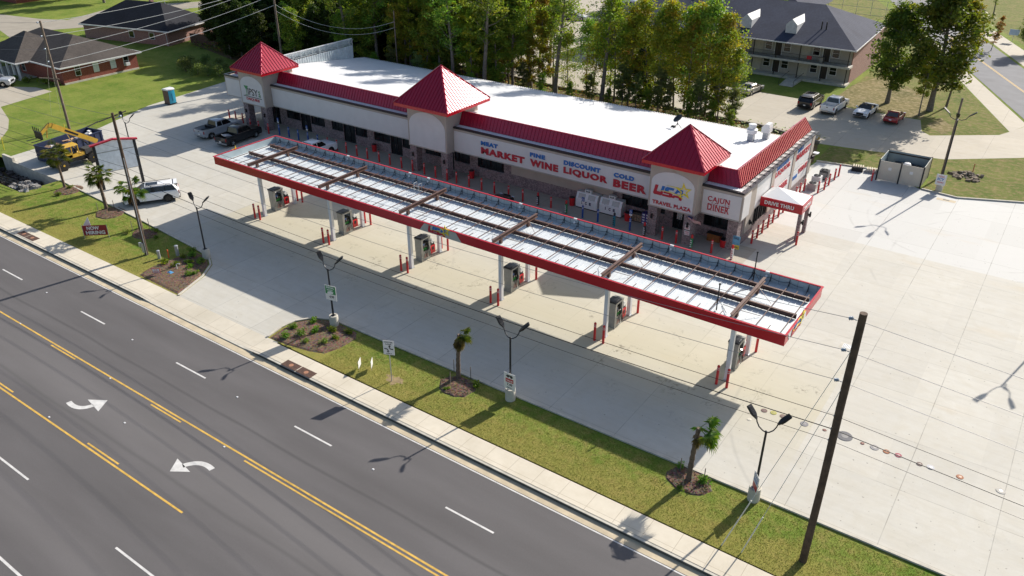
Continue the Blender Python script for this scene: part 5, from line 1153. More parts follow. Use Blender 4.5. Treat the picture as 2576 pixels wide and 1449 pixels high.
for i in range(6): xx = -8 + 13.8 * i / 5; g.tube([(xx, -1.0 + 1.2 * (xx + 8) / 13.8, -.3), (xx, -1.0 + 1.2 * (xx + 8) / 13.8, .97)], .035, 6)
g.build('rails', BLACKM, t)
for i, pts in enumerate(([(-33.0, -3.9), (-36.5, 3.8), (-34.8, 8.4), (-38.6, 15.8)],)):
    g = MB(); P0 = [Vector((-35.6, 5.6, 0)), Vector((-36.2, 7.0, 0)), Vector((-36.9, 8.8, 0)), Vector((-37.6, 11, 0)), Vector((-38.6, 13.6, 0))]
    for a, b in zip(P0[:-1], P0[1:]): g.bar(a + Vector((0, 0, .05)), b + Vector((random.uniform(-.2, .2), 0, .06)), .05, .16)
    tag(g.build('silt_fence', pm('black_fabric', (.02, .02, .02), .9)), 'sagging black silt fence along the lawn edge left of the forecourt', 'fence')
for i, (x, y) in enumerate(((-37.2, -4.2), (-36.0, -3.6), (-34.6, 3.2))):
    t = MB(); t.cyl((0, 0, 0), (0, .1, 1.6), .045); tag(t.build('marker_post', pm('yellow_post', (.60, .50, .03), .5), loc=(x, y, 0)), ['leftmost yellow guy marker near the left edge', 'second yellow guy marker near the left edge', 'yellow guy marker behind the blue skip'][i], 'marker')
# small utility posts in the bed
for i, (x, y, h, r, m_) in enumerate(((4.07, -9.9, .75, .13, GALV), (4.64, -9.35, .75, .05, pm('orange_marker', (.75, .12, .03), .5)), (4.88, -8.62, .95, .15, GALV))):
    t = thing('cable_pedestal', ['small pale cable pedestal beside the left mulch bed', 'thin orange marker post between the two cable pedestals', 'larger pale cable pedestal behind the orange marker'][i], 'pedestal', (x, y, 0)); g = MB(); g.lathe((0, 0, 0), [(r, 0), (r, h - .05)], 12); g.build('post', m_, t, True); g = MB(); g.lathe((0, 0, h - .05), [(r * 1.12, 0), (r * 1.12, .05), (r * .6, .09)], 12); g.build('cap', m_, t, True)
t = thing('tap_standpipe', 'white standpipe with elbow in the left mulch bed', 'standpipe', (7.2, -10.3, 0)); g = MB(); g.tube([(0, 0, 0), (0, 0, .5), (.15, .05, .6), (.38, .1, .62)], .035, 8); g.build('pipe', WHITEP, t)
g = MB(); g.box(-.26, .26, -.16, .16, 0, .06); tag(g.build('valve_cover', pm('valve_blue', (.10, .32, .60), .5), loc=(7.3, -11.0, .03)), 'blue valve cover plate in the left mulch bed', 'valve cover')
t = thing('small_sign', 'small red-framed yard sign in the left mulch bed', 'yard sign', (6.7, -11.9, 0), rad(38)); g = MB(); g.tube([(-.2, 0, 0), (-.2, 0, .3)], .012, 5); g.tube([(.2, 0, 0), (.2, 0, .3)], .012, 5); g.build('stakes', GALV, t)
g = MB(); g.box(-.32, .32, -.012, .0, .22, .66); p_ = g.build('panel', BRSIGN, t); g = MB(); g.box(-.28, .28, -.016, -.0121, .26, .62); g.build('white_field', SIGNW, p_); g = MB(); text(g, 'FOR', .3, .11, FRONT(-.15, -.017, .46), 0, .03, .002); text(g, 'LEASE', .44, .12, FRONT(-.22, -.017, .30), 0, .03, .002); g.build('lettering', BRSIGN, p_)
# storm drains
RUST = pm('rusty_steel', (.10, .055, .04), .8, .2, var=.3, scale=4)
for i, (x0, y0) in enumerate(((25.55, -14.80), (27.05, -14.80), (-11.3, -14.55), (-9.8, -14.55))):
    t = thing('storm_drain_cover', ['left rusty storm drain cover in the pavement below the middle bed', 'right rusty storm drain cover in the pavement below the middle bed', 'left rusty storm drain cover near the left edge', 'right rusty storm drain cover near the left edge'][i], 'drain cover', (x0, y0, .035))
    g = MB(); g.box(0, 1.42, 0, .68, 0, .012); g.build('plate', RUST, t); g = MB(); g.lathe((.7, .34, .012), [(.17, 0), (.17, .004), (.1, .005)], 16); g.build('emblem', pm('rust_light', (.36, .17, .10), .8), t)
    g = MB(); g.box(0, 1.42, -.09, -.062, -.17, -.02); g.build('inlet', BLACKM, t)
t = thing('drain_grate', 'square slotted drain grate in the concrete beside the big pole', 'drain grate', (57.3, 10.45, .004)); g = MB(); g.box(-.55, .5, -.45, .4, 0, .004); g.build('surround', CURB, t); g = MB(); g.box(-.33, .35, -.28, .28, .004, .012)
g.build('frame', GALV, t); g = MB()
for j in range(6): g.box(-.28 + .1 * j, -.24 + .1 * j, -.24, -.02, .012, .014); g.box(-.28 + .1 * j, -.24 + .1 * j, .02, .24, .012, .014)
g.build('slots', BLACKM, t)
t = thing('drain_grate', 'small drain inlet in the concrete at the back kerb below the drinks board', 'drain grate', (57.9, 44.1, .004)); g = MB(); g.box(-.9, .9, -.35, .3, 0, .004); g.build('surround', GUTTER, t); g = MB(); g.box(-.3, .3, -.12, .12, .004, .01); g.build('slot', BLACKM, t)
# tank lids
LIDS = [(55.0, -.38, .20, 'brown', (.18, .12, .11)), (55.57, -.26, .20, 'yellow', (.40, .38, .12)), (56.18, -.26, .20, 'dull brown', (.20, .14, .12)), (57.54, -.24, .25, 'grey', (.24, .23, .24)), (58.76, -.12, .12, 'small brown', (.22, .11, .09)), (59.94, 0, .48, 'large grey', (.15, .15, .16)),
        (61.02, -.08, .12, 'small rust-brown', (.22, .10, .08)), (61.72, -.05, .26, 'pale grey', (.30, .29, .29)), (62.40, -.03, .20, 'orange', (.34, .15, .08)), (63.06, .03, .20, 'crimson', (.34, .09, .12)), (64.26, -.07, .18, 'dark brown', (.17, .12, .11)), (64.85, .01, .22, 'white', (.50, .50, .52)), (66.40, .10, .20, 'right-hand orange', (.36, .17, .10)), (68.49, .18, .26, 'faint white', (.45, .43, .39)), (54.55, -1.80, .14, 'cream', (.66, .62, .52))]
for i, (x, y, r, nm, c) in enumerate(LIDS):
    t = thing('tank_lid', '%s round tank lid in the concrete near the big pole' % nm, 'tank lid', (x, y, .004)); mt = pm('lid_' + nm.replace(' ', '_'), c, .75, .0, spec=.2)
    g = MB(); g.lathe((0, 0, 0), [(r, 0), (r, .012), (r * .93, .02)], 24); g.build('cover', mt, t); g = MB(); g.lathe((0, 0, .02), [(r * .45, 0), (r * .45, .006), (r * .3, .008)], 16); g.build('hub', pm('lid_rim_' + nm.replace(' ', '_'), tuple(k_ * .75 for k_ in c), .5, .1), t)
# portable toilet
t = thing('portable_toilet', 'blue and brown portable toilet with white domed roof on the concrete edge', 'portable toilet', (-36.75, 19.35, 0), rad(4))
g = MB(); g.box(-.55, .55, -.55, .55, .08, 1.95); g.build('brown_cabin', pm('toilet_brown', (.12, .07, .055), .6), t); g = MB(); g.box(-.6, .6, -.6, .6, 0, .10); g.build('skid', BLACKM, t)
g = MB(); g.box(.552, .60, -.50, .50, .15, 1.9); d_ = g.build('blue_door', pm('toilet_blue', (.03, .35, .52), .4), t); g = MB(); g.box(.601, .615, -.12, .06, .5, 1.5); g.build('vent_slot', pm('toilet_dark_blue', (.01, .16, .30), .5), d_)
g = MB(); pr = [(-.62, 0), (.62, 0), (.62, .08), (.35, .22), (-.35, .22), (-.62, .08)]; g.M = Matrix.Translation((0, 0, 1.95)); n = 6
g.a([(x_, -.60, z_) for x_, z_ in pr] + [(x_, .60, z_) for x_, z_ in pr], [tuple(range(n)), tuple(range(2 * n - 1, n - 1, -1))] + [(j, j + n, (j + 1) % n + n, (j + 1) % n) for j in range(n)]); g.build('roof', WHITEP, t)
# ================================================================ vehicles
def paint(name, c, metal=0.0): return pm(name, c, .28, metal, var=.04, scale=.8, coat=.6, spec=.5)
def car(kind, label, cat, loc, heading, body, plate=True, rim=None, roofm=None, detail=1):
    t = thing({'pickup': 'pickup_truck', 'suv': 'suv', 'sedan': 'sedan', 'coupe': 'coupe', 'convertible': 'convertible'}[kind], label, cat, (loc[0], loc[1], 0), heading)
    S = {'pickup': dict(L=5.85, W=2.0, wb=3.75, fx=1.85, zb=1.24, zr=1.90, cab=(1.42, .70, -.78, -.95), top=[(2.86, .40), (2.92, .55), (2.92, .95), (2.84, 1.12), (2.60, 1.19), (1.45, 1.24)], wr=.40),
         'suv': dict(L=5.25, W=2.0, wb=3.1, fx=1.60, zb=1.20, zr=1.80, cab=(1.42, .55, -2.20, -2.56), top=[(2.58, .38), (2.64, .55), (2.62, .95), (2.50, 1.10), (2.2, 1.16), (1.35, 1.22), (-2.50, 1.20), (-2.62, 1.05), (-2.64, .55), (-2.58, .40)], wr=.40),
         'sedan': dict(L=4.8, W=1.82, wb=2.8, fx=1.45, zb=.96, zr=1.44, cab=(1.05, .35, -1.05, -1.80), top=[(2.34, .28), (2.42, .45), (2.38, .65), (2.2, .78), (1.1, .94), (-1.75, 1.0), (-2.30, .96), (-2.40, .80), (-2.42, .45), (-2.36, .32)], wr=.33),
         'coupe': dict(L=4.4, W=1.76, wb=2.6, fx=1.35, zb=.92, zr=1.33, cab=(.90, .15, -.85, -1.75), top=[(2.15, .26), (2.22, .42), (2.16, .60), (1.95, .72), (.95, .90), (-1.70, .96), (-2.12, .93), (-2.20, .75), (-2.22, .42), (-2.16, .30)], wr=.32),
         'convertible': dict(L=4.8, W=1.9, wb=2.85, fx=1.45, zb=.98, zr=1.36, cab=(.85, .20, -.75, -1.50), top=[(2.36, .28), (2.42, .45), (2.38, .68), (2.2, .82), (.95, .97), (-1.5, 1.03), (-2.25, 1.02), (-2.38, .85), (-2.40, .45), (-2.34, .32)], wr=.36)}[kind]
    W = S['W']; hw = W / 2; wr = S['wr']; rx = S['fx'] - S['wb']; top = S['top'][:]
    if kind == 'pickup': top = top + [(-.96, 1.26), (-.961, 1.27), (-2.80, 1.27), (-2.88, 1.22), (-2.92, .60), (-2.86, .48)]
    # layered shell
    LY = [(-1, .10, .965), (-.97, .03, .99), (-.88, .0, 1), (0, -.015, 1), (.88, .0, 1), (.97, .03, .99), (1, .10, .965)]
    g = MB(); n = len(top); idx = []
    V = []
    for (ty, dz, sx) in LY:
        for j, (x, z) in enumerate(top):
            zz = z - (dz if z > S['zb'] * .7 else dz * .3)
            if kind == 'pickup' and -2.81 < x < -.9605 and abs(ty) < .9: zz = .72 if abs(ty) < .87 or True else zz
            V.append((x * sx, ty * hw * (1 if z > .5 else .97), zz))
    F = []
    for a in range(len(LY) - 1):
        for j in range(n - 1): F.append((a * n + j, (a + 1) * n + j, (a + 1) * n + j + 1, a * n + j + 1))
    g.a(V, F)
    # sides with wheel arches
    ar = wr * 1.22; zlow = .30
    for sgn, base in ((-1, 0), (1, (len(LY) - 1) * n)):
        pts = [Vector(V[base + j]) for j in range(n)]
        bot = []
        yv = V[base][1]
        def arch(cx): return [(cx - ar * cos(a), wr + ar * sin(a)) for a in [pi * i_ / 8 for i_ in range(9)]]
        bot += [(x, z) for x, z in [(pts[-1].x, zlow)]] + [(x, max(z, zlow)) for x, z in arch(rx)] + [(x, max(z, zlow)) for x, z in arch(S['fx'])] + [(pts[0].x, zlow)]
        poly = [tuple(p) for p in pts] + [(x, yv, z) for x, z in bot]
        g.a(poly if sgn < 0 else poly[::-1], [tuple(range(len(poly)))])
        # arch liners
        for cx in (S['fx'], rx):
            al = arch(cx)
            for (x0, z0), (x1, z1) in zip(al[:-1], al[1:]): g.a([(x0, yv, z0), (x1, yv, z1), (x1, yv * .74, z1), (x0, yv * .74, z0)], [(0, 1, 2, 3) if sgn > 0 else (3, 2, 1, 0)], 1)
    g.box(-S['L'] / 2 + .1, S['L'] / 2 - .1, -hw * .74, hw * .74, .24, .34, 1)
    if kind == 'pickup':
        for x in (-.97, -2.80): g.a([(x, -hw * .88, .72), (x, hw * .88, .72), (x, hw * .88, 1.27), (x, -hw * .88, 1.27)], [(0, 1, 2, 3)], 0)
    o = g.build('body', [body, BLACKM], t, True)
    bm = bmesh.new(); bm.from_mesh(o.data); bmesh.ops.remove_doubles(bm, verts=bm.verts, dist=.0005); bmesh.ops.triangulate(bm, faces=[f for f in bm.faces if len(f.verts) > 4]); bm.to_mesh(o.data); bm.free(); o.data.set_sharp_from_angle(angle=rad(32))
    # greenhouse
    xa, xb, xc, xd = S['cab']; zb = S['zb'] - .02; zr = S['zr']; yb = hw * .90; yt = hw * .74
    soft = kind == 'convertible'
    g = MB(); C8 = [(xa, -yb, zb), (xa, yb, zb), (xd, yb, zb), (xd, -yb, zb), (xb, -yt, zr - .04), (xb, yt, zr - .04), (xc, yt, zr - .04), (xc, -yt, zr - .04)]
    g.a(C8, [(0, 1, 5, 4), (1, 2, 6, 5), (2, 3, 7, 6), (3, 0, 4, 7), (4, 5, 6, 7)]); g.build('windows', GLASS, t)
    rm = roofm or body; cv = [Vector(c) for c in C8]
    g = MB(); g.a([(xb + .03, -yt - .045, zr - .10), (xb + .03, yt + .045, zr - .10), (xc - .03, yt + .045, zr - .10), (xc - .03, -yt - .045, zr - .10), (xb - .12, -yt * .86, zr + .01), (xb - .12, yt * .86, zr + .01), (xc + .14, yt * .86, zr + .01), (xc + .14, -yt * .86, zr + .01)],
        [(0, 1, 5, 4), (1, 2, 6, 5), (2, 3, 7, 6), (3, 0, 4, 7), (4, 5, 6, 7), (3, 2, 1, 0)]); g.build('roof', rm, t, True)
    for a, b in ((0, 4), (1, 5), (2, 6), (3, 7)): g = MB(); g.bar(cv[a], cv[b], .07 if a < 2 else (.30 if kind == 'suv' else .15), .05); g.build('pillar', rm, t)
    for sy in (-1, 1):
        if kind in ('pickup', 'sedan', 'suv'):
            for xm in ({'pickup': (-.05,), 'sedan': (-.25,), 'suv': (-.25, -1.35)}[kind]): g = MB(); g.bar((xm, sy * (yb + .01), zb), (xm - .03, sy * (yt + .01), zr - .04), .07, .03); g.build('pillar', BLACKM if kind == 'suv' else rm, t)
        if soft: g = MB(); g.a([(xb - .3, sy * (yt + .012), zr - .03), (xc, sy * (yt + .012), zr - .03), (xd, sy * (yb + .012), zb), (xd + .9, sy * (yb + .012), zb)], [(0, 1, 2, 3) if sy < 0 else (3, 2, 1, 0)]); g.build('soft_top_side', rm, t)
    if soft:
        g = MB(); g.a([tuple(cv[6] + Vector((0, .0, .02))), tuple(cv[7] + Vector((0, 0, .02))), tuple(cv[3] + Vector((-.02, 0, .02))), tuple(cv[2] + Vector((-.02, 0, .02)))], [(3, 2, 1, 0)]); g.build('soft_top_back', roofm, t)
    if kind == 'suv':
        for sy in (-1, 1): g = MB(); g.bar((xb - .15, sy * yt * .92, zr + .05), (xc + .2, sy * yt * .92, zr + .05), .035, .035); g.build('roof_rail', BLACKM, t)
        g = MB(); g.box(-.75, .35, -.42, .42, zr + .011, zr + .02); g.build('sunroof', GLASS, t)
        g = MB(); g.box(xd - .02, xd + .32, -yt * .9, yt * .9, zr - .03, zr + .0); g.build('spoiler', body, t)
    if kind == 'pickup':
        g = MB(); g.box(-2.78, -.98, -hw * .86, hw * .86, .722, .74); g.build('bed_liner', BLACKM, t)
        for sy in (-1, 1): g = MB(); g.box(-2.82, -.98, sy * hw * .93 - .05, sy * hw * .93 + .05, 1.272, 1.285); g.build('bed_rail', BLACKM, t)
        g = MB(); g.box(-2.945, -2.925, -hw * .84, hw * .84, .70, 1.21); g_ = g.build('tailgate', body, t); g = MB(); g.box(-2.955, -2.946, -.12, .12, 1.0, 1.08); g.build('handle', BLACKM, g_)
    # wheels
    for cx in (S['fx'], rx):
        for sy in (-1, 1):
            g = MB(); g.M = Matrix.Translation((cx, sy * (hw - .13), wr)) @ Matrix.Rotation(pi / 2, 4, 'X'); g.lathe((0, 0, -.12), [(wr * .80, 0), (wr * .95, .015), (wr, .05), (wr, .19), (wr * .95, .225), (wr * .80, .24)], 20); w_ = g.build('wheel', RUBBER, t, True)
            g = MB(); g.M = Matrix.Translation((cx, sy * (hw - .13), wr)) @ Matrix.Rotation(pi / 2 * (1 if sy < 0 else -1), 4, 'X'); g.lathe((0, 0, .10), [(wr * .66, 0), (wr * .64, .025)], 18, 1)
            for j in range(5): a = 2 * pi * j / 5; g.bar((0, 0, .135), (wr * .6 * cos(a), wr * .6 * sin(a), .13), .08, .03)
            g.lathe((0, 0, .125), [(.07, 0), (.06, .03)], 10); g.build('rim', [rim or CHROME, BLACKM], w_)
    # lamps, grille, bumpers, mirrors, plate
    fl = S['L'] / 2; zf = S['zb'] * .68; hh = .16 if kind in ('pickup', 'suv') else .11
    X0 = max(x for x, z in top); X1 = min(x for x, z in top)
    for sy in (-1, 1):
        g = MB(); g.cb((X0 - .10, sy * hw * .78, zf + .06), (.22, hw * .34, hh)); g.build('headlight', pm('headlamp', (.55, .57, .60), .1), t)
        g = MB(); g.cb((X1 + .07, sy * hw * .86, zf + (.12 if kind in ('pickup', 'suv') else .05)), (.16, hw * .22, hh * 1.9 if kind in ('pickup', 'suv') else hh)); g.build('tail_light', TAIL, t)
        g = MB(); g.cb((xa - .28, sy * (hw + .10), S['zb'] + .08), (.14, .22, .15)); g.build('mirror', body, t)
    g = MB(); g.box(X0 - .06, X0 + .012, -hw * .48, hw * .48, zf - .14, zf + .14); g.build('grille', BLACKM, t)
    bump_m = CHROME if kind == 'pickup' else BLACKM
    g = MB(); g.box(X0 - .1, X0 + .04, -hw * .90, hw * .90, .34, .50); g.build('front_bumper', bump_m, t)
    g = MB(); g.box(X1 - .05, X1 + .12, -hw * .92, hw * .92, .42 if kind == 'pickup' else .34, .60 if kind == 'pickup' else .44); g.build('rear_bumper', bump_m, t)
    g = MB(); g.box(X1 - .06, X1 - .03 + .0, -.16, .16, .62, .76); g.build('number_plate', SIGNW, t)
    return t
PW = paint('paint_white', (.80, .81, .83)); PS = paint('paint_silver', (.42, .44, .47), .3); PK = paint('paint_black', (.008, .008, .009)); PR = paint('paint_red', (.30, .008, .012)); PG = paint('paint_champagne', (.45, .42, .38), .3)
DRIM = pm('dark_rim', (.03, .03, .032), .35, .5)
H = lambda d: rad(d)
car('suv', 'white SUV with black wheels parked beside the palms at left', 'SUV', (-7.95, -2.55), math.atan2(-2.3, -1.51), PW, rim=DRIM)
car('pickup', 'silver pickup truck with a toolbox, parked at the left end of the shop', 'pickup truck', (-20.3, 15.0), H(91), PS)
g = MB(); g.box(-.3, .1, -.85, .85, 0, .35); tag(g.build('truck_toolbox', BLACKM, loc=(-20.3, 13.95, 1.0)), 'black toolbox across the bed of the silver pickup truck at the shop', 'toolbox'); bpy.data.objects['truck_toolbox'].rotation_euler = (0, 0, rad(91))
g = MB(); g.box(-.25, .25, -.3, .3, 0, .12); g.bar((-.2, .35, .05), (1.2, .45, .06), .12, .06); o = tag(g.build('loose_boards', pm('pale_board', (.5, .45, .36), .8), loc=(-20.3, 12.9, .745)), 'pale boards lying in the bed of the silver pickup truck', 'boards'); o.rotation_euler = (0, 0, rad(91))
car('pickup', 'black pickup truck with chrome wheels next to the silver one', 'pickup truck', (-16.05, 14.65), H(96), PK)
g = MB(); g.a([(-.7, -.35, .3), (.5, -.3, .05), (.6, .4, .15), (-.6, .3, .42), (-.7, -.35, .33), (.5, -.3, .08), (.6, .4, .18), (-.6, .3, .45)], [(0, 1, 2, 3), (7, 6, 5, 4), (0, 4, 5, 1), (1, 5, 6, 2), (2, 6, 7, 3), (3, 7, 4, 0)]); o = tag(g.build('loose_sheet', GALV, loc=(-15.9, 12.9, .95)), 'grey sheet of metal in the bed of the black pickup truck', 'sheet'); o.rotation_euler = (0, 0, rad(96))
car('pickup', 'white pickup truck half hidden behind the canopy left of middle', 'pickup truck', (-4.35, 15.9), H(90), PW)
car('sedan', 'black car mostly hidden behind the canopy in front of the middle brick wall', 'car', (21.6, 15.6), H(90), PK)
car('suv', 'pale car barely showing above the canopy rim left of the ice chests', 'car', (27.7, 14.5), H(90), PG)
car('suv', 'black SUV parked in the apartment car park, leftmost of four', 'SUV', (36.15, 69.6), H(88), PK, rim=CHROME)
car('pickup', 'white pickup truck parked in the apartment car park beside the black SUV', 'pickup truck', (39.4, 69.3), H(86), PW)
car('convertible', 'white convertible with a black soft top in the apartment car park', 'convertible', (43.4, 69.7), H(-94), PW, rim=DRIM, roofm=pm('soft_top', (.012, .012, .013), .85))
car('coupe', 'small red coupe parked rightmost in the apartment car park', 'coupe', (47.2, 69.0), H(88), PR)
car('sedan', 'silver sedan parked alone left of the others before the apartments', 'sedan', (27.0, 71.1), H(82), PG)
car('pickup', 'silver pickup truck cut off by the left edge beside the clinic porch', 'pickup truck', (-66.2, 9.6), H(40), PS)
car('suv', 'black SUV parked far behind the trees, nearer the white roof', 'SUV', (1.3, 86), H(100), PK)
car('sedan', 'black car parked far behind the trees, farther up the paved yard', 'sedan', (-3.4, 97), H(80), PK)
car('sedan', 'silver car parked far behind the tree trunks at the left of the paved yard', 'sedan', (-22, 103), H(20), PS)
car('pickup', 'white pickup truck parked at the far top of the paved yard', 'pickup truck', (-22, 124), H(5), PW)
car('suv', 'white SUV parked at the far top of the paved yard beside the white pickup', 'SUV', (-13, 126), H(10), PW)
# ---- blue skip
NAVY = pm('skip_navy', (.018, .028, .075), .5, .1, var=.25, scale=1.5)
t = thing('skip', 'long dark blue open skip full of rubbish at left', 'skip', (-28.2, 0.4, 0), rad(100))
L, Wd, Hh = 7.0, 2.5, 1.85
g = MB(); g.box(-L / 2, L / 2, -Wd / 2, Wd / 2, .12, .2)
for sy in (-1, 1):
    g.box(-L / 2, L / 2, sy * Wd / 2 - .03, sy * Wd / 2 + .03, .2, Hh); 
    for i in range(9): xx = -L / 2 + .2 + i * (L - .4) / 8; g.box(xx - .05, xx + .05, sy * (Wd / 2 + .07) - .04, sy * (Wd / 2 + .07) + .04, .2, Hh - .08)
    g.box(-L / 2, L / 2, sy * (Wd / 2 + .05) - .07, sy * (Wd / 2 + .05) + .07, Hh, Hh + .1)
for sx in (-1, 1):
    g.box(sx * L / 2 - .03, sx * L / 2 + .03, -Wd / 2, Wd / 2, .2, Hh); g.box(sx * (L / 2 + .04) - .06, sx * (L / 2 + .04) + .06, -Wd / 2, Wd / 2, Hh, Hh + .1)
    for z in (.7, 1.2): g.box(sx * (L / 2 + .05) - .04, sx * (L / 2 + .05) + .04, -Wd / 2, Wd / 2, z, z + .08)
g.build('body', NAVY, t)
g = MB(); g.box(-L / 2 + .3, L / 2 - .3, -.6, -.45, 0, .12); g.box(-L / 2 + .3, L / 2 - .3, .45, .6, 0, .12); g.build('runners', pm('rusty_rail', (.16, .07, .04), .9), t)
random.seed(11)
cols = [pm('rub_white', (.72, .72, .70), .8), pm('rub_wood', (.42, .27, .16), .9), pm('rub_brown', (.16, .07, .05), .9), pm('rub_grey', (.25, .24, .24), .9), pm('rub_dark', (.04, .04, .045), .9)]
for kx, (nm, n, sz, lb) in enumerate((('cardboard_waste', 14, (1.0, .45, .05), 'brown boards and cardboard lying in the blue skip'), ('white_waste', 10, (.45, .4, .3), 'white sacks and sheets lying in the blue skip'), ('dark_waste', 26, (.6, .5, .35), 'dark mixed rubbish filling the blue skip'))):
    g = MB()
    for i in range(n):
        u = random.uniform(-3.1, 3.1) if kx != 1 else random.choice((random.uniform(-3.2, -2.2), random.uniform(2.2, 3.2), random.uniform(2.0, 3.2))); v = random.uniform(-.95, .95)
        g.M = Matrix.Translation((u, v, (1.45 if kx != 2 else 1.15) + random.uniform(-.1, .25))) @ Matrix.Rotation(random.uniform(0, 6), 4, 'Z') @ Matrix.Rotation(random.uniform(-.4, .4), 4, 'X')
        q = [x_ * random.uniform(.5, 1.1) / 2 for x_ in sz]; g.box(-q[0], q[0], -q[1], q[1], -q[2], q[2], random.choice((0, 1)))
    mats = ([cols[1], cols[2]], [cols[0], cols[0]], [cols[3], cols[4]])[kx]
    o = tag(g.build(nm, mats), lb, 'rubbish', kind='stuff'); o.location = (-28.2, .4, 0); o.rotation_euler = (0, 0, rad(100))
# ---- telehandler
TY = pm('plant_yellow', (.56, .34, .035), .4, var=.12, scale=2)
t = thing('telehandler', 'yellow telescopic handler with raised boom beside the blue skip', 'telehandler', (-24.4, -1.45, 0))
g = MB(); g.box(-.85, .85, -2.1, 2.3, .75, 1.15); g.box(-.55, .55, -2.3, 2.6, .55, .8); g.build('chassis', BLACKM, t)
g = MB(); g.prism([(.1, -1.2), (1.0, -1.2), (1.0, .9), (.1, .9)], 1.151, 1.5); g.build('side_box', TY, t)
g = MB(); g.box(.0, 1.05, 1.0, 2.3, 1.16, 1.75); g.build('engine_cover', pm('plant_dark', (.05, .05, .05), .6), t)
cb0 = [(.05, -1.35), (1.0, -1.35), (1.0, .35), (.05, .35)]
g = MB(); 
for (x, y) in ((.08, -1.3), (.97, -1.3), (.97, .30), (.08, .30), (.97, -.45)): g.bar((x, y, 1.2), (x, y + (.12 if y < -1 else 0), 2.45), .08, .08)
g.box(.92, 1.0, -1.3, -.45, 1.2, 1.75); g.build('cab_frame', TY, t)
g = MB(); g.a([(.0, -1.25, 2.45), (1.05, -1.25, 2.45), (1.05, .38, 2.45), (.0, .38, 2.45), (.1, -1.0, 2.62), (.95, -1.0, 2.62), (.95, .25, 2.62), (.1, .25, 2.62)], [(0, 1, 5, 4), (1, 2, 6, 5), (2, 3, 7, 6), (3, 0, 4, 7), (4, 5, 6, 7), (3, 2, 1, 0)]); g.build('cab_roof', TY, t)
g = MB(); g.box(.25, .8, -.35, .15, 1.25, 1.6); g.box(.25, .8, .1, .2, 1.6, 2.0); g.build('seat', BLACKM, t)
g = MB(); g.box(.12, .95, -1.32, -1.28, 1.6, 2.4); g.build('windscreen', GLASS, t)
for sx in (-1, 1):
    for y in (-1.75, 1.75):
        g = MB(); g.M = Matrix.Translation((sx * .98, y, .62)) @ Matrix.Rotation(pi / 2, 4, 'Y'); g.lathe((0, 0, -.2), [(.40, 0), (.58, .02), (.62, .07), (.62, .33), (.58, .38), (.40, .4)], 22)
        for j in range(14): a = 2 * pi * j / 14; g.cb((.60 * cos(a), .60 * sin(a), 0), (.10, .10, .38), 0)
        w_ = g.build('wheel', RUBBER, t, True)
        g = MB(); g.M = Matrix.Translation((sx * .98, y, .62)) @ Matrix.Rotation(pi / 2 * sx, 4, 'Y'); g.lathe((0, 0, .15), [(.36, 0), (.38, .05), (.24, .02)], 18); g.lathe((0, 0, .10), [(.14, 0), (.12, .12)], 12); g.build('rim', TY, w_)
        g = MB(); pts = [(sx * .98, y + .74 * cos(a), .62 + .74 * sin(a)) for a in [pi * i_ / 6 for i_ in range(7)]]
        for p, q in zip(pts[:-1], pts[1:]): g.bar(p, q, .42, .03, (0, (p[1] + q[1]) / 2 - y, (p[2] + q[2]) / 2 - .62))
        g.build('mudguard', BLACKM, t)
bo = Vector((-.5, 3.3, 1.75)); bt = Vector((-.5, -1.15, 4.75)); up = Vector((0, (bt - bo).z, -(bt - bo).y)).normalized()
g = MB(); g.bar(bo, bt, .42, .55, up); g.build('boom', TY, t)
g = MB(); g.bar(bt.lerp(bo, .05), bt + (bt - bo).normalized() * .35, .34, .42, up); b2 = bt + (bt - bo).normalized() * .3; g.bar(b2, b2 + Vector((0, -1.25, -.85)), .26, .34); g.bar(b2 + Vector((.0, -.25, -.1)), b2 + Vector((0, -.55, -1.35)), .08, .1); g.build('jib', TY, t)
g = MB(); e_ = b2 + Vector((0, -1.3, -.9)); g.box(e_.x - .7, e_.x + .7, e_.y - .12, e_.y + .02, e_.z - .35, e_.z + .45)
for sx in (-.5, .5): g.box(e_.x + sx - .06, e_.x + sx + .06, e_.y - 1.2, e_.y - .12, e_.z - .40, e_.z - .34)
for sx in (-.6, -.2, .2, .6): g.box(e_.x + sx - .03, e_.x + sx + .03, e_.y - .2, e_.y - .12, e_.z + .45, e_.z + .95)
g.build('fork_carriage', BLACKM, t)
g = MB(); g.tube([(-.5, .9, 1.3), (-.5, .2, 3.6)], .07, 8); g.tube([(-.5, 2.6, 1.2), (-.5, 1.5, 2.7)], .08, 8); g.build('lift_cylinder', CHROME, t)
g = MB(); m_ = bo.lerp(bt, .62); g.bar(m_ + Vector((.215, .8, -.55)), m_ + Vector((.215, -.5, .33)), .02, .2, up); g.build('boom_slot', BLACKM, t)
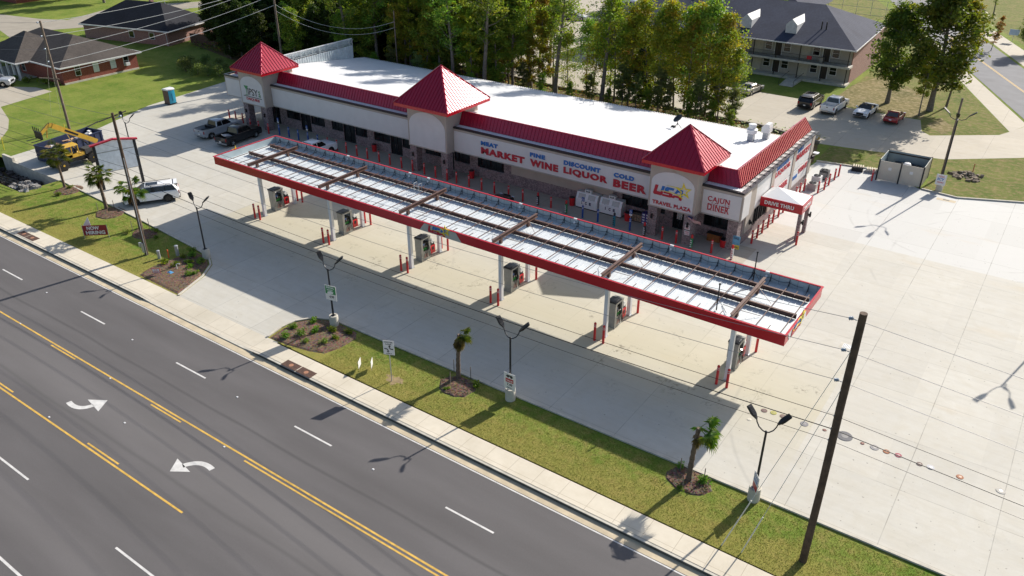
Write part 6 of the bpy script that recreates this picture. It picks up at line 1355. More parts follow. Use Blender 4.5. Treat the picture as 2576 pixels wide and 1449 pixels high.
# ================================================================ houses
def hip(mb, x0, x1, y0, y1, z0, zr, inset=None, m=0):
    w_ = min(x1 - x0, y1 - y0) / 2
    if x1 - x0 >= y1 - y0: r0 = (x0 + w_, (y0 + y1) / 2, zr); r1 = (x1 - w_, (y0 + y1) / 2, zr)
    else: r0 = ((x0 + x1) / 2, y0 + w_, zr); r1 = ((x0 + x1) / 2, y1 - w_, zr)
    V = [(x0, y0, z0), (x1, y0, z0), (x1, y1, z0), (x0, y1, z0), r0, r1]
    F = [(0, 1, 5, 4), (1, 2, 5), (2, 3, 4, 5), (3, 0, 4)] if x1 - x0 >= y1 - y0 else [(0, 1, 4), (1, 2, 5, 4), (2, 3, 5), (3, 0, 4, 5)]
    mb.a(V, F + [(3, 2, 1, 0)], m)
def win(par, org, x, y, z, w_, h_, axis, glass=GLASS, frame=WHITEP, blind=False):
    """axis 'y-' : on a wall facing -y ; 'x+' : facing +x"""
    g = MB(org); f = MB(org)
    if axis == 'y-':
        f.box(x - w_ / 2 - .07, x + w_ / 2 + .07, y - .05, y - .002, z - .07, z + h_ + .07); g.box(x - w_ / 2, x + w_ / 2, y - .06, y - .051, z, z + h_)
        f.box(x - w_ / 2, x + w_ / 2, y - .075, y - .061, z + h_ / 2 - .025, z + h_ / 2 + .025)
    else:
        f.box(x + .002, x + .05, y - w_ / 2 - .07, y + w_ / 2 + .07, z - .07, z + h_ + .07); g.box(x + .051, x + .06, y - w_ / 2, y + w_ / 2, z, z + h_)
        f.box(x + .061, x + .075, y - w_ / 2, y + w_ / 2, z + h_ / 2 - .025, z + h_ / 2 + .025)
    w1 = f.build('window', frame, par); g.build('pane', pm('blind', (.60, .62, .62), .5) if blind else glass, w1); return w1
org = (-66, 22, 0)
h1 = thing('brick_house', 'red-brick clinic with a brown hipped roof and a white-posted porch at left', 'house', org)
def hb(): return MB(org)
g = hb(); g.box(-74.5, -58.0, 18.5, 28.2, 0, 2.55); g.box(-70.5, -58.05, 16.0, 18.499, 0, 2.55); g.build('wall', BRKR, h1)
g = hb(); g.box(-75, -57.45, 27.3, 28.75, 2.5, 2.56); g.box(-58.0, -57.9, 16.0, 28.2, 0, .25); g.build('plinth', CURB, h1)
g = hb(); hip(g, -80.5, -57.4, 15.5, 28.8, 2.62, 5.6); hip(g, -77.2, -65.8, 13.2, 24.0, 2.63, 5.9); rf = g.build('roof', SHG, h1)
g = hb(); z0 = 2.48
for a, b in (((-57.42, 15.48), (-57.42, 28.82)), ((-65.8, 15.46), (-57.4, 15.46)), ((-77.2, 13.18), (-65.8, 13.18)), ((-65.78, 13.2), (-65.78, 15.5)), ((-80.5, 28.82), (-57.4, 28.82))): g.bar((*a, 2.56), (*b, 2.56), .10, .18)
g.build('fascia_board', WHITEP, rf)
g = hb(); g.box(-69.2, -68.95, 22.0, 22.25, 4.9, 5.5); g.build('vent', GALV, rf)
for i, x in enumerate((-73.9, -71.7, -69.6, -67.8, -66.3, -76.2)): g = hb(); g.box(x - .12, x + .12, 13.6, 13.84, 0, 2.5); g.build('porch_post', WHITEP, h1)
g = hb(); g.box(-76.8, -66.0, 13.4, 18.4, 0, .1); g.build('porch_floor', CURB, h1)
for j, y in enumerate((18.4, 21.3, 24.1)): win(h1, org, -58.0, y, 1.0, .75, 1.35, 'x+', blind=(j > 0))
win(h1, org, -58.0, 26.3, 1.0, .75, 1.35, 'x+')
win(h1, org, -72.6, 18.5, .9, 1.2, 1.3, 'y-'); win(h1, org, -76.0 + 6.6, 16.0, .6, .9, 1.4, 'y-')
g = hb(); g.box(-57.94, -57.55, 26.0, 26.65, .95, 1.4); tag(g.build('window_air_conditioner', WHITEP), '', ''); o = bpy.data.objects['window_air_conditioner']; o.parent = h1; del o['label']; del o['category']
org2 = (-78, 44, 0)
h2 = thing('brick_house', 'pink-brick house with a black hipped roof at the upper left', 'house', org2)
def hb2(): return MB(org2)
M2 = Matrix.Translation((-67.4, 40.4, 0)) @ Matrix.Rotation(rad(14), 4, 'Z')
g = hb2(); g.M = M2; g.box(-20, -.6, .5, 12.0, 0, 2.5); g.build('wall', BRKP, h2)
g = hb2(); g.M = M2; hip(g, -20.5, 0, 0, 12.5, 2.6, 6.2); rf = g.build('roof', SHK, h2)
g = hb2(); g.M = M2; g.bar((-20.5, -.02, 2.52), (0, -.02, 2.52), .1, .2); g.bar((.02, 0, 2.52), (.02, 12.5, 2.52), .1, .2); g.build('fascia_board', WHITEP, rf)
for xx in (-8.8, -4.2): g = hb2(); g.M = M2; g.box(xx - .6, xx + .6, .42, .498, .9, 2.1); w_ = g.build('window', WHITEP, h2); g = hb2(); g.M = M2; g.box(xx - .5, xx + .5, .40, .418, .98, 2.02); g.build('pane', GLASS, w_)
g = hb2(); g.M = M2; g.tube([(-.9, .4, 0), (-.9, .4, 2.5)], .05, 6); g.build('downpipe', WHITEP, h2)
g = hb2(); g.M = M2; g.cyl((-6, 7, 5.2), (-6, 7, 6.2), .08); g.build('vent_pipe', GALV, rf)
t = thing('timber_fence', 'brown timber fence running from the pink-brick house into the dark wood', 'fence', (-64, 45, 0), rad(14)); g = MB()
for i in range(60): g.box(-3 + i * .25, -2.78 + i * .25, -.02 + .004 * (i % 2), .02, 0, 1.8)
g.build('boards', pm('fence_wood', (.12, .075, .05), .9, var=.35, scale=3), t)
g = MB(); g.box(-3, 12, .03, .08, .4, .5); g.box(-3, 12, .03, .08, 1.4, 1.5); g.build('rails', BARK, t)
# far top-left corner house
org3 = (-142, 62, 0); h3 = thing('brick_house', 'brick house in shade cut off by the top left corner', 'house', org3)
g = MB(org3); g.box(-160, -133, 46.5, 60, 0, 2.6); g.build('wall', BRKR, h3); g = MB(org3); hip(g, -161, -132, 45.5, 61, 2.61, 6); g.build('roof', SHG, h3)
win(h3, org3, -140, 46.5, .9, 1.2, 1.3, 'y-'); win(h3, org3, -150, 46.5, .9, 1.2, 1.3, 'y-')
g = MB(); g.box(-.35, .35, -.35, .35, 0, 2.0); g.box(-.42, .42, -.42, .42, 2.0, 2.1); tag(g.build('brick_post_box', BRKP, loc=(-103.5, 60.8, 0)), 'brown brick letter-box pillar by the far street, upper left', 'letter box')
# ---- apartments
org4 = (20, 92, 0); ap = thing('apartment_block', 'two-storey apartment block with galleries, blue-grey roof and white dormers', 'apartment block', org4)
def ab(): return MB(org4)
APW = pm('apartment_wall', (.40, .37, .33), .85, var=.06, scale=1)
g = ab(); g.box(-6, 37.2, 84.0, 103, 0, 5.4); g.build('wall', APW, ap)
g = ab(); g.box(37.2, 37.32, 84.0, 103, 0, 5.4); g.build('end_wall', BRKP, ap)
g = ab(); g.box(-6.2, 37.5, 82.1, 83.99, 2.55, 2.85); g.build('gallery_floor', pm('gallery_edge', (.50, .48, .44), .8), ap)
g = ab(); g.box(-6.2, 37.5, 81.9, 83.99, 0, .30); g.build('porch_floor', CURB, ap)
g = ab(); g.a([(-6.8, 81.5, 5.46), (38.1, 81.5, 5.46), (37.0, 104.2, 5.46), (-6.8, 104.2, 5.46), (4, 92.6, 9.5), (29.8, 92.6, 9.5)], [(0, 1, 5, 4), (1, 2, 5), (2, 3, 4, 5), (3, 0, 4), (3, 2, 1, 0)]); rf = g.build('roof', SHB, ap)
g = ab(); g.bar((-6.8, 81.48, 5.38), (38.1, 81.48, 5.38), .1, .16); g.bar((38.12, 81.5, 5.38), (37.02, 104.2, 5.38), .1, .16); g.build('gutter', WHITEP, rf)
for dx in (12.6, 20.5, 27.6):
    g = ab(); zb = 6.3; yb_ = 83.9
    g.a([(dx - .85, yb_, zb), (dx + .85, yb_, zb), (dx + .85, yb_, 7.6), (dx, yb_, 8.4), (dx - .85, yb_, 7.6), (dx - .85, yb_ + 3.6, 7.6), (dx + .85, yb_ + 3.6, 7.6), (dx, yb_ + 5.6, 8.4), (dx + .85, yb_ + .4, zb), (dx - .85, yb_ + .4, zb)],
        [(0, 1, 2, 3, 4), (1, 8, 6, 2), (0, 4, 5, 9), (2, 6, 7, 3), (3, 7, 5, 4)]); g.build('dormer', pm('dormer_siding', (.55, .55, .55), .7), rf)
for xx in (31.5, 32.2): g = ab(); g.cyl((xx, 85.9, 6.8), (xx, 85.9, 8.2), .09); g.build('vent_pipe', BLACKM, rf)
for i in range(13):
    xx = -5.8 + i * 3.58
    for z0, z1 in ((.30, 2.55), (2.85, 5.4)): g = ab(); g.box(xx - .06, xx + .06, 82.15, 82.27, z0, z1); g.build('post', BLACKM, ap)
g = ab(); 
for z in (3.25, 3.75): g.bar((-6, 82.2, z), (37.4, 82.2, z), .04, .04)
xx = -6
while xx < 37.3: g.box(xx, xx + .025, 82.19, 82.21, 2.86, 3.75); xx += .18
g.build('gallery_railing', BLACKM, ap)
for k_ in range(6):
    xb = 34.8 - 7.35 * k_
    for fl_ in (0, 1):
        z0 = .3 if fl_ == 0 else 2.85
        win(ap, org4, xb, 84.0, z0 + .75, .95, 1.2, 'y-'); win(ap, org4, xb - 2.9, 84.0, z0 + .75, .95, 1.2, 'y-')
        g = ab(); g.box(xb - 1.85, xb - .85, 83.95, 83.999, z0, z0 + 2.0); d_ = g.build('door', pm('door_dark', (.03, .02, .018), .5), ap)
        g = ab(); g.box(xb - 1.95, xb - 1.86, 83.93, 83.998, z0, z0 + 2.05); g.box(xb - .84, xb - .75, 83.93, 83.998, z0, z0 + 2.05); g.build('door_frame', WHITEP, d_)
        g = ab(); g.box(xb - 5.2, xb - 3.8, 83.96, 83.999, z0, z0 + 2.2); g.build('closet_panel', pm('panel_cream', (.50, .46, .38), .7), ap)
g = ab(); 
for i in range(6): g.box(29.0, 31.0, 77.6 + .45 * i, 82.0, .05 * i, .05 * (i + 1))
g.build('steps', CURB, ap)
for xx in (28.9, 31.1): g = ab(); g.bar((xx, 77.6, .9), (xx, 82.0, 1.2), .05, .05); g.bar((xx, 77.6, 0), (xx, 77.6, .9), .05, .05); g.build('handrail', BLACKM, ap)
g = MB(); g.box(-.35, .35, -.1, .1, .0, .5); o = tag(g.build('towel', pm('red_cloth', (.42, .03, .04), .9), loc=(31.5, 82.1, 3.3)), 'red cloth hung over the upper gallery railing of the apartments', 'cloth')
g = MB(); g.box(-.3, .3, -.25, .25, 0, .75); o = tag(g.build('air_conditioner', GREYP, loc=(33.1, 83.2, 2.86)), 'grey unit standing on the upper gallery of the apartments', 'air conditioner')
# second block far behind the trees
org5 = (2, 108, 0); a2 = thing('apartment_block', 'dark-roofed block half hidden by the trees at the top right of middle', 'apartment block', org5)
g = MB(org5); g.box(-4, 22, 108, 122, 0, 5.2); g.build('wall', BRKP, a2); g = MB(org5); hip(g, -5, 23, 107, 123, 5.3, 9); g.build('roof', SHB, a2)
for xx in (-1, 4, 9, 14, 19): win(a2, org5, xx, 108, 1.0, 1.0, 1.2, 'y-'); win(a2, org5, xx, 108, 3.6, 1.0, 1.2, 'y-')
org6 = (-30, 88, 0); a3 = thing('brick_building', 'dull red-brick building glimpsed through the green trees above the middle red tower', 'building', org6)
g = MB(org6); g.box(-44, -26, 84, 98, 0, 6.0); g.build('wall', BRKR, a3); g = MB(org6); hip(g, -45, -25, 83, 99, 6.01, 9); g.build('roof', SHG, a3)
for xx in (-40, -35, -30): win(a3, org6, xx, 84, 1.2, 1.2, 1.3, 'y-'); win(a3, org6, xx, 84, 4.0, 1.2, 1.3, 'y-')
# retaining edge behind the shop
t = thing('low_wall', 'low dark wall between the wood behind the shop and the far car park', 'wall', (14, 57.3, 0)); g = MB((14, 57.3, 0))
PTS = [(-22, 58.8), (-6.1, 58.2), (3.2, 57.15), (13.4, 57.3), (25.6, 56.8), (33.6, 56.6), (42, 54.2)]
for a, b in zip(PTS[:-1], PTS[1:]): g.bar((*a, .15), (*b, .15), .3, .34)
g.build('coping', pm('dark_concrete', (.16, .14, .12), .9), t)
t = thing('mesh_fence', 'tall mesh fence by the courts above the apartment roof', 'fence', (20, 143, 0)); 
for i in range(7): g = MB(); g.tube([(-6 + 3 * i, -1.0 * i * .2, 0), (-6 + 3 * i, -1.0 * i * .2, 3)], .05, 6); g.build('post', GALV, t)
for z in (.1, 1.5, 3): g = MB(); g.tube([(-6, 0, z), (12, -1.2, z)], .03, 5); g.build('rail', GALV, t)
# clutter at lamp: red marker on grass, vent cover etc
for i, (x, y) in enumerate(((58.8, 54.0),)): g = MB(); g.cyl((0, 0, 0), (0, 0, 1.1), .05); tag(g.build('marker_post', pm('rust_marker', (.38, .12, .05), .8), loc=(x, y, 0)), 'rust-red marker post in the grass right of the wooden lamp pole', 'marker')
g = MB(); g.lathe((0, 0, 0), [(.5, -.05), (.46, .08), (.3, .12)], 16); tag(g.build('manhole_cover', ROCK, loc=(57.9, 53.4, 0)), 'grey round manhole cover in the grass behind the wooden lamp pole', 'manhole')
t = thing('street_sign', 'small blue-white sign on a post at the far right beyond the side street', 'street sign', (53.5, 131, 0)); g = MB(); g.tube([(0, 0, 0), (0, 0, 2.2)], .04, 6); g.build('post', GALV, t); g = MB(); g.box(-.8, .8, -.04, 0, 1.2, 2.2); g.build('sign_face', pm('pale_blue_sign', (.45, .55, .70), .5), t)
# ================================================================ vegetation
LF = dict(green=m_leaf('leaf_green', (.13, .25, .03), (.28, .39, .05), (.50, .42, .06), .4), yell=m_leaf('leaf_yellow_green', (.20, .29, .025), (.42, .44, .04), (.60, .34, .04), .5),
          dark=m_leaf('leaf_dark', (.032, .066, .014), (.075, .13, .02), (.16, .16, .03), .3), oran=m_leaf('leaf_orange', (.26, .24, .03), (.44, .28, .03), (.55, .15, .03), .6),
          oak=m_leaf('leaf_oak', (.07, .14, .02), (.16, .23, .03), (.40, .34, .04), .35), grey=m_leaf('leaf_grey_green', (.13, .19, .05), (.24, .30, .10), (.36, .34, .16), .3),
          bush=m_leaf('leaf_bush', (.10, .20, .012), (.30, .42, .03), (.55, .55, .05), .5))
def leaves(mb, c, r, n, size, rnd, flat=.75, shell=.35):
    """leaf quads spread through an ellipsoid blob"""
    for i in range(n):
        d = Vector((rnd.gauss(0, 1), rnd.gauss(0, 1), rnd.gauss(0, 1)))
        if d.length < 1e-3: continue
        d.normalize(); q = rnd.random() ** shell; p = Vector(c) + Vector((d.x * r[0], d.y * r[1], d.z * r[2])) * q
        s_ = size * rnd.uniform(.6, 1.4); u = Vector((rnd.gauss(0, 1), rnd.gauss(0, 1), rnd.gauss(0, .6))).normalized(); v = u.cross(Vector((rnd.gauss(0, 1), rnd.gauss(0, 1), rnd.gauss(0, 1)))).normalized()
        b = len(mb.v); h = s_ * .5
        mb.v += [tuple(p - u * h - v * h * .25), tuple(p - v * h * .55), tuple(p + u * h), tuple(p + v * h * .55)]
        mb.f.append([b, b + 1, b + 2, b + 3]); mb.fm.append(0)
def make_tree(seed, h, trunk_r, cb_, cr, nclump, per, size, leaf, name='tree', top_bias=.5, bark=BARK, multi=1, lean=.03, spread=1.0):
    rnd = random.Random(seed); t = thing(name, 'tree', 'tree')
    g = MB(); crown = MB(); 
    def limb(p, d, L, r, depth):
        pts = [p]; k = 5; q = p.copy(); dd = d.copy(); rr = [r]
        for i in range(k):
            dd = (dd + Vector((rnd.gauss(0, .12), rnd.gauss(0, .12), rnd.gauss(0, .08) + .04))).normalized(); q = q + dd * L / k; pts.append(q.copy()); rr.append(max(.012, r * (1 - .75 * (i + 1) / k)))
        g.tube(pts, rr, 6 if depth == 0 else 4, 0, False); return pts
    for mm in range(multi):
        base = Vector((rnd.uniform(-.3, .3) * (multi > 1), rnd.uniform(-.3, .3) * (multi > 1), -.1)); tr = []; rr = []
        n = 9; ln = Vector((rnd.gauss(0, lean), rnd.gauss(0, lean), 0))
        for i in range(n + 1):
            u = i / n; tr.append(base + Vector((0, 0, h * .93 * u)) + ln * h * u + Vector((sin(u * 5 + seed) * .10, cos(u * 4 + seed) * .10, 0)) * (h / 12)); rr.append(trunk_r * (1 - .80 * u) * (1.25 if i == 0 else 1))
        g.tube(tr, rr, 9, 0)
        for c in range(nclump):
            u = cb_ + (1 - cb_) * (rnd.random() ** top_bias); u = min(u, .985); j = min(n - 1, int(u * n)); p = tr[j].lerp(tr[j + 1], u * n - j)
            v_ = (u - cb_) / (1 - cb_); prof = min(1, .55 + v_ * 1.6) * min(1, (1.03 - v_) * 2.2)
            az = rnd.uniform(0, 2 * pi); L = cr * prof * rnd.uniform(.45, 1.05)
            d = Vector((cos(az), sin(az), rnd.uniform(.15, .65))).normalized(); lp = limb(p, d, L, max(.03, trunk_r * .32 * (1 - u * .5)), 1)
            for kk in range(3):
                cc = lp[-1 - kk] + Vector((rnd.gauss(0, .25), rnd.gauss(0, .25), rnd.gauss(0, .2))); rs = cr * rnd.uniform(.17, .32) * spread; leaves(crown, cc, (rs * 1.15, rs * 1.15, rs * .72), per, size, rnd)
    g.build('trunk', bark, t, True); crown.build('crown', leaf, t); cache(t); return t
PT = dict(
    g1=make_tree(1, 16, .20, .18, 3.0, 70, 58, .33, LF['green'], top_bias=.9), g2=make_tree(2, 17, .26, .25, 3.4, 72, 60, .34, LF['green'], top_bias=.9),
    y1=make_tree(3, 14.5, .13, .20, 2.1, 48, 44, .29, LF['yell'], top_bias=.9), y2=make_tree(4, 15.5, .15, .26, 2.3, 46, 44, .29, LF['yell'], top_bias=.9),
    o1=make_tree(5, 12.5, .12, .18, 1.9, 34, 38, .28, LF['oran'], top_bias=.9), d1=make_tree(6, 16, .25, .06, 3.6, 90, 78, .36, LF['dark'], top_bias=1.0), d2=make_tree(7, 17, .22, .10, 3.4, 84, 78, .36, LF['dark'], top_bias=1.0),
    q1=make_tree(8, 14.2, .30, .20, 3.9, 92, 62, .34, LF['oak'], top_bias=.85), s1=make_tree(9, 18, .34, .38, 3.2, 36, 36, .30, LF['green'], top_bias=.9), s2=make_tree(10, 7.5, .06, .10, 1.5, 20, 34, .24, LF['grey'], multi=2, top_bias=.8),
    a1=make_tree(41, 15, .14, .16, 3.3, 54, 30, .31, LF['yell'], top_bias=.95, spread=1.15), a2=make_tree(42, 16, .17, .14, 3.5, 58, 30, .32, LF['green'], top_bias=.95, spread=1.15), a3=make_tree(43, 14, .12, .12, 2.9, 46, 28, .30, LF['yell'], top_bias=1.0, spread=1.2),
    s3=make_tree(12, 6.0, .05, .08, 1.3, 18, 34, .24, LF['green'], multi=2, top_bias=.8))
placed = {}
cnt = {}
def tree(k_, x, y, s_, rz_, label, group, sz=None):
    p = PT[k_]; sc = (s_, s_, sz or s_)
    if k_ not in placed: placed[k_] = 1; p.location = (x, y, 0); p.rotation_euler = (0, 0, rz_); p.scale = sc; p['label'] = label; p['group'] = group; return p
    o = dup(p, loc=(x, y, 0), rz=rz_, label=label, scale=sc); o['group'] = group; return o
GB = 'trees in the belt behind the shop'
R_ = random.Random(21)
NMK = dict(g1='green leafy tree', g2='tall green tree', y1='yellow-green tree', y2='tall yellow-green tree', o1='orange-tinged tree', d1='dark green tree', d2='tall dark tree', s1='tall bare-trunked tree', a1='airy yellow-green tree', a2='airy green tree', a3='airy pale green tree', s2='spindly grey-green sapling', s3='low green sapling')
belt = [('y1', -27.5, 47.5, 0.9), ('g1', -21.0, 52.0, 1.0), ('y2', -18.0, 45.5, 0.8), ('g2', -15.2, 52.0, 1.0), ('y1', -12.0, 45.0, 0.85), ('g1', -10.0, 49.0, 1.0), ('y2', -6.8, 48.0, 0.9), ('y1', -4.6, 46.5, 0.85), ('g1', -2.6, 49.0, 0.9), ('y1', 0.9, 52.2, 0.7), ('s2', 27.9, 56.0, 0.9), ('s2', 15.8, 53.0, 0.9), ('s2', 21.0, 53.6, 0.9), ('s2', 26.6, 53.0, 0.9), ('g1', -29.0, 50.0, 1.0), ('g1', -24.5, 45.5, 0.95), ('s1', -26.3, 43.6, 0.95), ('s1', -22.6, 46.0, 0.9), ('g2', -19.5, 49.0, 1.0), ('y2', -16.3, 46.5, 0.95), ('g1', -13.5, 50.0, 1.05), ('g2', -10.8, 46.5, 0.9), ('g1', -8.6, 52.5, 1.05), ('s1', -7.2, 45.3, 0.9), ('g1', -5.2, 49.8, 1.0), ('y1', -3.2, 53.0, 1.0), ('s1', -2.4, 46.2, 1.05), ('g2', -0.9, 51.0, 0.9), ('s1', -0.4, 54.6, 1.0), ('y1', 2.2, 53.8, 1.0), ('s1', 5.0, 53.2, 1.0), ('s1', 12.4, 53.6, 0.98), ('o1', 15.0, 56.0, 1.05), ('s2', 30.6, 54.8, 0.7), ('s2', -12.0, 43.2, 0.8), ('s3', -9.0, 44.2, 0.8), ('s3', -3.5, 44.0, 0.7), ('s2', 1.0, 50.5, 0.7), ('s3', 3.5, 51.6, 0.6), ('s3', 8.0, 52.0, 0.5), ('s2', 11.0, 52.6, 0.6), ('s3', 14.0, 52.3, 0.5), ('s2', 17.5, 53.8, 0.7), ('s3', 19.6, 53.2, 0.6), ('s2', 22.5, 53.0, 0.7), ('s3', 25.2, 53.6, 0.75), ('s3', 28.5, 53.2, 0.6), ('s3', 31.5, 52.0, 0.5), ('s2', -17.5, 43.8, 0.8), ('s3', -21.0, 43.6, 0.8), ('a2', 3.2, 55.5, 0.85), ('a1', 6.4, 54.2, 0.62), ('a2', 8.2, 56.5, 0.7), ('a1', 10.2, 54.6, 0.75), ('a3', 11.6, 56.8, 0.95), ('a1', 13.4, 55.0, 1.0), ('a2', 14.6, 57.6, 0.85), ('a3', 15.8, 54.8, 0.9), ('d2', 16.9, 56.8, 0.5), ('a1', 17.8, 56.2, 1.0), ('a2', 19.4, 57.6, 0.9), ('a3', 20.2, 54.9, 0.85), ('a1', 21.6, 56.5, 1.0), ('a2', 22.8, 57.8, 0.9), ('a3', 24.0, 55.3, 0.95), ('a1', 25.2, 57.4, 1.0), ('a2', 26.3, 56.0, 1.0), ('a1', 27.4, 56.8, 0.95), ('a3', 28.6, 55.0, 0.8), ('a2', 29.6, 56.8, 0.62), ('a1', -1.5, 55.5, 0.95), ('a1', -5.5, 55.5, 1.0), ('a2', -9.5, 56, 1.0), ('a1', -14, 56, 1.0)]
belt.sort(key=lambda b: b[1])
for i, (k_, x, y, s_) in enumerate(belt):
    cnt[k_] = cnt.get(k_, 0) + 1
    tree(k_, x, y, s_, R_.uniform(0, 6.28), '%s, %s such tree behind the white roof from the left' % (NMK[k_], ORD(cnt[k_] - 1)), GB)
GW_ = 'dark trees in the wood at upper left'
for i in range(66):
    x = -64 + (i % 11) * 3.7 + R_.uniform(-1.3, 1.3); y = 41.0 + (i // 11) * 4.4 + R_.uniform(-1.5, 1.5) + max(0, (-52 - x)) * .55
    if x > -30 and y < 44: y += 3
    k_ = R_.choice(('d1', 'd2', 'd1', 'd2', 'g2'))
    sh = R_.uniform(.85, 1.08) * (.60 if y < 45 else .74 if y < 50 else .9 if y < 55 else 1)
    tree(k_, x, y, sh, R_.uniform(0, 6.28), 'dark tall tree crowded in the shaded wood at the upper left', GW_)
for i in range(46):   # belt behind, filling the top
    x = -38 + (i % 23) * 1.6 + R_.uniform(-1, 1); y = 55 + (i // 23) * 7 + R_.uniform(0, 6)
    if x > -4: continue
    tree(R_.choice(('g1', 'g2', 'y2', 'd1')), x, y, R_.uniform(.85, 1.0), R_.uniform(0, 6.28), 'green tree in the back rows of the wood above the white roof', 'back rows of green trees')
FAR = [('q1', 44.4, 77.1, .98, 1.0, 'broad oak with a clear trunk beside the apartment lawn'), ('q1', 50.2, 76.5, 1.28, 2.6, 'large dense oak right of the clear-trunked oak'), ('y2', 51.6, 79.5, 1.0, 4.0, 'yellowing oak at the back of the oak group by the side street'), ('y2', 49.4, 73.5, .62, .4, 'small leafy tree at the foot of the large dense oak'),
       ('g2', 11, 100, .9, 1, 'green tree beside the dark-roofed block at the top'), ('g1', 18, 105, .9, 2, 'green tree just left of the apartment roof at the top'), ('y1', -8, 104, .9, 3, 'yellow tree far behind the paved yard'), ('g2', -16, 136, 1.0, 2, 'green tree at the top edge behind the paved yard'), ('q1', -40, 118, 1.0, 2, 'round tree far behind the wood, top left of middle'),
       ('q1', -118.5, 58.5, .9, 2, 'shade tree with a thick trunk on the lawn at the top left'), ('q1', -128, 57, .95, 4, 'large tree beside the shaded house at the top left corner'), ('q1', -104, 74, .8, 1, 'tree at the very top left of middle behind the black-roofed house'),
       ('o1', 51.5, 121, .5, 1, 'thin autumn tree at the bend of the side street'), ('s1', 47.2, 154.2, .42, 2, 'nearly bare tree at the top right lawn'), ('q1', 62, 143, .8, 1, 'dark tree cut off by the right edge at the top'), ('q1', 57, 122, .55, 2, 'dark rounded tree at the right edge beside the pale blue sign')]
for k_, x, y, s_, rz_, lb in FAR: tree(k_, x, y, s_, rz_, lb, 'scattered trees in the distance')
# shrubs
def make_bush(seed, r, n, size, leaf, name='shrub', hgt=.8, stems=True):
    rnd = random.Random(seed); t = thing(name, 'shrub', 'shrub'); g = MB(); st = MB()
    for i in range(9):
        az = rnd.uniform(0, 6.28); q = rnd.uniform(.1, .7) * r; c = Vector((cos(az) * q, sin(az) * q, r * hgt * rnd.uniform(.35, 1.0))); leaves(g, c, (r * .42, r * .42, r * .36), n, size, rnd); st.tube([(0, 0, -.02), tuple(c)], [.02, .006], 4)
    st.build('stem', BARK, t); g.build('foliage', leaf, t); cache(t); return t
BU = dict(y=make_bush(31, .45, 26, .13, LF['bush']), g=make_bush(32, .5, 30, .12, LF['green']), big=make_bush(33, 1.6, 160, .16, LF['grey'], hgt=.9)); bused = {}
def bush(k_, x, y, s_, label, group, sz=None):
    p = BU[k_]; sc = (s_, s_, sz or s_)
    if k_ not in bused: bused[k_] = 1; o = p; p.location = (x, y, 0); p.scale = sc; p['label'] = label
    else: o = dup(p, loc=(x, y, 0), rz=R_.uniform(0, 6), label=label, scale=sc)
    if group: o['group'] = group
B1 = [('g', 5.43, -7.6), ('g', 5.82, -8.6), ('y', 5.39, -10.3), ('y', 6.5, -10.0), ('g', 6.3, -8.2), ('g', 8.0, -8.5), ('y', 7.8, -9.5), ('y', 9.2, -9.9), ('y', 7.1, -9.0), ('g', 8.9, -10.3)]
for i, (k_, x, y) in enumerate(B1): bush(k_, x, y, R_.uniform(.8, 1.15), '%s shrub, %s from the shop side in the left mulch bed' % ('yellow-green' if k_ == 'y' else 'dark green', ORD(sorted(range(len(B1)), key=lambda q: -B1[q][2]).index(i))), 'shrubs in the left mulch bed')
B2 = [('y', 22.5, -11.0), ('g', 23.1, -12.2), ('g', 23.8, -11.3), ('y', 24.37, -10.4), ('y', 23.2, -9.5), ('y', 25.3, -9.6), ('y', 26.5, -9.1), ('g', 26.0, -11.2), ('y', 26.3, -10.3), ('g', 24.8, -11.9)]
for i, (k_, x, y) in enumerate(B2): bush(k_, x, y, R_.uniform(.75, 1.05), '%s shrub, %s from the left in the middle mulch bed' % ('yellow-green' if k_ == 'y' else 'dark green', ORD(sorted(range(len(B2)), key=lambda q: B2[q][1]).index(i))), 'shrubs in the middle mulch bed')
for i, (k_, x, y, s_, lb) in enumerate([('y', -17.9, -5.6, .9, 'yellow-green shrub in the mulch at the leftmost palm'), ('y', -17.2, -7.3, .9, 'yellow-green shrub on the road side of the leftmost palm'), ('g', -1.0, -6.9, .8, 'green shrub in the mulch ring by the SUV palm'), ('y', .2, -7.6, .7, 'small yellow-green shrub by the lot edge near the SUV palm'), ('g', -2.9, -8.6, .8, 'green shrub on the left of the SUV palm ring'), ('y', 38.3, -8.9, .9, 'bright shrub right of the drooping palm'), ('y', 36.9, -10.4, .6, 'small shrub on the road side of the drooping palm'), ('g', 54.6, -8.9, 1.0, 'green shrub right of the windblown palm'), ('g', 52.9, -8.4, .7, 'small shrub left of the windblown palm'), ('g', 53.7, -10.2, .6, 'low shrub on the road side of the windblown palm'), ('g', -66.8, 13.1, 1.6, 'dark shrub at the foot of the clinic porch, left of middle'), ('g', -64.2, 13.7, 1.8, 'dark shrub at the right end of the clinic porch'), ('g', -61.3, 14.6, 2.0, 'dark shrub by the corner of the clinic near the wooden pole'), ('y', -58.8, 15.1, 1.5, 'bright shrub at the brick corner of the clinic'), ('g', -88.5, 38.6, 3.2, 'dark round shrub beside the pink-brick house')]): bush(k_, x, y, s_, lb, None)
for i, (x, y) in enumerate(((-52, 33), (-50.5, 31.5), (-48.8, 32.6), (-47, 31.2), (-45.2, 31.8), (-43.5, 32.5), (-51, 35.5), (-48, 35.8), (-45, 35))): bush('big', x, y, R_.uniform(.8, 1.15), 'grey-green bush, %s from the left in the thicket left of the shop' % ORD(sorted(range(9), key=lambda q: (-52, -50.5, -48.8, -47, -45.2, -43.5, -51, -48, -45)[q]).index(i)), 'bushes in the thicket left of the shop')
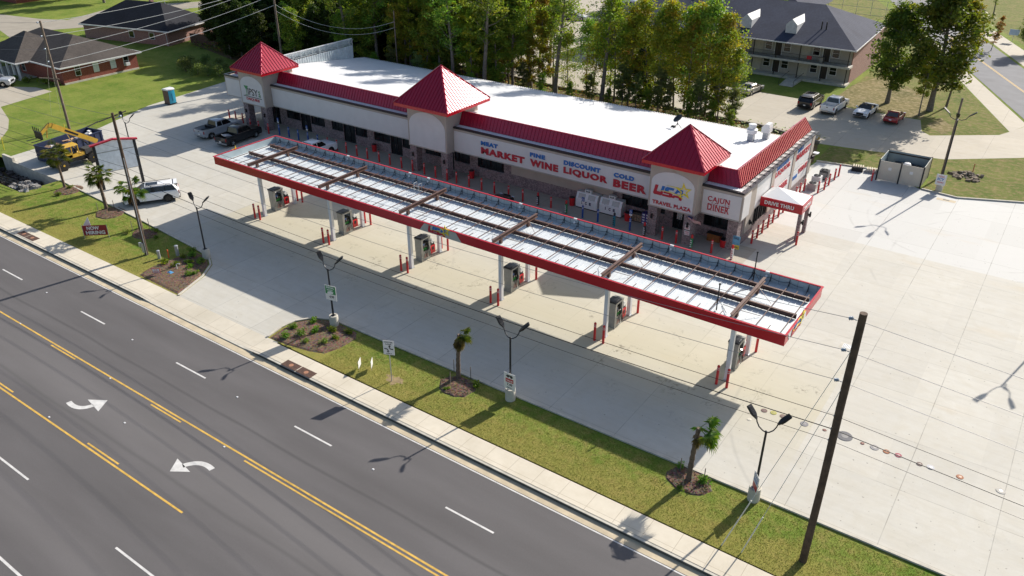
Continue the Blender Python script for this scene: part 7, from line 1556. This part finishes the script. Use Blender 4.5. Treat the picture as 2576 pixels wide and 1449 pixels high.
for i, (x, y, s_) in enumerate(((34.2, 52.4, .8), (36.0, 51.2, .7), (47.5, 51.5, .35), (50.5, 53.0, .35))): bush('big', x, y, s_, ['green bush at the right end of the tree belt', 'smaller green bush beyond the right end of the tree belt', 'low weeds behind the back kerb left of the bin enclosure', 'low weeds behind the bin enclosure'][i], None)
# ground cover of the wood
rnd = random.Random(5); g = MB()
for i in range(17000):
    x = rnd.uniform(-66, 42); y = rnd.uniform(42.5, 57.5)
    if x > 34 and rnd.random() < .6: continue
    s_ = rnd.uniform(.08, .3); z = rnd.random() ** 2 * (.9 if x < -5 else .5); a = rnd.uniform(0, 6.28); u = Vector((cos(a), sin(a), rnd.uniform(-.3, .5))) * s_; v = Vector((-sin(a), cos(a), rnd.uniform(-.5, .5))) * s_ * .5; p = Vector((x, y, z)); b = len(g.v)
    g.v += [tuple(p - u), tuple(p - v), tuple(p + u), tuple(p + v)]; g.f.append([b, b + 1, b + 2, b + 3]); g.fm.append(0 if rnd.random() < .6 else 1)
tag(g.build('undergrowth', [LF['green'], LF['oran']]), 'low weeds and fallen leaves under the trees behind the shop', 'undergrowth', kind='stuff')
# mulch beds
def bed(name, label, pts, z=.05):
    g = MB(); c = Vector((sum(p[0] for p in pts) / len(pts), sum(p[1] for p in pts) / len(pts), 0)); n = len(pts)
    V = [(x, y, -.02) for x, y in pts] + [tuple(Vector((x, y, z)).lerp(c + Vector((0, 0, z)), .08)) for x, y in pts] + [(c.x, c.y, z + .06)]
    g.a(V, [(i, (i + 1) % n, n + (i + 1) % n, n + i) for i in range(n)] + [(n + i, n + (i + 1) % n, 2 * n) for i in range(n)])
    # loose chips
    rr_ = random.Random(len(pts)); 
    for i in range(500):
        a = rr_.randrange(n); q = Vector((*pts[a], 0)).lerp(Vector((*pts[(a + 1) % n], 0)), rr_.random()); p = q.lerp(c, rr_.random() ** .7); g.cb((p.x, p.y, z + rr_.uniform(0, .05)), (rr_.uniform(.05, .16), .03, .02), rr_.uniform(0, 3.1))
    tag(g.build(name, MULCH), label, 'mulch bed', kind='stuff')
def ringpts(cx, cy, rx_, ry_, seed):
    r_ = random.Random(seed); return [(cx + rx_ * cos(a) * r_.uniform(.92, 1.06), cy + ry_ * sin(a) * r_.uniform(.92, 1.06)) for a in [2 * pi * i / 22 for i in range(22)]]
bed('mulch_bed', 'left mulch bed with shrubs at the driveway corner', [(5.4, -12.75), (5.0, -11.6), (4.95, -10.4), (5.1, -8.9), (5.4, -7.5), (6.4, -7.25), (7.2, -7.35), (8.6, -8.2), (9.8, -9.9), (10.6, -11.6), (10.95, -12.9)])
bed('mulch_bed', 'middle mulch bed with shrubs at the foot of the advert lamp', [(22.15, -12.95), (21.95, -11.5), (22.05, -10.3), (22.75, -9.3), (23.8, -8.7), (24.8, -8.6), (26.9, -8.7), (27.5, -9.4), (27.4, -11.0), (27.0, -12.1), (25.9, -12.5), (24.0, -12.85)])
bed('mulch_bed', 'round mulch ring at the drooping palm', ringpts(37.2, -9.7, 1.35, 1.15, 1)); bed('mulch_bed', 'round mulch ring at the windblown palm', ringpts(53.75, -9.2, 1.4, 1.05, 2))
bed('mulch_bed', 'mulch at the leftmost palm', ringpts(-17.6, -6.0, 1.3, 1.5, 3)); bed('mulch_bed', 'mulch patch at the second palm from the left, in the shade of the SUV', ringpts(-8.6, -6.8, 1.5, 1.4, 4)); bed('mulch_bed', 'mulch patch by the lot edge below the SUV palm', ringpts(-1.5, -7.7, 1.4, 1.0, 5))
# palms
PGR = m_leaf('palm_green', (.05, .12, .012), (.14, .22, .03), (.40, .34, .04), .4); PBR = m_leaf('palm_dead', (.16, .11, .06), (.34, .25, .15), (.10, .06, .03), .3)
PBK = pm('palm_bark', (.13, .095, .07), .95, var=.4, scale=8, bump=.8)
def frond(mb, p, az, el, L, rnd, droop=.5, blade=.55):
    d = Vector((cos(az) * cos(el), sin(az) * cos(el), sin(el))); pts = [p]; q = p.copy(); dd = d.copy(); n = 4
    for i in range(n): dd = (dd + Vector((0, 0, -droop * .22))).normalized(); q = q + dd * L / n; pts.append(q.copy())
    mb.tube(pts, [.016, .013, .011, .009, .007], 4, 0, False)
    side = dd.cross(Vector((0, 0, 1)));
    if side.length < .05: side = Vector((1, 0, 0))
    side.normalize(); c = pts[-1]; nl = 15
    for i in range(nl):
        a = (i / (nl - 1) - .5) * 3.7; ld = (dd * cos(a) + side * sin(a)).normalized(); l = blade * rnd.uniform(.85, 1.1) * (1 - .25 * abs(a) / 1.85)
        w_ = ld.cross(Vector((0, 0, 1))); w_ = (w_.normalized() if w_.length > .05 else side) * .035
        m1 = c + ld * l * .55 + Vector((0, 0, -.03 * droop)); e = c + ld * l + Vector((0, 0, -.16 * droop - rnd.random() * .08))
        b = len(mb.v); mb.v += [tuple(c - w_ * .4), tuple(c + w_ * .4), tuple(m1 + w_), tuple(e), tuple(m1 - w_)]; mb.f.append([b, b + 1, b + 2, b + 3, b + 4]); mb.fm.append(0)
def palm(label, x, y, h, green, dead, lean=(0, 0), wind=None, L=.62, seed=1, tr=.13):
    rnd = random.Random(seed); t = thing('palm_tree', label, 'palm tree', (x, y, 0)); g = MB(); n = 16; pts = []; rr = []
    for i in range(n + 1): u = i / n; pts.append(Vector((lean[0] * u * u, lean[1] * u * u, -.05 + h * u))); rr.append(tr * (1.25 - .35 * u) * (1.12 if i % 2 else .92))
    g.tube(pts, rr, 12); g.build('trunk', PBK, t, True); top = pts[-1]
    g = MB()
    for i in range(green):
        az = rnd.uniform(0, 2 * pi) if wind is None else wind + rnd.gauss(0, .7); el = rnd.uniform(-.2, 1.25) if wind is None else rnd.uniform(-.1, 1.0); frond(g, top + Vector((0, 0, -.05)), az, el, L * rnd.uniform(.7, 1.1), rnd, rnd.uniform(.4, 1.2), .42 + .3 * L)
    g.build('fronds', PGR, t)
    if dead:
        g = MB()
        for i in range(dead): frond(g, top + Vector((0, 0, -.1)), rnd.uniform(0, 2 * pi), rnd.uniform(-1.35, -.7), L * rnd.uniform(.5, .9), rnd, 1.6, .5)
        g.build('dead_fronds', PBR, t)
    for i in range(3 if tr > .12 else 0):
        a = 2.1 * i + .5; g = MB(); g.tube([(.85 * cos(a), .85 * sin(a), -.1), (.85 * cos(a), .85 * sin(a), 1.0)], .03, 5); g.build('stake', BARK, t)
    return t
palm('drooping palm with mostly dead fronds in the verge below the canopy', 36.7, -8.9, 3.55, 7, 22, (.1, .1), .4, .55, 1)
palm('windblown palm with sparse green fronds near the big wooden pole', 53.75, -9.2, 3.9, 13, 3, (.15, .05), .25, .85, 2)
palm('leftmost palm tree, its crown before the yellow telehandler', -18.75, -5.8, 3.7, 30, 3, (-.25, .1), None, 1.05, 3, .11)
palm('second palm tree from the left, below the blank roadside sign', -9.76, -6.5, 3.7, 28, 5, (-.35, .1), None, .98, 4, .14)
palm('third palm tree from the left, its crown in front of the white SUV', -3.0, -7.1, 3.9, 26, 4, (-.5, .15), None, 1.0, 5, .14)
# verge grass tufts
rnd = random.Random(9); g = MB(); BEDS = [(37.2, -9.7, 1.4), (53.75, -9.2, 1.4), (-17.6, -6, 1.5), (-8.6, -6.8, 1.5), (-1.5, -7.7, 1.4)]
def add_tuft(x, y):
    for k_ in range(2):
        a = rnd.uniform(0, 6.28); h_ = rnd.uniform(.015, .04); w_ = .012; dx, dy = rnd.gauss(0, .03), rnd.gauss(0, .03); b = len(g.v)
        g.v += [(x - w_ * cos(a), y - w_ * sin(a), -.012), (x + w_ * cos(a), y + w_ * sin(a), -.012), (x + dx, y + dy, h_)]; g.f.append([b, b + 1, b + 2]); g.fm.append(0)
for i in range(34000):
    x = rnd.uniform(24, 70); y = rnd.uniform(-13.05, -8.5)
    if x < 27.4 or math.hypot((x - 33.2) / 1.6, y + 11.6) < .4 or any(math.hypot(x - a, y - b) < c for a, b, c in BEDS): continue
    add_tuft(x, y)
for i in range(15000):
    x = rnd.uniform(-20, 5); y = rnd.uniform(-12.7, -6.3)
    if any(math.hypot(x - a, y - b) < c for a, b, c in BEDS): continue
    add_tuft(x, y)
tag(g.build('grass_tufts', m_leaf('grass_blades', (.12, .20, .022), (.25, .26, .05), (.36, .28, .10), .6)), 'short grass blades in the verge strips along the pavement', 'grass', kind='stuff')
